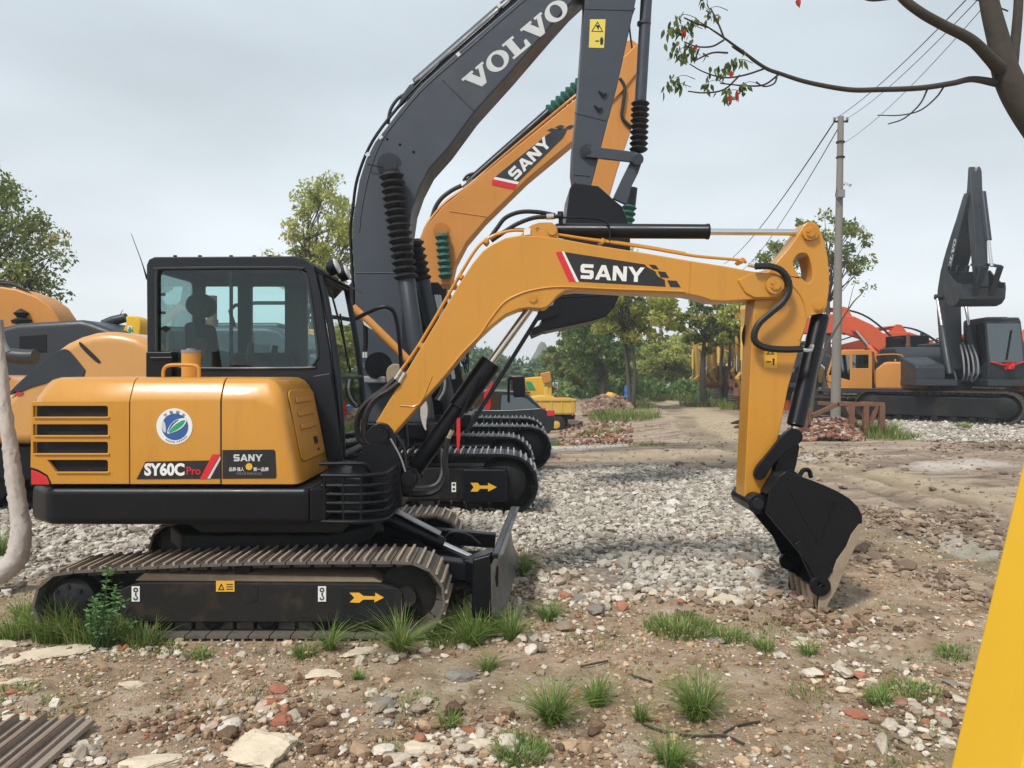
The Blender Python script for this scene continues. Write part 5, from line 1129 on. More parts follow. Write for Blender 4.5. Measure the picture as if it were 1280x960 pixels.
vt([(446, 560), (444, 440), (441, 350), (438, 290), (441, 262), (447, 222), (466, 176), (500, 131), (528, 100), (570, 62), (640, 1), (700, -50)], VY+.05, .022, 'hydraulic_pipe', BLACK, vboom, n=6)
vt([(449, 290), (452, 262), (462, 215), (478, 175), (507, 136), (534, 106), (575, 70), (645, 9), (700, -36)], VY-.002, .008, 'weld_bead', GREYM, vboom)
mb = MB(); mb.px([(496, 136), (503, 118), (512, 106), (520, 103), (530, 101), (540, 96)], VY+.1, .05); mb.build('cylinder_bracket', GREYM, vboom); mb = MB(); mb.px([(496, 136), (503, 118), (512, 106), (520, 103), (530, 101), (540, 96)], VY+.4, .05); mb.build('cylinder_bracket', GREYM, vboom)
mb = MB(); mb.cyl(W(522, 107, VY+.29), W(665, -18, VY+.29), .105, n=20); mb.cyl(W(660, -14, VY+.29), W(780, -110, VY+.29), .05); mb.build('arm_cylinder', GREYM, VO)
vt([(485, 155), (488, 138), (497, 124), (509, 116), (525, 104)], VY+.2, .022, 'hydraulic_hose', RUBBER, vboom); vt([(517, 106), (524, 100), (530, 101)], VY+.1, .016, 'hydraulic_hose', RUBBER, vboom)
for a, b in ((624, 8), (573, 69), (476, 172), (460, 194)): mb = MB(); mb.box(W(a, b, VY+.02), (.05, .06, .05), Matrix.Rotation(rad(-40), 3, 'Y')); mb.build('pipe_clamp', LGREY, vboom)
mb = MB(); mb.cyl(W(487, 207, VY-.02), W(487, 207, VY), .155, n=30); mb.cyl(W(487, 207, VY-.14), W(487, 207, VY), .085, n=24); mb.cyl(W(487, 207, VY-.16), W(487, 207, VY-.13), .045, n=18); mb.build('pivot_pin', GREYM, vboom)
vt([(459, 205), (473, 208), (482, 210)], VY-.06, .008, 'grease_pipe', BLACK, vboom, sub=3)
for a, b in ((484, 174), (500, 181), (517, 190)): mb = MB(); mb.cyl(W(a, b, VY-.006), W(a, b, VY), .018, n=10); mb.build('bolt', BLACK, vboom)
for (a, b, c, d, Yc, nm) in ((489, 216, 508, 350, VY-.16, 'boom_cylinder'), (517, 300, 528, 352, VY+.72, 'boom_cylinder')):
    mb = MB(); bellows(mb, W(a, b, Yc), W(c, d, Yc), .135 if Yc < VY else .12, 18, .085); bel = mb.build('cylinder_bellows', RUBBER, VO)
    mb = MB(); a3 = W(c, d-2, Yc); e3 = a3+(W(c, d, Yc)-W(a, b, Yc)).normalized()*1.9; mb.lathe(a3, e3, [(0, .09), (.01, .105), (.95, .105), (1, .07)], 20); mb.build('boom_cylinder', GREYD, VO)
mb = MB(); letters(mb, 'VOLVO', pxfn(592, 117, 23.5, 40.3, VY-.002), .002, 1.27); mb.build('brand_lettering', LGREY, vboom)
# arm
va = [(733, -150), (731, -40), (731, 0), (727, 60), (721, 140), (716, 185), (715, 212), (717, 226), (722, 236), (738, 236), (744, 214), (753, 178), (771, 110), (788, 32), (797, -10), (808, -60), (820, -150)]
mb = MB(); mb.px(va, VY+.02, .40); varm = mb.build('arm', GREYM, VO, bevel=.015)
vt([(718, 141), (757, 151)], VY+.018, .006, 'weld_bead', GREYM, varm, sub=1); vt([(717, 218), (737, 220)], VY+.018, .008, 'weld_bead', GREYM, varm, sub=1); vt([(731, 11), (793, 13)], VY+.018, .006, 'weld_bead', GREYM, varm, sub=1)
mb = MB(); mb.cyl(W(733.5, 189, VY-.03), W(733.5, 189, VY+.02), .085, n=24); mb.cyl(W(733.5, 189, VY-.06), W(733.5, 189, VY), .05, n=18); mb.cyl(W(733.5, 189, VY-.07), W(733.5, 189, VY-.05), .025, n=12); mb.build('pivot_pin', GREYM, varm)
for a, b in ((753, 118), (747.5, 136)): mb = MB(); mb.px([(a-5, b-5), (a+2, b-1), (a+6, b-2), (a+1, b+4)], VY-.01, .025); mb.build('cable_cleat', BLACK, varm)
wl = MB(); wl.px([(737.5, 24), (757, 24), (755, 60), (736, 59.5)], VY+.016, .003); wl = wl.build('warning_label', LEMON, varm)
mb = MB(); mb.px([(739, 39.5), (747, 26.5), (754, 40)], VY+.0145, .001, [[(740.8, 38.6), (747, 28.6), (752.3, 39)]]); mb.px([(744, 31.5), (750, 31.5), (748.5, 35), (748, 38), (746, 34)], VY+.0145, .001)
mb.px([(751, 46.5), (753, 46.5), (754.3, 50), (753.5, 56), (750.5, 56), (750, 50)], VY+.0145, .001); mb.px([(744, 50.5), (749, 50.5), (749, 52), (744, 52)], VY+.0145, .001); mb.build('warning_symbol', DECALB, wl)
# bucket cylinder, links
yc = VY+.22
mb = MB(); mb.cyl(W(812, -70, yc), W(800.5, 126, yc), .075, n=18); mb.cyl(W(805, 28, yc), W(805, 31, yc), .09); vbc = mb.build('bucket_cylinder', GREYM, VO)
mb = MB(); bellows(mb, W(800.5, 126, yc), W(798, 190, yc), .105, 18, .07); mb.build('cylinder_bellows', RUBBER, VO)
vt([(793, 10), (787, 30), (790, 60)], VY+.1, .012, 'hydraulic_hose', RUBBER, VO)
for y0 in (VY-.05, VY+.42):
    mb = MB(); mb.px([(733, 182), (796, 190), (800, 197), (795, 203), (733, 196)], y0, .045); mb.build('side_link', GREYM, VO, bevel=.008)
mb = MB(); mb.px([(790, 198), (797, 192), (804, 198), (798, 216), (790, 232), (783, 256), (766, 248), (778, 222)], VY+.0, .06); mb.px([(790, 198), (797, 192), (804, 198), (798, 216), (790, 232), (783, 256), (766, 248), (778, 222)], VY+.36, .06); mb.cyl(W(797, 199, VY-.1), W(797, 199, VY+.5), .075, n=22); mb.build('bucket_link', GREYM, VO, bevel=.01)
# bucket
vk = [(712, 236), (716, 228), (737, 231), (748, 232), (757, 240), (766, 248), (778, 258), (785, 275), (788, 300), (788, 330), (779, 358), (768, 384), (757, 396), (742, 401), (700, 410), (682, 414), (676, 400), (690, 388), (694, 366), (702, 340), (704, 300), (708, 270)]
mb = MB(); mb.px(vk, VY-.25, .9); vbk = mb.build('bucket', BLACK, VO, bevel=.02)
mb = MB(); mb.px([(700, 378), (697, 394), (672, 401), (672, 388)], VY-.28, .05); mb.build('side_cutter', BLACK, vbk)
for i in range(5):
    mb = MB(); y0 = VY-.22+i*.21; a = W(684, 408, VY); a.y = y0; b = W(664, 417, VY); b.y = y0; mb.beam(a, b, .1, .09, (0, 0, 1)); mb.build('tooth', BLACK, vbk)
vt([(700, 372), (764, 366), (782, 340)], VY-.252, .01, 'weld_bead', BLACK, vbk, sub=3)
# arrow on the motor cover, hook label, cloth on the rail, prop
ya = 8.59
mb = MB(); mb.px([(578, 586), (634, 586), (636, 628), (578, 628)], ya, .25); mcv = mb.build('motor_cover', BLACK, VO, bevel=.03)
mb = MB(); mb.px([(588, 603.5), (597, 603.5), (600, 607), (610, 607), (610, 603.5), (621, 609), (610, 614.5), (610, 611), (600, 611), (597, 614.5), (588, 614.5), (592, 609)], ya-.004, .0035); mb.build('arrow_marking', GOLD, mcv)
mb = MB(); mb.px([(564.5, 603), (570, 603), (570, 615), (564.5, 615)], ya+.035, .006, [circ(567.3, 606, 1.7, 8), circ(567.3, 611.5, 1.7, 8)]); mb.build('hook_label', WHITE, VO)
vt([(441, 384), (452, 394), (464, 404), (512, 452)], 8.3, .045, 'prop_bar', Y_FAR, VO, sub=2)
mb = MB(); mb.px([(452, 396), (463, 402), (465, 412), (455, 406)], 8.28, .05); mb.build('prop_lug', LGREY, VO)
mb = MB(); mb.tube([W(456, 400, 8.32), W(457, 425, 8.33), W(456, 440, 8.33)], .03, n=6); mb.build('gas_strut', BLACK, VO)
mb = MB(); mb.cyl(W(456, 440, 8.32), W(456, 447, 8.32), .028); mb.build('strut_end', CHROME, VO)
mb = MB(); mb.px(chaikin([(484, 458), (496, 453), (504, 462), (500, 475), (492, 490), (486, 486), (482, 470)], 2), 8.2, .12); mb.build('wrapped_pad', MUDC, VO, bevel=.03)
mb = MB(); mb.px(chaikin([(526, 500), (533, 500), (535, 515), (532, 530), (533, 540), (529, 534), (525, 520)], 2), 8.3, .05); mb.build('cloth_rag', FABRIC, VO, bevel=.01)
mb = MB(); mb.px([(453, 470), (482, 470), (482, 479), (453, 479)], 8.5, .3); mb.build('step_plate', PLASTIC, VO, bevel=.02)
mb = MB(); mb.cyl(W(473, 457, 8.5), W(473, 457, 8.65), .15, n=26); mb.build('horn_cover', BLACK, VO)
for k in range(3): vt([(545+k*3, 500), (552+k*3, 488), (553+k*3, 474), (549+k*3, 462)], 8.45, .02, 'hydraulic_hose', PLASTIC if k == 1 else RUBBER, VO)
mb = MB(); mb.px([(641, 471), (656, 470), (657, 496), (642, 497)], 10.9, .06); mb.build('mirror', BLACK, VO, bevel=.02); mb = MB(); mb.tube([W(636, 503, 10.9), W(636, 474, 10.9), W(641, 473, 10.9)], .02, n=6, sub=2); mb.build('mirror_stay', BLACK, VO)
mb = MB(); mb.px(chaikin([(604, 492), (609, 486), (612, 492), (614, 512), (606, 513)], 1), 9.9, .03); mb.build('red_cloth', REDCLOTH, VO, bevel=.005)
mb = MB(); mb.tube([W(606, 500, 9.88), W(613, 485, 9.88), W(616, 478, 9.88)], .02, n=6); mb.build('red_cloth', REDCLOTH, VO)
# ---- second yellow excavator behind it
S2 = excavator('yellow excavator with green ribbed cylinder sleeves, behind the big slate-grey one', (-2.5, 14.05, 0), 0, Y_FAR, Y_FAR, Y_FAR, BLACK, accent=BLACK, shoe=(SHOEB, SHOEB2), track_h=.80, detail=2, cab_h=2.75, pitch=.17, hood=2.3, tracklen=(-1.9, 3.15))
WROOT[S2.name] = Vector(S2.location)
SY = 13.6
sb = [(526, 356), (523, 300), (533, 282), (555, 256), (585, 233), (640, 188), (690, 147), (722, 121), (785, 66), (795, 55), (803, 62), (797, 90), (780, 112), (719, 174), (660, 223), (606, 276), (583, 303), (569, 330), (563, 356)]
mb = MB(); mb.px(sb, SY, .5); sbo = mb.build('boom', Y_FAR, S2, bevel=.02)
mb = MB(); mb.px([(470, 349), (566, 346), (568, 354), (470, 356)], SY+.3, 1.2); mb.build('boom_cover', Y_FAR, S2, bevel=.03)
vt([(562, 264), (610, 271)], SY-.001, .01, 'weld_bead', Y_FAR, sbo, sub=1)
vt([(526, 300), (535, 279), (557, 253), (587, 231), (640, 186), (720, 119)], SY+.03, .03, 'hydraulic_pipe', Y_FAR, sbo, n=6)
mb = MB(); mb.cyl(W(552, 289, SY-.1), W(552, 289, SY), .1, n=22); mb.cyl(W(552, 289, SY-.02), W(552, 289, SY), .15, n=24); mb.build('pivot_pin', Y_FAR, sbo)
mb = MB(); bellows(mb, W(552, 292, SY-.1), W(557, 348, SY-.1), .11, 16, .11); mb.build('cylinder_bellows', GREENB, S2)
mb = MB(); mb.cyl(W(586, 230, SY+.25), W(688, 140, SY+.25), .10, n=18); mb.cyl(W(580, 236, SY+.2), W(592, 226, SY+.2), .06); sac = mb.build('arm_cylinder', BLACK, S2)
mb = MB(); bellows(mb, W(686, 142, SY+.25), W(735, 98, SY+.25), .13, 16, .11); mb.cyl(W(735, 98, SY+.25), W(775, 62, SY+.25), .06); mb.build('cylinder_bellows', GREENB, S2)
mb = MB(); mb.px([(570, 247), (578, 236), (586, 231), (594, 234), (600, 226), (600, 240)], SY+.05, .08); mb.build('cylinder_bracket', Y_FAR, sbo)
vt([(540, 272), (545, 258), (553, 247), (565, 238), (577, 232)], SY+.15, .04, 'hydraulic_hose', RUBBER, sbo); vt([(579, 226), (585, 219), (598, 215), (606, 210), (640, 182)], SY+.2, .025, 'hydraulic_hose', RUBBER, sbo)
mb = MB(); mb.px([(619, 221), (683, 169), (696, 161), (710, 160), (704, 172), (648, 227)], SY-.006, .005); sdl = mb.build('brand_decal', GREYD, sbo)
for q4 in ([(684, 163), (689, 160), (695, 161), (690, 165)], [(694, 159), (700, 156), (706, 157.5), (700, 162)], [(707, 159), (713, 156), (718, 157), (712, 162)]): mb = MB(); mb.px(q4, SY-.006, .005); mb.build('checker_mark', GREYD, sdl)
mb = MB(); mb.px([(615, 226), (617, 224), (647, 230.5), (643, 237), (615, 231)], SY-.008, .006); mb.build('red_stripe', RED, sdl)
mb = MB(); mb.px([(617, 224), (619, 221), (649, 227.5), (647, 230.5)], SY-.009, .006); mb.build('white_stripe', WHITE, sdl)
mb = MB(); letters(mb, 'SANY', pxfn(644, 226, 14.5, 44.5, SY-.008), .003, .86); mb.build('brand_lettering', WHITE, sdl)
mb = MB(); mb.px([(768, 62), (780, 51), (790, 49), (797, 54), (799, 62), (797, 100), (790, 160), (772, 212), (762, 246), (732, 244), (744, 205), (760, 150), (764, 100)], SY+.04, .4); mb.build('arm', Y_FAR, S2, bevel=.02)
mb = MB(); mb.cyl(W(790, 235, SY+.2), W(787, 262, SY+.2), .1); mb.build('bucket_cylinder', BLACK, S2)
mb = MB(); bellows(mb, W(787, 256, SY+.2), W(782, 292, SY+.2), .12, 14, .1); mb.build('cylinder_bellows', GREENB, S2)
vt([(775, 98), (781, 110), (779, 130), (778, 147), (790, 160)], SY, .03, 'hydraulic_hose', RUBBER, S2)
# ---- left machines
ly = 8.45
LE = thing('excavator', 'pale yellow excavator at the left edge, rounded hood with black wedge panel', 'excavator', (-6.5, 9.7, 0), group='full size excavators parked in the yard', world=True)
hp = [(-260, 556), (-260, 470), (-20, 470), (10, 493), (28, 474), (45, 457), (62, 442), (80, 429), (97, 421), (116, 415.5), (135, 414), (152, 415.5), (170, 420), (188, 428), (197, 440), (202, 470), (203, 552), (190, 556)]
mb = MB(); mb.px(hp, ly, 2.5); lh = mb.build('engine_hood', Y_PALE, LE, bevel=.13, seg=6, sharp=50)
mb = MB(); mb.px(chaikin([(7, 495), (22, 479), (45, 459), (62, 445), (76, 436.5), (83, 436), (90, 442), (112, 470), (80, 474), (45, 482), (20, 492)], 1), ly-.012, .02); mb.build('wedge_panel', GREYD, lh, bevel=.006)
mb = MB(); mb.prism(chaikin([(98, 427), (102, 428), (125, 450), (126, 454), (121, 454), (100, 434)], 2), lambda p: W(p[0], p[1], ly-.006), lambda p: W(p[0], p[1], ly+.02)); mb.build('handle_slot', RUBBER, lh)
for q4 in ([(0, 470), (14, 472), (10, 478), (0, 482)], [(16, 489), (29, 491), (26, 494), (20, 494)], [(0, 530), (14, 536), (14, 542), (0, 542)]): mb = MB(); mb.px(q4, ly-.012, .01); mb.build('red_stripe', RED, lh)
mb = MB(); mb.px([(-260, 560), (-260, 600), (180, 600), (196, 556)], ly+.1, 2.2); mb.build('deck', BLACK, LE, bevel=.03)
P = track_path(-8.6, -5.35, .38, .38, .86, .02)
P2 = P
for ya in (ly+.35, ly+2.1):
    build_track(P, ya, ya+.55, .17, 'track', [SHOEB, SHOEB2], LE, th=.03, gh=.03); mb = MB(); mb.xz([(-8.1, .15), (-5.9, .15), (-5.75, .3), (-5.75, .6), (-8.1, .65)], ya+.06, ya+.4); mb.build('track_frame', BLACK, LE, bevel=.02)
mb = MB(); mb.tube([W(0, 400, 7.9), W(3, 425, 7.9), W(10, 440, 7.9)], .03); mb.build('mirror_stay', PLASTIC, LE)
mb = MB(); mb.tube([W(-40, 447, 9.2), W(0, 444, 9.2), (W(30, 446, 9.2)), W(44, 446, 9.2)], .09, n=10); mb.build('hydraulic_pipe', GREYD, LE)
# further left: black-hooded machine with an orange-yellow boom and a yellow lug
LB = thing('excavator', 'black-hooded excavator with orange-yellow boom, behind the pale yellow one at the left edge', 'excavator', (-8.0, 13.4, 0), group='full size excavators parked in the yard', world=True)
mb = MB(); mb.px([(-200, 560), (-200, 416), (5, 408), (20, 404), (100, 399.5), (112, 402), (145, 414), (152, 424), (158, 560)], 12.2, 2.2); bh = mb.build('engine_hood', GREYD, LB, bevel=.1, seg=4)
mb = MB(); mb.px([(24, 420), (58, 418), (58, 440), (24, 442)], 12.19, .02); mb.build('grille', BLACK, bh, bevel=.005)
mb = MB(); mb.px([(-200, 420), (-60, 372), (0, 358), (20, 361), (45, 370), (62, 382), (74, 400), (74, 410), (-200, 470)], 13.0, .6); mb.build('boom', Y_FAR, LB, bevel=.04)
for dy in (0, .12): mb = MB(); mb.tube([W(-60, 352-dy*30, 13.1+dy), W(0, 354-dy*20, 13.1+dy), W(22, 358, 13.1+dy), W(38, 368, 13.1+dy), W(47, 376, 13.1+dy)], .03, n=6); mb.build('hydraulic_hose', RUBBER, LB)
mb = MB(); mb.lathe(W(26, 386, 12.95), W(27, 404, 12.95), [(0, .02), (.3, .12), (.6, .06), (.8, .16), (1, .14)], 12); mb.build('swivel', RUBBER, LB)
mb = MB(); mb.tube([W(130, 406, 13.2), W(142, 401, 13.2), W(158, 397, 13.2)], [.09, .09, .08], n=10, sub=3); mb.build('hand_rail', GREYD, LB)
mb = MB(); mb.px(chaikin([(152, 417), (158, 402), (156, 396), (160, 394), (170, 395), (176, 402), (175, 414), (174, 425), (152, 425)], 1), 12.7, .35); lug = mb.build('lifting_lug', Y_BRIGHT, LB, bevel=.03)
mb = MB(); mb.px([(159, 407.5), (165.5, 407.5), (165.5, 417.5), (159, 417)], 12.69, .008); wq = mb.build('first_aid_label', WHITE, lug)
mb = MB(); mb.px([(161.2, 409), (163.3, 409), (163.3, 411.4), (165, 411.4), (165, 413.6), (163.3, 413.6), (163.3, 416), (161.2, 416), (161.2, 413.6), (159.6, 413.6), (159.6, 411.4), (161.2, 411.4)], 12.68, .006); mb.build('green_cross', GREENM, wq)
mb = MB(); mb.tube([W(146, 400, 13.2), W(154, 387, 13.2)], [.01, .004], n=4, sub=1); mb.build('antenna', BLACK, LB)
P = track_path(-10.6, -6.4, .4, .4, .86, .02); build_track(P, 12.3, 12.9, .2, 'track', [SHOEB, SHOEB2], LB)
# ---- right side machines
def PXY(px_, Y): return ((px_-CX)/F*Y, Y)
x, y = PXY(1096, 27.6)
excavator('yellow excavator with dark grey boom, parked behind the rubble heap and pole', (x, y, -.05), rad(150), Y_FAR, GREYD, GREYD, Y_FAR, accent=GREYD, shoe=(SHOER, SHOEG), scale=.94, pose=dict(boom=5, arm=-100, bucket=-150, len=4.2), cab_h=2.6, tracklen=(-2.9, 2.9))
x, y = PXY(1146, 31.5)
excavator('orange-red excavator with its boom arched over the yellow one on the right', (x+.5, y, 0), rad(158), ORANGE, ORANGE, ORANGE, CAB, accent=GREYD, cab_h=2.25, scale=1.22, pose=dict(boom=16, arm=-104, bucket=-150, len=5.2))
x, y = PXY(1184, 26.0)
DV = excavator('dark slate excavator facing us at the far right, red bow on its cab', (x, y, 0), rad(-98), GREYD, GREYD, GREYD, GREYD, accent=GREYD, shoe=(SHOER, SHOER), scale=1.14, under_rz=rad(54), pose=dict(boom=74, arm=-80, bucket=188, slim=.7, bs=.8, len=4.9, bm=GREYD, let=(3.1, .50, .19, 1.25), lang=-12), letter='VOLVO', lettermat=LGREY, track_h=.95)
for k in range(4): mb = MB(); mb.tube([(1.2, -.12+k*.1, 2.2), (1.45, -.15+k*.12, 1.8), (1.5, -.15+k*.12, 1.4), (1.3, -.1+k*.1, 1.2)], .024, n=6); mb.build('hydraulic_hose', PLASTIC, DV)
mb = MB(); mb.tube([(1.66, .45, 1.72), (1.70, .9, 1.62), (1.66, 1.33, 1.72)], .025, n=6); mb.lathe((1.70, .82, 1.6), (1.70, 1.0, 1.6), [(0, .12), (.5, .05), (1, .12)], 10); mb.lathe((1.70, .9, 1.52), (1.70, .9, 1.72), [(0, .1), (.5, .05), (1, .1)], 10); mb.build('red_bow', REDCLOTH, DV)
x, y = PXY(1308, 29.6)
R3 = excavator('orange-yellow excavator cut off by the right edge, beside the dark slate one', (x, y, 0), rad(-128), Y_PALE, ORANGE, ORANGE, CAB, accent=GREYD, scale=1.1, pose=dict(boom=38, arm=-100, bucket=-120, len=5.9))
x, y = PXY(1225, 34.5)
excavator('orange-red excavator seen between the dark slate one and the right edge', (x, y, 0), rad(170), ORANGE, ORANGE, ORANGE, ORANGE, accent=GREYD, scale=1.1, pose=dict(boom=8, arm=-110, bucket=-150))
# black counterweight tower with red lettering behind
CWt = thing('excavator', 'excavator with tall black rear block and red lettering, right of the arched boom', 'excavator', (0, 0, 0), group='full size excavators parked in the yard', world=True)
WROOT.pop(CWt.name); xx, yy = PXY(1145, 31); CWt.location = (xx, 32.2, 0); WROOT[CWt.name] = Vector(CWt.location)
mb = MB(); mb.px([(1126, 419), (1162, 419), (1162, 455), (1126, 455)], 28.6, 1.2); cw = mb.build('counterweight', BLACK, CWt, bevel=.04)
for k in range(3): mb = MB(); mb.px([(1130.5+k*6.3, 436), (1136+k*6.3, 434), (1136+k*6.3, 437), (1134+k*6.3, 437), (1134+k*6.3, 442), (1130.5+k*6.3, 442)], 28.58, .03); mb.build('red_lettering', RED, cw)
mb = MB(); mb.px([(1118, 452), (1168, 452), (1168, 490), (1118, 490)], 29.7, 2.2); mb.build('engine_hood', GREYD, CWt, bevel=.04)
mb = MB(); mb.box((xx, 31.4, .45), (3.2, 2.0, .8)); mb.build('undercarriage', BLACK_DUST, CWt, bevel=.1)
# ---- row of yellow loaders/excavators along the far road, arms folded upright
Y_ROW = paint('dull_yellow_paint', (.46, .27, .05), .5, dirt=.5, dcol=(.22, .15, .08))
rowx = [(918, 55.0), (930, 48.0), (946, 42.0), (964, 37.5), (984, 33.5)]
rowl = ['yellow excavator farthest along the far row, small beside the dirt road', 'yellow excavator second from the far end of the row by the dirt road', 'yellow excavator in the middle of the row by the dirt road, folded arm upright', 'yellow excavator nearest but one in the row by the dirt road, muddy bucket down', 'yellow excavator nearest in the row, half hidden behind the small excavator arm']
for (a, Yr_), lb in zip(rowx, rowl):
    x, y = PXY(a, Yr_)
    excavator(lb, (x, y, 0), rad(-140+(a % 7)*3), Y_TRUCK, Y_TRUCK, Y_ROW, CAB, accent=GREYD, pose=dict(boom=23+(a*7 % 9), arm=-96+(a*5 % 11), bucket=-170, len=4.7, bm=RUST), group='yellow excavators in the row along the far road', scale=.98)
# ================================================================== VEHICLES at the far left of the road
def car():
    zc = tz(-.7, 23.2)
    R = thing('parked_car', 'dark grey hatchback with red tail light parked behind the black tracks', 'car', (-1.05, 23.4, zc), rad(172))
    prof = [(-1.95, .35), (-2.1, .55), (-2.12, .85), (-1.98, 1.0), (-1.75, 1.08), (-1.35, 1.48), (-1.05, 1.58), (-.2, 1.62), (.45, 1.55), (1.0, 1.15), (1.15, 1.05), (1.95, .92), (2.15, .78), (2.2, .5), (2.1, .33)]
    # stations across the width: body narrows above the beltline
    mb = MB(); ys = (-.86, -.80, .80, .86)
    def ring(y, inset): return [(p[0]*(1-inset*.02), y, p[1]-(inset*.02)) for p in prof]
    st = [(-.88, 1), (-.84, 0), (.84, 0), (.88, 1)]
    n = len(prof); vs = []
    for y, ins in st:
        for p in prof:
            t = max(0, (p[1]-1.0)/.6); vs.append((p[0], y*(1-.20*t), p[1]))
    fs = [tuple(range(n-1, -1, -1)), tuple(range(3*n, 4*n))]
    for i in range(3):
        for k in range(n): fs.append((i*n+k, i*n+(k+1) % n, (i+1)*n+(k+1) % n, (i+1)*n+k))
    mb.add(vs, fs); body = mb.build('body', CARP, R, bevel=.03, seg=3, sharp=50)
    for s_ in (-1, 1):
        f = lambda p: Vector((p[0], s_*(.886*(1-.20*max(0, (p[1]-1.0)/.6))), p[1])); g = lambda p: f(p)-Vector((0, .02*s_, 0))
        mb = MB(); mb.prism([(-1.62, 1.10), (-1.30, 1.38), (-1.0, 1.47), (-.55, 1.5), (-.5, 1.06)], f, g); mb.build('window', GLASSD, body)
        mb = MB(); mb.prism([(-.42, 1.06), (-.46, 1.5), (.35, 1.46), (.85, 1.10)], f, g); mb.build('window', GLASSD, body)
        mb = MB(); mb.tube([f((-1.68, 1.09)), f((-.5, 1.04)), f((.9, 1.08))], .012, n=5); mb.build('chrome_trim', CHROME, body)
        mb = MB(); mb.box((-2.0, s_*.70, .95), (.24, .36, .19)); mb.build('tail_light', LENSR, R, bevel=.03)
        mb = MB(); mb.box((2.08, s_*.66, .72), (.14, .34, .14)); mb.build('headlight', LENSW, R, bevel=.03)
        for xx in (-1.32, 1.36):
            mb = MB(); mb.lathe((xx, s_*.68, .33), (xx, s_*.90, .33), [(0, .28), (.15, .33), (.85, .33), (1, .27)], 24); wh = mb.build('wheel', TYRE, R)
            mb = MB(); mb.lathe((xx, s_*.88, .33), (xx, s_*.91, .33), [(0, .21), (1, .19)], 20); mb.build('rim', STEEL, wh)
        mb = MB(); mb.box((.55, s_*.98, 1.08), (.12, .2, .14)); mb.build('wing_mirror', CARP, body, bevel=.03)
    mb = MB(); a = [Vector((-1.74, -.62, 1.11)), Vector((-1.74, .62, 1.11)), Vector((-1.38, .56, 1.47)), Vector((-1.38, -.56, 1.47))]; o = Vector((-.02, 0, .018)); mb.add([v+o for v in a]+[v-o for v in a], [(0, 1, 2, 3), (7, 6, 5, 4), (0, 4, 5, 1), (1, 5, 6, 2), (2, 6, 7, 3), (3, 7, 4, 0)]); mb.build('rear_window', GLASSD, body)
    mb = MB(); mb.box((-1.28, 0, 1.56), (.3, 1.2, .03)); mb.build('roof_spoiler', CARP, body, bevel=.01)
    mb = MB(); mb.box((-2.13, 0, .78), (.02, .45, .13)); mb.build('number_plate', BLUEM, body)
    return R
CAR = car(); CAR.rotation_euler[2] = rad(188); CAR.location = (-.95, 23.4, tz(-.7, 23.2))
def dump_truck():
    z0 = tz(1.5, 25)-.02
    R = thing('dump_truck', 'small yellow drop-side truck with weathered load bed beside the dark car', 'truck', (.55, 27.5, z0), rad(185), scale=.92)
    # bed with ribbed sides, x toward the cab (left in view)
    L_, Wd = 3.4, 1.9
    mb = MB(); mb.box((0, 0, .78), (L_, Wd, .06)); mb.build('bed_floor', Y_TRUCK, R)
    for s_ in (-1, 1):
        mb = MB(); mb.box((0, s_*Wd/2, 1.05), (L_, .05, .5))
        for k in range(9): mb.box((-L_/2+.1+k*(L_-.2)/8, s_*(Wd/2+.035), 1.05), (.06, .04, .48))
        mb.box((0, s_*(Wd/2+.04), 1.30), (L_, .06, .06)); mb.build('side_board', Y_TRUCK, R)
    mb = MB(); mb.box((-L_/2, 0, 1.05), (.05, Wd, .5))
    for k in range(7): mb.box((-L_/2-.035, -Wd/2+.1+k*(Wd-.2)/6, 1.05), (.04, .06, .46))
    mb.box((-L_/2-.03, 0, 1.3), (.06, Wd, .06)); mb.build('tailgate', Y_TRUCK, R)
    mb = MB(); mb.box((L_/2, 0, 1.12), (.06, Wd, .66)); mb.build('head_board', Y_TRUCK, R)
    mb = MB(); mb.box((.6, .32, .6), (4.8, .1, .16)); mb.box((.6, -.32, .6), (4.8, .1, .16)); mb.box((-1.3, 0, .5), (.3, 1.3, .2)); mb.build('chassis', BLACK_DUST, R)
    for s_ in (-1, 1):
        for xx in (-1.0, 2.3):
            mb = MB(); mb.lathe((xx, s_*.62, .36), (xx, s_*.92, .36), [(0, .3), (.12, .36), (.88, .36), (1, .3)], 22); wh = mb.build('wheel', TYRE, R); mb = MB(); mb.lathe((xx, s_*.9, .36), (xx, s_*.93, .36), [(0, .2), (1, .12)], 18); mb.build('rim', Y_TRUCK, wh)
        mb = MB(); mb.box((-1.72, s_*.75, .68), (.06, .26, .12)); mb.build('tail_light', LENSR, R, bevel=.01)
    mb = MB(); mb.box((-1.45, 0, .42), (.04, 1.5, .3)); mb.build('mud_flap', TYRE, R)
    mb = MB(); mb.xz([(1.85, .7), (3.2, .7), (3.25, 1.2), (3.0, 1.25), (2.8, 1.85), (1.9, 1.85)], -.85, .85); cb = mb.build('cab', Y_TRUCK, R, bevel=.06)
    for s_ in (-1, 1): mb = MB(); mb.xz([(2.05, 1.25), (2.85, 1.25), (2.68, 1.72), (2.05, 1.72)], s_*.852-.01, s_*.852+.01); mb.build('window', GLASSD, cb)
    mb = MB(); mb.tube([(1.3, -.6, 1.0), (1.2, -.3, 1.25), (.9, .1, 1.28), (.4, .3, 1.2)], [.12, .1, .09, .05], n=8); ld = mb.build('load', Y_TRUCK, None); return R, ld
DT, LOAD = dump_truck()
recentre(LOAD); LOAD.location = DT.location+Vector((-1.2, -.2, .72)); tag(LOAD, 'yellow machine part lying in the load bed of the small truck', 'machine part'); LOAD.name = 'machine_part'
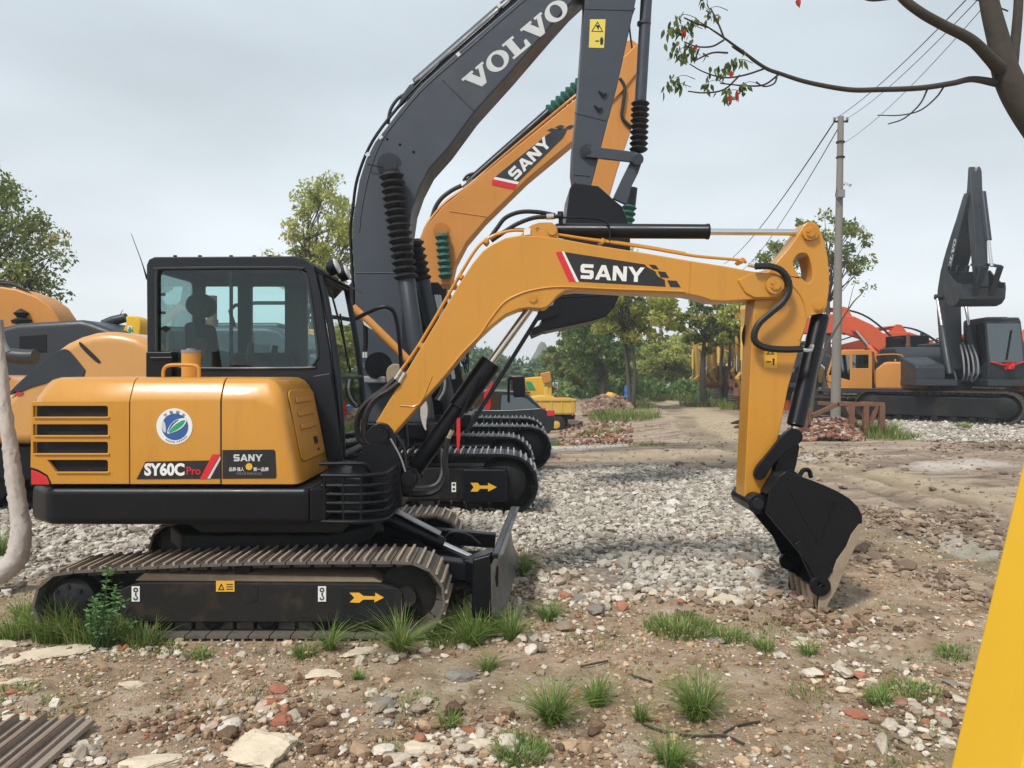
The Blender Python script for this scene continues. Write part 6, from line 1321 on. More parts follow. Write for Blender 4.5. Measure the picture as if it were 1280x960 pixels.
# small far machines between the car and the trees
def site_box(name, label, cat, pxr, Y, h0, h1, m_, extra=None):
    x0, _ = PXY(pxr[0], Y); x1, _ = PXY(pxr[1], Y)
    R = thing(name, label, cat, ((x0+x1)/2, Y+.8, 0), world=True)
    return R, x0, x1
R, x0, x1 = site_box('concrete_mixer', 'bright yellow machine with a green hatch far behind the dark car', 'machine', (651, 690), 44, 0, 0, None)
def FP(pts): return pts
mb = MB(); mb.px([(653, 473), (686, 470), (690, 476), (690, 496), (653, 496)], 44, 2); hb = mb.build('hopper', Y_BRIGHT, R, bevel=.05)
mb = MB(); mb.px([(657, 477), (664, 477), (669.5, 487), (661, 487)], 43.96, .06); mb.build('hatch', GREENM, hb)
mb = MB(); mb.px([(676, 467), (688, 464), (690, 477), (680, 480)], 43.8, 1.5); mb.build('chute', Y_FAR, R, bevel=.04)
for a in (655, 667, 686): mb = MB(); mb.px([(a, 494), (a+2, 494), (a+2, 504), (a, 504)], 44.2, .2); mb.build('leg', Y_FAR, R)
mb = MB(); mb.px([(652, 502), (690, 502), (690, 506), (652, 506)], 43.8, 2.5); mb.build('base', Y_TRUCK, R)
R = thing('site_cabin', 'black box-shaped container behind the big excavator mirror, far off', 'container', (PXY(644, 42)[0], 43, 0), world=True)
mb = MB(); mb.px([(638, 473), (652, 472.5), (652, 503), (638, 503)], 42, 2.2); cb_ = mb.build('container_body', BLACK_DUST, R, bevel=.02)
for k in range(5): mb = MB(); mb.px([(639.5+k*2.6, 475), (640.5+k*2.6, 475), (640.5+k*2.6, 502), (639.5+k*2.6, 502)], 41.95, .06); mb.build('rib', BLACK, cb_)
mb = MB(); mb.px([(637, 470), (653, 470), (653, 473), (637, 473)], 41.8, 2.6); mb.build('roof', MUDC, R)
R = thing('generator', 'dark open-frame generator with a white door left of the roadside trees, far off', 'generator', (PXY(688, 46)[0], 47, 0), world=True)
mb = MB(); mb.px([(675, 474), (691, 474), (691, 496), (675, 496)], 46, 2); mb.build('housing', BLACK_DUST, R, bevel=.03)
mb = MB(); mb.px([(690.5, 478), (698, 478), (698, 493), (690.5, 493)], 45.9, 1.9); gd = mb.build('door', LGREY, R, bevel=.03)
for k in range(3): mb = MB(); mb.px([(692, 480+k*4), (696.5, 480+k*4), (696.5, 482+k*4), (692, 482+k*4)], 45.86, .05); mb.build('vent', PLASTIC, gd)
mb = MB(); mb.px([(676, 495), (698, 495), (698, 507), (676, 507)], 46.3, 1.5); mb.build('skid', BLACK_DUST, R)
R = thing('road_roller', 'low pale yellow road machine parked right of the green-hatched one, far off', 'machine', (PXY(690, 38)[0], 39, 0), world=True)
mb = MB(); mb.px(chaikin([(655, 508), (655, 498), (672, 495), (690, 495), (697, 498), (700, 508)], 1), 38, 1.8); mb.build('body', Y_TRUCK, R, bevel=.05)
mb = MB(); mb.px([(681, 484), (685, 484), (687, 497), (680, 497)], 38.3, .5); mb.build('post', Y_TRUCK, R, bevel=.03)
mb = MB(); mb.cyl(W(700, 503, 38.2), W(700, 503, 39.8), .35, n=20); mb.build('drum', RUST, R)
# loose bucket on the heap left of the road
mb = MB(); bp_ = [(748, 507), (752, 497), (757, 496), (758, 493), (762, 495), (766, 490.5), (770, 495), (774, 495), (778, 508), (773, 510), (771, 500), (762, 498), (755, 501), (752, 509)]
BK = thing('loose_bucket', 'yellow toothed digging bucket lying on a rubble mound left of the dirt road', 'bucket', (PXY(763, 33)[0], 33.6, .2), world=True)
mb.px(bp_, 33, 1.6); mb.build('shell', Y_BRIGHT, BK, bevel=.03)
mb = MB(); mb.px([(752, 508), (755, 501), (762, 498.5), (771, 500.5), (773, 509)], 34.2, .1); mb.build('back_plate', RUST, BK)
# blue barrel/sign
BL = thing('blue_drum', 'blue plastic drum standing at the bend of the dirt road', 'drum', (PXY(787.5, 40)[0], 40, 0), world=True)
mb = MB(); c0 = Vector((PXY(787.5, 40)[0], 40, 0)); mb.lathe(c0, c0+Vector((0, 0, .95)), [(0, .26), (.05, .3), (.3, .3), (.33, .32), (.36, .3), (.64, .3), (.67, .32), (.7, .3), (.95, .3), (1, .24)], 20); mb.build('body', BLUEP, BL)
mb = MB(); mb.lathe(c0+Vector((0, 0, .95)), c0+Vector((0, 0, 1.02)), [(0, .1), (1, .08)], 12); mb.build('lid', LGREY, BL)
# ================================================================== TREES
def leaves(centres, radii, per, size, seed, rs=None, droop=0.0, aspect=.5, twig=None):
    rs = np.random.RandomState(seed); C_ = np.repeat(np.array(centres), per, 0); Rr = np.repeat(np.array(radii), per)
    n = len(C_); d = rs.normal(size=(n, 3)); d /= np.linalg.norm(d, axis=1)[:, None]; r = rs.power(2.2, n)
    p = C_+d*(r*Rr)[:, None]*np.array([1, 1, .75]); p[:, 2] -= droop*rs.uniform(0, 1, n)*Rr
    a = rs.normal(size=(n, 3)); a[:, 2] -= .4; a /= np.linalg.norm(a, axis=1)[:, None]
    b = rs.normal(size=(n, 3)); b -= (b*a).sum(1)[:, None]*a; b /= np.linalg.norm(b, axis=1)[:, None]
    s = size*rs.uniform(.55, 1.35, n)[:, None]
    V = np.stack([p-a*s, p+b*s*aspect, p+a*s, p-b*s*aspect], 1).reshape(-1, 3)
    Fq = np.arange(4*n).reshape(n, 4)
    tone = np.clip(rs.normal(.45, .2, n)+np.repeat(rs.normal(0, .14, len(centres)), per), 0, 1)
    return V, Fq, np.repeat(tone, 4)
def tree(name, label, base, height, crown, nclump, per, lsize, leafm, seed, trunks=1, tr=.14, group=None, low=.35, spread=1.0, barkm=BARKG, clump=.2, lean=(0, 0), cat='tree', twigs=True):
    """base (x,y,z); crown = (rx, rz) half sizes; low = height share where the crown begins"""
    rnd = random.Random(seed); T_ = thing(name, label, cat, base, group=group, world=True)
    bx, by, bz = base; rx, rz = crown; cz = bz+height-rz
    cen = []; radii = []
    for i in range(nclump):
        while True:
            u = Vector((rnd.uniform(-1, 1), rnd.uniform(-1, 1), rnd.uniform(-1, 1)))
            if u.length <= 1 and u.length > .25: break
        taper = 1-.35*max(0, u.z)
        cen.append((bx+lean[0]*(1+u.z)/2+u.x*rx*taper, by+lean[1]+u.y*rx*taper, cz+u.z*rz)); radii.append(rx*clump*rnd.uniform(.7, 1.4))
    mb = MB(); tops = []
    for k in range(trunks):
        a = rnd.uniform(0, math.tau); o = (0 if trunks == 1 else .18)*height*.12
        p0 = Vector((bx+math.cos(a)*o*.3, by+math.sin(a)*o*.3, bz-.1)); hgt = height*rnd.uniform(.72, .88)
        tp = Vector((bx+lean[0]*.8+math.cos(a)*o*3+rnd.uniform(-.2, .2), by+math.sin(a)*o*3, bz+hgt))
        m1 = p0.lerp(tp, .35)+Vector((rnd.uniform(-1, 1), rnd.uniform(-1, 1), 0))*height*.015; m2 = p0.lerp(tp, .7)+Vector((rnd.uniform(-1, 1), rnd.uniform(-1, 1), 0))*height*.03
        q = tr/math.sqrt(trunks); mb.tube([p0, m1, m2, tp], [q*1.15, q*.8, q*.5, q*.15], n=9, sub=5); tops.append((p0, m1, m2, tp, q))
    mb.build('trunk', barkm, T_, sharp=180, fix=False)
    mb = MB()
    for i, c in enumerate(cen):
        p0, m1, m2, tp, q = tops[i % len(tops)]; c = Vector(c)
        hz = min(.95, max(low, (c.z-bz)/height-.22*rnd.uniform(.6, 1.4))); f = hz/.8
        s_ = p0.lerp(m1, f/.35) if f < .35 else (m1.lerp(m2, (f-.35)/.35) if f < .7 else m2.lerp(tp, min(1, (f-.7)/.3)))
        md = s_.lerp(c, .5)+Vector((rnd.uniform(-1, 1), rnd.uniform(-1, 1), rnd.uniform(-.6, .3)))*rx*.10
        r0 = q*.28*rnd.uniform(.6, 1.1); mb.tube([s_, md, c], [r0, r0*.55, r0*.15], n=5, sub=3)
        if twigs:
            for _ in range(3):
                d = Vector((rnd.uniform(-1, 1), rnd.uniform(-1, 1), rnd.uniform(-.4, 1)))*radii[i]*.9; mb.tube([md.lerp(c, rnd.uniform(.4, 1)), c+d], [r0*.2, r0*.06], n=3, sub=1)
    mb.build('limbs', barkm, T_, sharp=180, fix=False)
    V, Fq, tone = leaves(cen, radii, per, lsize, seed); o = npmesh('crown', V, Fq, leafm, {'tone': tone}, T_)
    return T_
def TB(px_, Y): x, y = PXY(px_, Y); return (x, y, 0)
def hof(py_, Y): return H+(HY-py_)/F*Y
tree('broadleaf_tree', 'large olive-green tree cut off by the left edge above the machines', TB(-42, 22), hof(206, 22), (2.5, 2.4), 130, 130, .07, LEAF_G, 1, tr=.22, clump=.20)
tree('broadleaf_tree', 'bright yellow-green tree showing above the small excavator cab roof', TB(405, 26), hof(222, 26), (1.8, 2.3), 100, 120, .065, LEAF_Y, 2, tr=.18, trunks=2, clump=.19)
tree('broadleaf_tree', 'slender tree with sparse crown directly behind the concrete pole', TB(1030, 33), hof(262, 33), (2.0, 1.6), 46, 60, .10, LEAF_G, 3, tr=.16, low=.55, clump=.20)
tree('broadleaf_tree', 'small tree crown showing behind the top of the small excavator arm', TB(968, 36), hof(300, 36), (1.5, 1.7), 34, 70, .10, LEAF_G, 4, tr=.12, clump=.22)
G1 = 'trees along the dirt road'
road = [  # px, Y, top, rx, rz, leaf, clumps, label
 (790, 34, 308, 2.0, 2.3, LEAF_Y, 80, 3, 'tall twin-trunked tree with pale crown rising under the small excavator boom', .5),
 (752, 42, 345, 2.4, 2.9, LEAF_D, 90, 3, 'dense dark tree left of the tall twin-trunked one', .15),
 (722, 48, 398, 1.9, 2.2, LEAF_G, 60, 2, 'leafy green tree at the left end of the roadside row', .15),
 (832, 54, 428, 2.3, 1.4, LEAF_Y, 60, 2, 'yellow-green tree right of the tall twin-trunked one, beyond the road bend', .35),
 (858, 58, 412, 2.5, 1.8, LEAF_Y, 70, 1, 'pale yellow-green tree above the far end of the dirt road', .35),
 (810, 60, 424, 3.0, 2.6, LEAF_G, 60, 2, 'darker tree behind the bend of the dirt road', .2),
 (880, 36, 372, 1.4, 1.3, LEAF_G, 30, 1, 'thin tree with high crown left of the row of yellow excavators', .55),
 (905, 39, 372, 1.5, 1.3, LEAF_G, 30, 2, 'thin tree before the row of yellow excavators, crown touching the boom', .6),
 (975, 60, 408, 3.0, 2.0, LEAF_G, 60, 2, 'broad tree behind the row of yellow excavators, beyond the small excavator arm', .25),
 (918, 64, 404, 2.8, 2.2, LEAF_Y, 60, 2, 'pale tree behind the row of yellow excavators', .25),
 (700, 58, 428, 2.2, 2.0, LEAF_G, 60, 2, 'rounded tree above the far yellow machines', .2),
 (930, 32, 376, 1.2, .9, LEAF_Y, 20, 1, 'thin tree closest to the small excavator arm, forked trunk', .6),
]
for i, (p_, Y_, top_, rx, rz, lm, nc, tk, lb, lw) in enumerate(road):
    tree('broadleaf_tree', lb, TB(p_, Y_), hof(top_, Y_), (rx, rz), nc, 120, .075+.0010*Y_, lm, 20+i, trunks=tk, tr=.17, group=G1, low=lw, clump=.2, twigs=Y_ < 42)
# bare sapling right of the pole
ST = thing('bare_sapling', 'thin bare sapling with a few leaves, leaning right beside the concrete pole', 'tree', TB(1012, 22), world=True)
mb = MB(); q0 = Vector(TB(1012, 22)); mb.tube([q0, W(1020, 470, 22), W(1030, 440, 22), W(1032, 408, 22), W(1030, 380, 22)], [.06, .05, .035, .02, .008], n=6); mb.tube([W(1026, 452, 22), W(1040, 420, 22), W(1065, 380, 22), W(1078, 366, 22), W(1084, 352, 22)], [.035, .03, .02, .012, .006], n=6); mb.tube([W(1060, 386, 22), W(1066, 362, 22), W(1070, 350, 22)], [.012, .008, .004], n=5)
mb.build('stem', BARKG, ST, fix=False)
V, Fq, tn_ = leaves([W(1084, 356, 22), W(1078, 366, 22), W(1070, 352, 22), W(1090, 360, 22)], [.22, .2, .15, .15], 14, .05, 77); npmesh('foliage', V, Fq, LEAF_G, {'tone': tn_}, ST)
# distant mass of woodland and rocky spire
cs = []; rr = []; rnd = random.Random(4)
def bank(x0, x1, Y0, Y1, top, n):
    for _ in range(n):
        Y_ = rnd.uniform(Y0, Y1); px_ = rnd.uniform(x0, x1); tz_ = hof(top(px_), Y_); z = rnd.uniform(.6, max(1.2, tz_-.6)) if rnd.random() < .55 else tz_-rnd.uniform(.3, 1.4)
        x, y = PXY(px_, Y_); cs.append((x, y, z)); rr.append(rnd.uniform(1.0, 1.9))
bank(690, 900, 66, 92, lambda p: 438+12*math.sin(p*.11)+8*math.sin(p*.041), 330)
bank(560, 700, 74, 110, lambda p: 436+max(0, (p-600))*.45 if p < 655 else 462-(p-655)*.5+5*math.sin(p*.3), 170)
bank(900, 1110, 58, 90, lambda p: 452+6*math.sin(p*.09), 190)
bank(-300, 560, 70, 110, lambda p: 440+8*math.sin(p*.05), 200)
bank(1110, 1500, 75, 110, lambda p: 456+6*math.sin(p*.07), 150)
V, Fq, tn_ = leaves(cs, rr, 62, .30, 9); o = npmesh('woodland', V, Fq, LEAF_F, {'tone': tn_}); tag(o, 'far belt of mixed green woodland closing the horizon behind the yard', kind='stuff')
rs = np.random.RandomState(12)
cs = [(*PXY(rs.uniform(700, 905), rs.uniform(42, 62)), rs.uniform(.15, .9)) for _ in range(120)]
V, Fq, tn_ = leaves(cs, rs.uniform(.5, 1.1, 120), 60, .16, 10); o = npmesh('undergrowth', V, Fq, LEAF_D, {'tone': tn_}); tag(o, 'low undergrowth beneath the roadside trees', kind='stuff')
def spire(name, label, pts, Y, mat_, depth, seed):
    rs_ = random.Random(seed); mb = MB(); ring = 14; levels = len(pts); vs = []
    for (pxl, pxr, py_) in pts:
        a = W(pxl, py_, Y); b = W(pxr, py_, Y); c = (a+b)/2; r = (b-a).length/2
        for k in range(ring): t = k*math.tau/ring; q = 1+rs_.uniform(-.16, .16); vs.append(Vector((c.x+math.cos(t)*r*q, Y+math.sin(t)*r*depth*q, c.z+rs_.uniform(-.2, .2))))
    fs = [tuple((levels-1)*ring+k for k in range(ring))]
    for i in range(levels-1):
        for k in range(ring): fs.append((i*ring+k, i*ring+(k+1) % ring, (i+1)*ring+(k+1) % ring, (i+1)*ring+k))
    mb.add(vs, fs); return mb.build(name, mat_, None, sharp=20)
ROCK = paint('far_rock', (.17, .18, .165), .95, dirt=.5, dcol=(.10, .14, .09), dsc=.6, bump=.5)
sp_ = spire('rock_spire', '', [(640, 712, 500), (650, 700, 475), (657, 692, 456), (664, 688, 448), (669, 686, 440), (673, 683, 432), (675.5, 680.5, 428)], 150, ROCK, .7, 3)
recentre(sp_); tag(sp_, 'grey rock spire on the skyline above the far woods', 'rock')
# ================================================================== POLE AND WIRES
PO = thing('utility_pole', 'weathered concrete utility pole rising behind the rubble heap', 'pole', TB(1045, 24), world=True)
p0 = Vector(TB(1044, 24)); p1 = W(1051, 146, 24)
mb = MB(); mb.lathe(p0-Vector((0, 0, .2)), p1, [(0, .155), (1, .09)], 20); mb.build('shaft', CONC, PO)
mb = MB(); mb.beam(W(1042, 152, 24), W(1060, 152, 24), .05, .05); mb.build('crossarm', BLACK_DUST, PO)
for a in (1043, 1059): mb = MB(); mb.lathe(W(a, 151, 24), W(a, 147, 24), [(0, .03), (.3, .05), (.6, .03), (1, .04)], 10); mb.build('insulator', PLASTIC, PO)
for b in (177, 196): mb = MB(); mb.cyl(W(1050.5, b, 24), W(1050.5, b+1.5, 24), .135, n=18); mb.build('pole_band', BLACK_DUST, PO)
mb = MB(); mb.box(W(1051.5, 242, 23.8), (.2, .12, .24)); mb.build('junction_box', PLASTIC, PO, bevel=.01)
mb = MB(); mb.beam(W(1050, 234, 23.8), W(1058, 229, 23.7), .03, .03); cm = mb.build('camera_bracket', PLASTIC, PO)
mb = MB(); mb.beam(W(1056, 228, 23.7), W(1063, 231.5, 23.5), .09, .09); mb.build('security_camera', LGREY, cm, bevel=.01)
mb = MB(); mb.tube([W(1046, 236, 23.8), W(1044.5, 245, 23.8), W(1048, 251, 23.8)], .012, n=5); mb.build('cable', RUBBER, PO)
def wire(label, a, b, sag, r):
    a, b = Vector(a), Vector(b); mb = MB(); mb.tube([a.lerp(b, k/14)-Vector((0, 0, sag*4*(k/14)*(1-k/14))) for k in range(15)], r, n=5, sub=1)
    o = mb.build('power_line', RUBBER, None); recentre(o); tag(o, label, 'cable', 'power lines strung from the concrete pole'); return o
wire('upper overhead wire from the pole top toward the upper right corner', W(1043, 149, 24), W(1215, -8, 11), .15, .009)
wire('middle overhead wire from the pole top toward the upper right corner', W(1059, 148, 24), W(1222, 0, 11), .15, .007)
wire('lower overhead wire leaving the pole shaft toward the upper right corner', W(1053, 180, 24), W(1230, 8, 11.5), .2, .006)
wire('overhead wire running from the pole top down-left behind the small excavator', W(1043, 152, 24), W(905, 330, 70), .6, .022)
wire('second overhead wire running down-left from the pole, fainter', W(1048, 160, 24), W(915, 345, 72), .9, .016)
for px_, Y_, top_, lb in ((826, 62, 394, 'slim far utility pole over the pale trees'), (870, 58, 372, 'slim far utility pole left of the thin roadside trees')):
    P_ = thing('utility_pole', lb, 'pole', TB(px_, Y_), world=True); mb = MB(); mb.lathe(Vector(TB(px_, Y_)), W(px_, top_, Y_), [(0, .17), (1, .12)], 12); mb.build('shaft', CONC, P_)
    mb = MB(); mb.beam(W(px_-6, top_+4, Y_), W(px_+6, top_+4, Y_), .1, .1); mb.build('crossarm', BLACK_DUST, P_)
# ================================================================== RUBBLE AND RUSTY FRAME
rs = np.random.RandomState(21)
def heap(name, label, pxr, Y0, Y1, hgt, n, mat_, smin, smax, seed, cat):
    rs = np.random.RandomState(seed); q = []
    for _ in range(n):
        Y_ = rs.uniform(Y0, Y1); p_ = rs.uniform(*pxr); u = (p_-(pxr[0]+pxr[1])/2)/((pxr[1]-pxr[0])/2); v = (Y_-(Y0+Y1)/2)/((Y1-Y0)/2)
        x, y = PXY(p_, Y_); q.append((x, y, max(0, hgt*(1-u*u*.8-v*v*.7))*rs.uniform(.55, 1)))
    q = np.array(q); o = scatter(name, q, rs.uniform(smin, smax, n), mat_, seed, flat=(.5, 1)); tag(o, label, kind='stuff'); return o
RUBM = stonemat('brick_rubble', [(0, (.08, .055, .045)), (.35, (.22, .095, .06)), (.7, (.36, .17, .11)), (.85, (.38, .30, .25)), (1, (.6, .53, .47))])
heap('brick_rubble', 'heap of broken brick and stone around the rusty steel frame', (1000, 1080), 18.2, 21.6, .42, 2600, RUBM, .02, .09, 5, 'rubble')
heap('brick_rubble', 'strewn broken bricks left of the dirt road near the small truck', (700, 790), 19, 28, .10, 420, RUBM, .02, .09, 6, 'rubble')
heap('earth_mound', 'brown earth and root mound under the loose yellow bucket', (732, 788), 30, 35, .5, 700, stonemat('earth_clods', [(0, (.09, .06, .045)), (.6, (.22, .12, .085)), (1, (.33, .27, .21))]), .07, .26, 7, 'mound')
FRM = thing('rusty_frame', 'rusty steel trestle frame lying over the rubble heap', 'steel frame', (PXY(1060, 19.7)[0], 19.7, 0), world=True)
def fb(a, b, wd=.1, nm='beam'): mb = MB(); mb.beam(a, b, wd, wd); mb.build(nm, RUST, FRM, bevel=.006)
for Yf in (19.3, 20.5):
    fb(W(1012, 521, Yf), W(1048, 505, Yf)); fb(W(1046, 505, Yf), W(1105, 505.5, Yf))
    for p_ in (1064, 1082, 1102): fb(W(p_, 506, Yf), Vector(((p_-CX)/F*Yf, Yf, -.02)), .13, 'post')
    fb(W(1058, 508, Yf), W(1068, 528, Yf), .12, 'brace'); fb(W(1096, 508, Yf), W(1088, 530, Yf), .09, 'brace')
for p_, yy in ((1048, 506), (1104, 506), (1078, 506)): fb(W(p_, yy, 19.3), W(p_, yy, 19.3)+Vector((0, 1.2, 0)), .09, 'crossbar')
fb(W(1003, 512, 19.2), Vector(((1003-CX)/F*19.2, 19.2, -.02)), .22, 'post'); fb(W(1010, 510, 19.2), Vector(((1010-CX)/F*19.2, 19.2, -.02)), .12, 'post')
fb(W(985, 538, 19.2), W(1012, 533, 19.2), .12)
for i, (a, b, c, d, lb) in enumerate(((918, 529, 936, 515, 'upper of two timber planks left of the small excavator arm, lying by the road'), (922, 534, 940, 520, 'lower of two timber planks left of the small excavator arm, lying by the road'))):
    mb = MB(); A_ = G(a, b, .08); B_ = G(c, d+8, .3); mb.beam(A_, B_, .22, .06); o = mb.build('timber_plank', RUST if i else BARK, None, bevel=.01); recentre(o); tag(o, lb, 'plank')
# ================================================================== NEAR TREE (upper right)
NT = thing('roadside_tree', 'near tree trunk leaning into the upper right corner with one long leafy branch', 'tree', (5.35, 5.6, 0), world=True)
Yt = 5.5
mb = MB(); mb.tube([(5.35, 5.7, -.1), (5.1, 5.6, .9), (4.75, 5.55, 1.9), W(1400, 262, Yt), W(1325, 190, Yt), W(1283, 138, Yt), W(1259, 95, Yt), W(1248, 50, Yt), W(1236, 0, Yt), W(1228, -60, Yt)], [.19, .165, .15, .135, .118, .105, .09, .072, .062, .055], n=16, sub=6)
mb.build('trunk', BARK, NT, sharp=180, fix=False)
mb = MB()
mb.tube([W(1262, 95, Yt), W(1268, 60, Yt), W(1272, 20, Yt), W(1274, -20, Yt)], [.05, .035, .032, .03], n=8)
mb.tube([W(1256, 92, Yt), W(1238, 74, Yt-.1), W(1214, 50, Yt-.2), W(1180, 32, Yt-.25), W(1150, 15, Yt-.3), W(1125, -6, Yt-.3), W(1105, -40, Yt-.3)], [.06, .042, .036, .034, .032, .03, .028], n=9)
br = [(1246, 104), (1215, 99), (1190, 104), (1150, 110), (1100, 112), (1060, 112), (1010, 103), (975, 92), (955, 84), (925, 62), (903, 46), (885, 34), (872, 26)]
mb.tube([W(a, b, Yt-.05*i) for i, (a, b) in enumerate(br)], [.03, .022, .02, .019, .018, .017, .015, .013, .012, .009, .007, .005, .003], n=7)
tw = [[(1180, 108), (1170, 122), (1150, 138), (1125, 144), (1097, 144)], [(1160, 110), (1150, 130), (1130, 148), (1110, 155)], [(975, 92), (955, 106), (930, 107), (900, 104)], [(955, 86), (930, 94), (905, 97), (880, 90), (862, 80)], [(930, 68), (915, 58), (930, 68)],
      [(905, 50), (890, 58), (870, 58), (855, 52)], [(905, 48), (898, 30), (888, 10)], [(925, 94), (905, 112), (880, 116), (860, 114)], [(885, 34), (868, 28), (855, 22)], [(960, 88), (940, 75), (928, 62)], [(972, 92), (968, 104), (955, 108), (945, 102)], [(910, 66), (890, 66), (868, 76)]]
ybr = lambda a: float(np.interp(a, [q[0] for q in br][::-1], [Yt-.05*i for i in range(len(br))][::-1]))
for t_ in tw: mb.tube([W(a, b, ybr(t_[0][0])) for a, b in t_], [.007*(1-.12*k) for k in range(len(t_))] if len(t_) > 2 else .004, n=5, sub=4)
for a, b, n in [(845, 22, 9), (852, 35, 12), (838, 36, 9), (848, 62, 10), (843, 98, 10), (838, 108, 8), (884, 12, 8), (915, 78, 10), (882, 104, 7), (906, 116, 9), (926, 106, 7)]: mb.tube([W(a, b, Yt-.45), W(a+12, b-4, Yt-.45), W(a+26, b+1, Yt-.45)], [.0015, .002, .0025], n=4, sub=3)
mb.tube([W(1215, -2, Yt), W(1240, 6, Yt), W(1260, 14, Yt)], .006, n=5); mb.tube([W(1075, -4, Yt-.3), W(1090, 0, Yt-.3), W(1112, -2, Yt-.3)], .012, n=5)
mb.build('limbs', BARK, NT, sharp=180, fix=False)
rs = np.random.RandomState(33); Vs = []; Fs = []; Ts = []
def leafblade(c, d, l, w_, tone):
    d = Vector(d).normalized(); s_ = d.cross(Vector((rs.normal(), rs.normal(), rs.normal()))).normalized(); n_ = d.cross(s_); b = len(Vs)
    for t, ww, dr in ((0, 0, 0), (.3, .5, .02), (.6, .45, .0), (1, 0, -.12)):
        p = c+d*l*t+n_*l*dr
        if ww: Vs.append(p+s_*w_*ww); Vs.append(p-s_*w_*ww)
        else: Vs.append(p)
    # 0 ; 1,2 ; 3,4 ; 5
    Fs.append((b, b+1, b+2, b+2)); Fs.append((b+1, b+3, b+4, b+2)); Fs.append((b+3, b+5, b+4, b+4)); Ts.extend([tone]*6)
cl = [(845, 22, 9), (852, 35, 12), (862, 26, 10), (838, 36, 9), (848, 62, 10), (860, 58, 9), (853, 70, 12), (866, 62, 9), (843, 98, 10), (850, 108, 9), (838, 108, 8), (838, 60, 5), (884, 12, 8), (892, 16, 8), (880, -2, 6), (915, 78, 10), (925, 74, 8), (905, 86, 6), (882, 104, 7), (893, 88, 6), (900, 88, 6), (906, 116, 9), (912, 120, 8), (926, 106, 7), (930, 104, 5), (862, 42, 6), (875, 66, 4)]
for a, b, n in cl:
    c = W(a, b, Yt-.45)
    for _ in range(int(n*1.2)):
        leafblade(c+Vector(rs.normal(0, .022, 3)), Vector((rs.normal(0, .45), rs.normal(0, .45), -1.0)), rs.uniform(.045, .075), rs.uniform(.018, .028), min(.85, abs(rs.normal(.35, .25))))
for a, b, l in ((997, -3, .07), (854, 36, .06), (914, 88, .05), (921, 112, .085), (912, 118, .06), (870, 55, .05)):
    for _ in range(2): leafblade(W(a, b, Yt-.5), (rs.normal(0, .1), rs.normal(0, .1), -1), l, .035, .97)
Fa = []; 
me = bpy.data.meshes.new('foliage'); me.from_pydata([tuple(v) for v in Vs], [], [tuple(dict.fromkeys(f)) for f in Fs]); me.update()
a_ = me.attributes.new('tone', 'FLOAT', 'POINT'); a_.data.foreach_set('value', np.array(Ts, np.float32)); me.materials.append(LEAF_N)
fo = bpy.data.objects.new('foliage', me); scn.collection.objects.link(fo); fo.parent = NT; fo.matrix_parent_inverse = Matrix.Translation(-WROOT[NT.name])
# ================================================================== NEAR OBJECTS
# yellow steel arm at the right edge
mb = MB()
A0, A1 = W(1181, 975, 1.25), W(1290, 515, 1.25)
d = (A1-A0).normalized(); sd = Vector((d.z, 0, -d.x)); a = A0-d*1.02; b = A1+d*1.3
vs = [a, a+sd*.34, b+sd*.34, b]; vs += [v+Vector((0, .16, 0)) for v in vs]
vs = [v-Vector((0, .16, 0)) for v in vs]
mb.add(vs, [(0, 1, 2, 3), (7, 6, 5, 4), (0, 4, 5, 1), (1, 5, 6, 2), (2, 6, 7, 3), (3, 7, 4, 0)])
o = mb.build('steel_arm', Y_BRIGHT, None, bevel=.012, seg=4); recentre(o); tag(o, 'bright yellow slanting steel arm cropped by the right edge, closest to us', 'steel arm')
# pale sleeve-wrapped hose at the left edge
Yh = 5.9
mb = MB(); hs = [(-16, 340), (-6, 400), (2, 460), (6, 510), (13, 560), (18, 600), (24, 640), (26, 670), (20, 698), (4, 714), (-20, 722), (-80, 726)]
rl_ = [.02, .026, .036, .044, .052, .057, .062, .072, .078, .078, .075, .075]
mb.tube([W(a, b, Yh-.02*i) for i, (a, b) in enumerate(hs)], rl_, n=22, sub=8)
me_v = mb.v; rs = np.random.RandomState(2)
mb.v = [tuple(np.array(v)+rs.normal(0, .0034, 3)) for v in mb.v]
o = mb.build('wrapped_hose', FABRIC, None, sharp=180); recentre(o); tag(o, 'thick pale woven-wrapped hose hanging down at the left edge and curling on the ground', 'hose')
# rusty track piece, bottom-left corner
PADM = paint('rusty_pad', (.30, .245, .20), .85, dirt=.8, dcol=(.15, .09, .06), dsc=7, bump=.5)
TP = thing('track_section', 'rusty piece of excavator track lying in the bottom left corner', 'track section', tuple(G(-10, 945)), rz=rad(2), world=False)
for k in range(7):
    mb = MB(); x = -.5+k*.125
    mb.box((x, 0, .03), (.112, .5, .025)); mb.box((x-.04, 0, .056), (.018, .5, .03)); mb.box((x+.01, 0, .05), (.012, .5, .018)); pd = mb.build('track_pad', PADM, TP, bevel=.004)
    mb = MB(); mb.box((x-.04, 0, .074), (.012, .49, .006)); mb.build('worn_ridge', SHOEG, pd)
TP.location.z = .0
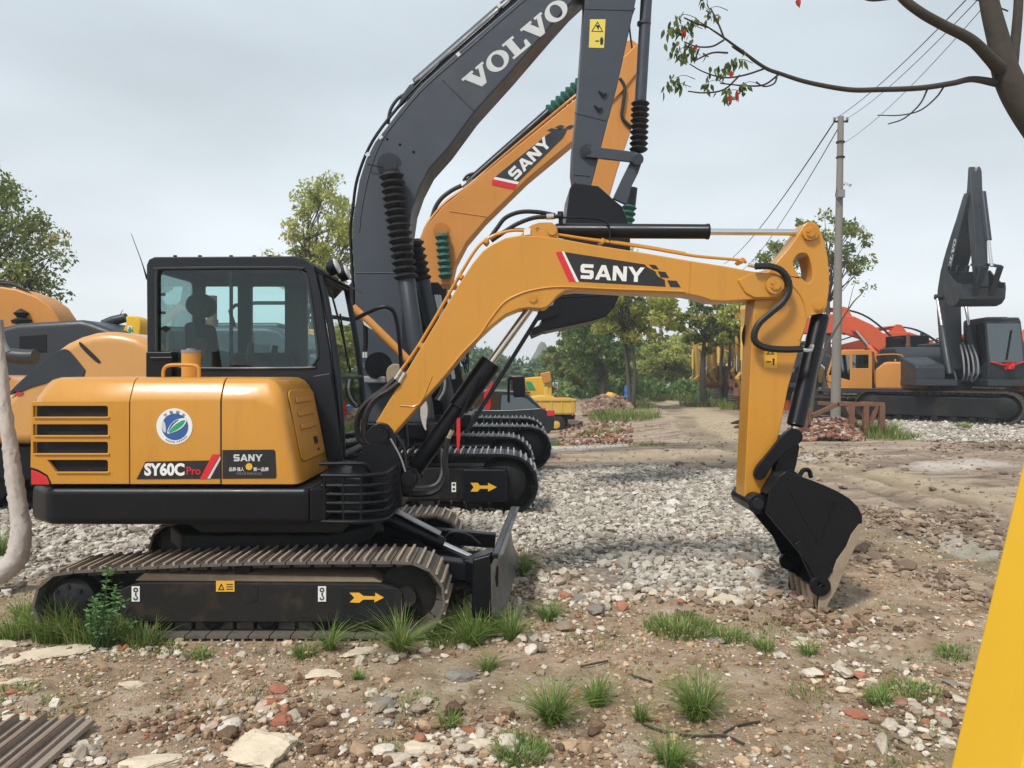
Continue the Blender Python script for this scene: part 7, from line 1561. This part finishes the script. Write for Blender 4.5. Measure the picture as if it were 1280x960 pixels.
# ---- individual stones, bricks and slabs in the foreground
def rock(name, label, cat, px_, py_, wpx, hk, mat_, seed, flat=.5, yaw=0, elong=1.4, group=None, sub=2, sink=.35):
    p = G(px_, py_); Y_ = p.y; hw = wpx/2/F*Y_; rs_ = np.random.RandomState(seed)
    vr, f = rockvar(sub, 1, seed, .12); v = vr[0]*np.array([hw, hw/elong, hw*flat]); c, s_ = math.cos(yaw), math.sin(yaw)
    nn_ = fbm(v[:, 0]/hw*2.5+seed, v[:, 1]/hw*2.5+v[:, 2]/hw*3, seed % 97, 4)[:, None]; v = v*(1+.5*nn_)
    v = np.stack([v[:, 0]*c-v[:, 1]*s_, v[:, 0]*s_+v[:, 1]*c, v[:, 2]+hw*flat*(1-2*sink)], 1)
    o = npmesh(name, v, f, mat_); o.location = (p.x, p.y, tz(p.x, p.y)); tag(o, label, cat, group); return o
GR = 'loose stones and brick pieces in the foreground'
slabs = [(55, 822, 120, .10, 'largest flat pale slab at the left edge below the weeds'), (8, 805, 36, .16, 'small pale slab cut by the left edge above the large one'), (18, 856, 50, .14, 'narrow pale stone at the left edge beside a brick bit'), (22, 905, 76, .12, 'flat cream slab at the left edge just above the rusty track piece'),
         (325, 944, 120, .28, 'big cream angled slab at the bottom edge left of the centre'), (190, 955, 78, .2, 'cream slab at the bottom edge right of the rusty track piece'), (452, 815, 54, .16, 'pale flat stone beside the tall grass tuft under the track end'), (402, 846, 52, .15, 'pale flat stone half buried below the track, left of the tuft'),
         (165, 862, 44, .12, 'thin whitish stone in the bare earth below the weeds'), (528, 930, 62, .3, 'cream lumpy stone at the bottom centre'), (900, 752, 46, .2, 'pale flat stone at the edge of the gravel left of the bucket'), (1085, 855, 26, .45, 'rounded white stone with grass, upper of a pair at lower right'), (1055, 866, 26, .45, 'rounded white stone, lower of a pair at lower right'),
         (1000, 808, 30, .3, 'whitish rock under the bucket tip'), (895, 805, 30, .2, 'flat grey stone right of the low grass patch'), (560, 960, 40, .3, 'pale stone cut by the bottom edge at the centre'), (745, 773, 34, .5, 'rough grey lump at the near edge of the gravel'), (722, 752, 26, .55, 'rounded grey lump nearest the grass on the gravel edge')]
for i, (a, b, w_, fl_, lb) in enumerate(slabs): rock('stone', lb, 'stone', a, b, w_, 1, LIMES if i not in (14, 16, 17) else GREYS, 100+i, fl_, random.Random(i).uniform(-.5, .5), 1.7, GR, sub=4 if w_ > 50 else 3)
gro = [(576, 846, 42, .45, GREYS, 'oblong grey rubble stone standing alone right of the grass tufts', 'stone'), (478, 884, 38, .5, GREYS, 'brownish oblong stone in the middle of the foreground', 'stone'), (467, 868, 22, .55, LIMES, 'small grey-white stone above the brownish oblong one', 'stone'), (480, 902, 28, .5, GREYS, 'dark grey stone just below the brownish oblong one', 'stone'),
       (283, 912, 34, .5, GREYS, 'grey-white rubble lump right of the bare earth patch', 'stone'), (350, 905, 40, .5, BRICK, 'orange-red broken brick pointing up at lower left', 'brick'), (338, 885, 36, .5, BRICK, 'brown-red brick chunk above the orange one', 'brick'), (585, 912, 26, .5, BRICK, 'small orange brick bit right of the cream lumpy stone', 'brick'),
       (600, 926, 46, .3, LIMES, 'long pale stone beside the small orange brick bit', 'stone'), (1068, 897, 32, .35, BRICK, 'red brick piece under the pair of white stones', 'brick'), (1025, 845, 26, .35, BRICK, 'reddish brick sliver between bucket and white stones', 'brick'), (1168, 898, 32, .3, BRICK, 'brick-coloured flat piece beside the yellow steel arm', 'brick'),
       (712, 790, 20, .4, BRICK, 'reddish brick bit near the gravel edge right of the blade', 'brick'), (140, 945, 22, .6, BRICK, 'brown brick lump next to the rusty track piece', 'brick'), (110, 940, 34, .45, GREYS, 'grey broken lump touching the rusty track piece', 'stone'), (15, 868, 22, .5, BRICK, 'reddish brick lump under the narrow pale stone', 'brick'), (932, 705, 34, .6, GREYS, 'dark clod on the gravel left of the bucket', 'stone'), (1190, 857, 22, .5, GREYS, 'grey stone by the yellow steel arm', 'stone')]
for i, (a, b, w_, fl_, m_, lb, ct) in enumerate(gro): rock('brick_piece' if ct == 'brick' else 'stone', lb, ct, a, b, w_, 1, m_, 200+i, fl_, random.Random(i+50).uniform(-.8, .8), 1.5, GR, sub=3)
# twigs
for i, (pts, lb) in enumerate((([(795, 905), (830, 915), (870, 921), (905, 921), (930, 930)], 'long curved twig lying below the right grass tuft'), ([(726, 836), (760, 829)], 'short straight stick left of the right grass tuft'), ([(905, 917), (925, 905), (950, 902)], 'forked twig right of the big right tuft'), ([(790, 846), (815, 853)], 'small dark twig above the right grass tuft'))):
    mb = MB(); mb.tube([G(a, b, .012)+Vector((0, 0, tz(G(a, b).x, G(a, b).y))) for a, b in pts], .006, n=6, sub=4); o = mb.build('twig', BARK, None); recentre(o); tag(o, lb, 'twig')
# fallen leaves and bark flakes as litter
n = 1500; rs = np.random.RandomState(71); Y_ = rs.uniform(3.0, 5.6, n); X_ = rs.uniform(-.72, .72, n)*Y_; k = rs.uniform(0, 1, n) < np.clip((X_/Y_)*1.8+.35, .08, 1); X_, Y_ = X_[k], Y_[k]; n = len(X_)
d = rs.uniform(0, math.tau, n); s_ = rs.uniform(.006, .02, n); z_ = terrain(X_, Y_)+.006
A = np.stack([np.cos(d), np.sin(d), rs.normal(0, .3, n)], 1); B = np.stack([-np.sin(d), np.cos(d), rs.normal(0, .3, n)], 1); Pc = np.stack([X_, Y_, z_+.004], 1)
V = np.stack([Pc-A*s_[:, None], Pc+B*s_[:, None]*.45, Pc+A*s_[:, None], Pc-B*s_[:, None]*.45], 1).reshape(-1, 3)
LIT = leafmat('dead_leaves', [(0, (.10, .055, .03)), (.5, (.24, .14, .08)), (.8, (.36, .24, .13)), (1, (.42, .10, .05))], .1)
tag(npmesh('leaf_litter', V, np.arange(4*n).reshape(n, 4), LIT, {'tone': np.repeat(rs.uniform(0, 1, n), 4)}), 'scattered dead leaves and bark flakes on the earth', kind='stuff')
# ================================================================== GRASS
def blades(n, cx, cy, rad_, hmin, hmax, seed, width=.004, spread=.55, dry=.12):
    rs = np.random.RandomState(seed); r = rad_*np.sqrt(rs.uniform(0, 1, n)); a = rs.uniform(0, math.tau, n); x = cx+r*np.cos(a); y = cy+r*np.sin(a); z = terrain(x, y)-.005
    out_a = a+rs.normal(0, .7, n); le = rs.uniform(0, 1, n)**.7*spread; h = rs.uniform(hmin, hmax, n); ns = 5; V = []
    sx, sy = -np.sin(out_a+rs.normal(0, .5, n)), np.cos(out_a+rs.normal(0, .5, n))
    for k in range(ns+1):
        t = k/ns; off = le*h*(t**2)*1.1; zz = h*(t-.28*le*t**2*1.3); ww = width*(1-t**1.6)*rs.uniform(.9, 1.1)+.0003
        px_ = x+np.cos(out_a)*off; py_ = y+np.sin(out_a)*off
        V.append(np.stack([px_+sx*ww, py_+sy*ww, z+zz], 1)); V.append(np.stack([px_-sx*ww, py_-sy*ww, z+zz], 1))
    V = np.stack(V, 1); m_ = 2*(ns+1); b = (np.arange(n)*m_)[:, None]
    F_ = np.concatenate([b+np.array([2*k, 2*k+1, 2*k+3, 2*k+2]) for k in range(ns)], 0)
    tone = np.clip(rs.normal(.45, .2, n), 0, .85); tone = np.where(rs.uniform(0, 1, n) < dry, 1, tone)
    return V.reshape(-1, 3), F_, np.repeat(tone, m_)
GG = 'grass tufts in the foreground'
tufts = [(610, 838, 30, 22, 90, 'wiry little tuft above the oblong grey rubble stone'), (800, 905, 40, 16, 70, 'slender sparse tuft between the two widest right-hand tufts'), (1010, 820, 26, 24, 90, 'small tuft right of the whitish rock under the bucket'), (955, 815, 22, 30, 90, 'low dull tuft between the grass patch and the bucket'), (80, 800, 66, 34, 260, 'tall grass tuft left of the bushy weed before the track'), (30, 775, 40, 24, 140, 'grass tuft left of the end of the near track'), (250, 822, 20, 30, 90, 'low thin tuft below the middle of the near track, left'), (560, 905, 22, 30, 110, 'low pale tuft right of the brownish oblong stone'),
          (500, 818, 62, 18, 260, 'bright grass tuft in front of the right end of the near track'), (412, 812, 45, 16, 110, 'thin tall grass stalks before the track, left of the bright tuft'), (588, 805, 45, 34, 300, 'loose grass tuft under the blade end plate'), (690, 905, 62, 26, 330, 'grass tuft with wiry blades at the bottom right of centre'),
         (745, 880, 48, 24, 150, 'sparse wiry tuft between the two big right tufts'), (872, 898, 62, 36, 380, 'widest bright grass tuft left of the twigs'), (838, 958, 46, 36, 180, 'pale flattened tuft at the bottom edge'), (686, 778, 30, 26, 200, 'short tuft at the gravel edge right of the blade'), (655, 722, 40, 12, 160, 'small tuft on the gravel just right of the blade'),
         (448, 848, 14, 14, 90, 'tiny tuft between two pale flat stones'), (380, 818, 18, 34, 200, 'low matted tuft under the middle of the track'), (640, 800, 40, 26, 200, 'drying tuft right of the blade end'), (545, 790, 42, 18, 120, 'thin tuft between track end and blade'), (1100, 880, 22, 44, 220, 'low grass around the pair of white stones')]
for i, (a, b, hp_, wp, n, lb) in enumerate(tufts):
    c = G(a, b); h = hp_/F*c.y; V, F_, t_ = blades(int(n*1.3), c.x, c.y, wp*.36/F*c.y, h*.3, h*1.2, 300+i, .0024, 1.25); o = npmesh('grass_tuft', V, F_, GRASS, {'tone': t_}); recentre(o); tag(o, lb, 'grass', GG)
# stuff grass
rs = np.random.RandomState(44); Vl, Fl, Tl = [], [], []; off = 0
patch = [(75, 795, 60, 60, 420), (120, 800, 70, 50, 500), (180, 806, 40, 34, 220), (60, 785, 50, 26, 420), (20, 795, 40, 34, 260), (110, 790, 44, 34, 420), (145, 800, 60, 20, 300), (850, 790, 90, 16, 900), (910, 800, 50, 14, 300), (650, 940, 70, 22, 500), (0, 700, 26, 40, 260), (20, 870, 60, 10, 160), (1140, 870, 60, 16, 300), (1010, 870, 60, 9, 120), (560, 800, 60, 22, 260), (470, 870, 40, 8, 80), (520, 880, 60, 8, 160), (600, 790, 60, 40, 420), (200, 810, 60, 12, 200), (1190, 820, 40, 14, 160), (960, 790, 80, 10, 120), (740, 800, 90, 8, 120)]
for i, (a, b, wp, hp_, n) in enumerate(patch):
    c = G(a, b); V, F_, t_ = blades(n, c.x, c.y, wp/2/F*c.y, hp_*.4/F*c.y, hp_*1.2/F*c.y, 400+i, .003, .9); Vl.append(V); Fl.append(F_+off); Tl.append(t_); off += len(V)
for i in range(900):
    a, b = rs.uniform(-60, 1340), rs.uniform(735, 975); c = G(a, b)
    if fbm(c.x*1.2, c.y*1.2, 90, 3) < .0: continue
    V, F_, t_ = blades(int(rs.uniform(5, 16)), c.x, c.y, .05, .01, .05, 700+i, .002, 1.1, .3); Vl.append(V); Fl.append(F_+off); Tl.append(t_); off += len(V)
for i, (a, b, wp, hp_, n) in enumerate([(1092, 545, 60, 22, 900), (1110, 548, 70, 12, 500), (1205, 535, 20, 10, 150), (780, 520, 90, 16, 900), (750, 528, 60, 10, 300), (810, 552, 50, 6, 200), (880, 508, 60, 14, 900), (915, 512, 30, 12, 400), (845, 500, 70, 12, 800), (795, 510, 50, 14, 500), (700, 545, 30, 8, 150)]):
    c = G(a, b); V, F_, t_ = blades(n, c.x, c.y, wp/2/F*c.y, hp_*.4/F*c.y, hp_*1.1/F*c.y, 800+i, .011, .7, .25); Vl.append(V); Fl.append(F_+off); Tl.append(t_); off += len(V)
tag(npmesh('grass', np.concatenate(Vl), np.concatenate(Fl), GRASS, {'tone': np.concatenate(Tl)}), 'low scattered grass growing through the stony earth', kind='stuff')
# leafy weed in front of the track
WD = thing('leafy_weed', 'bushy green weed growing in front of the left end of the near track', 'weed', tuple(G(140, 802)), world=True)
rs = np.random.RandomState(17); Vs = []; Fs = []; Ts = []; mb = MB(); b0 = G(140, 802); rnd = random.Random(8)
for k in range(17):
    tx, ty = rnd.choice([(138, 712), (118, 748), (128, 735), (152, 742), (160, 756), (108, 765), (145, 765), (126, 780), (165, 775), (134, 725), (112, 790), (150, 730), (125, 760)]) if k > 3 else [(138, 712), (112, 752), (160, 748), (128, 738)][k]
    tip = W(tx+rnd.uniform(-5, 5), ty+rnd.uniform(-5, 5), 4.5+rnd.uniform(-.08, .08)); base = Vector((b0.x+rnd.uniform(-.05, .05), 4.56+rnd.uniform(-.04, .04), 0)); mid = base.lerp(tip, .55)+Vector((rnd.uniform(-.02, .02), 0, .02))
    mb.tube([base, mid, tip], [.004, .003, .0015], n=4, sub=4)
    for j in range(8):
        t = .3+.7*j/7; p = base.lerp(mid, t/.55) if t < .55 else mid.lerp(tip, (t-.55)/.45)
        for s_ in (-1, 1):
            for q in range(2 if j > 4 else 1): leafblade(p, Vector((s_*1.0, rs.normal(0, .6), rs.normal(.15, .4))), rs.uniform(.022, .045), rs.uniform(.008, .014), float(np.clip(rs.normal(.5, .22), 0, 1)))
mb.build('stem', WEED, WD, fix=False)
me = bpy.data.meshes.new('foliage'); me.from_pydata([tuple(v) for v in Vs], [], [tuple(dict.fromkeys(f)) for f in Fs]); me.update()
a_ = me.attributes.new('tone', 'FLOAT', 'POINT'); a_.data.foreach_set('value', np.array(Ts, np.float32)); me.materials.append(WEED)
fo = bpy.data.objects.new('foliage', me); scn.collection.objects.link(fo); fo.parent = WD; fo.matrix_parent_inverse = Matrix.Translation(-WROOT[WD.name])

# ================================================================== AIR
mb = MB(); mb.box((0, 170, 6.2), (820, 480, 15.6)); hz = mb.build('haze', nodemat('air')[0], None)
t = MATS['air'].node_tree; t.nodes.clear(); o_ = t.nodes.new('ShaderNodeOutputMaterial'); pv = t.nodes.new('ShaderNodeVolumePrincipled')
pv.inputs['Color'].default_value = (.93, .96, 1, 1); pv.inputs['Density'].default_value = .0016; pv.inputs['Anisotropy'].default_value = .2; t.links.new(pv.outputs[0], o_.inputs['Volume'])
tag(hz, 'thin pale haze over the yard', kind='stuff')
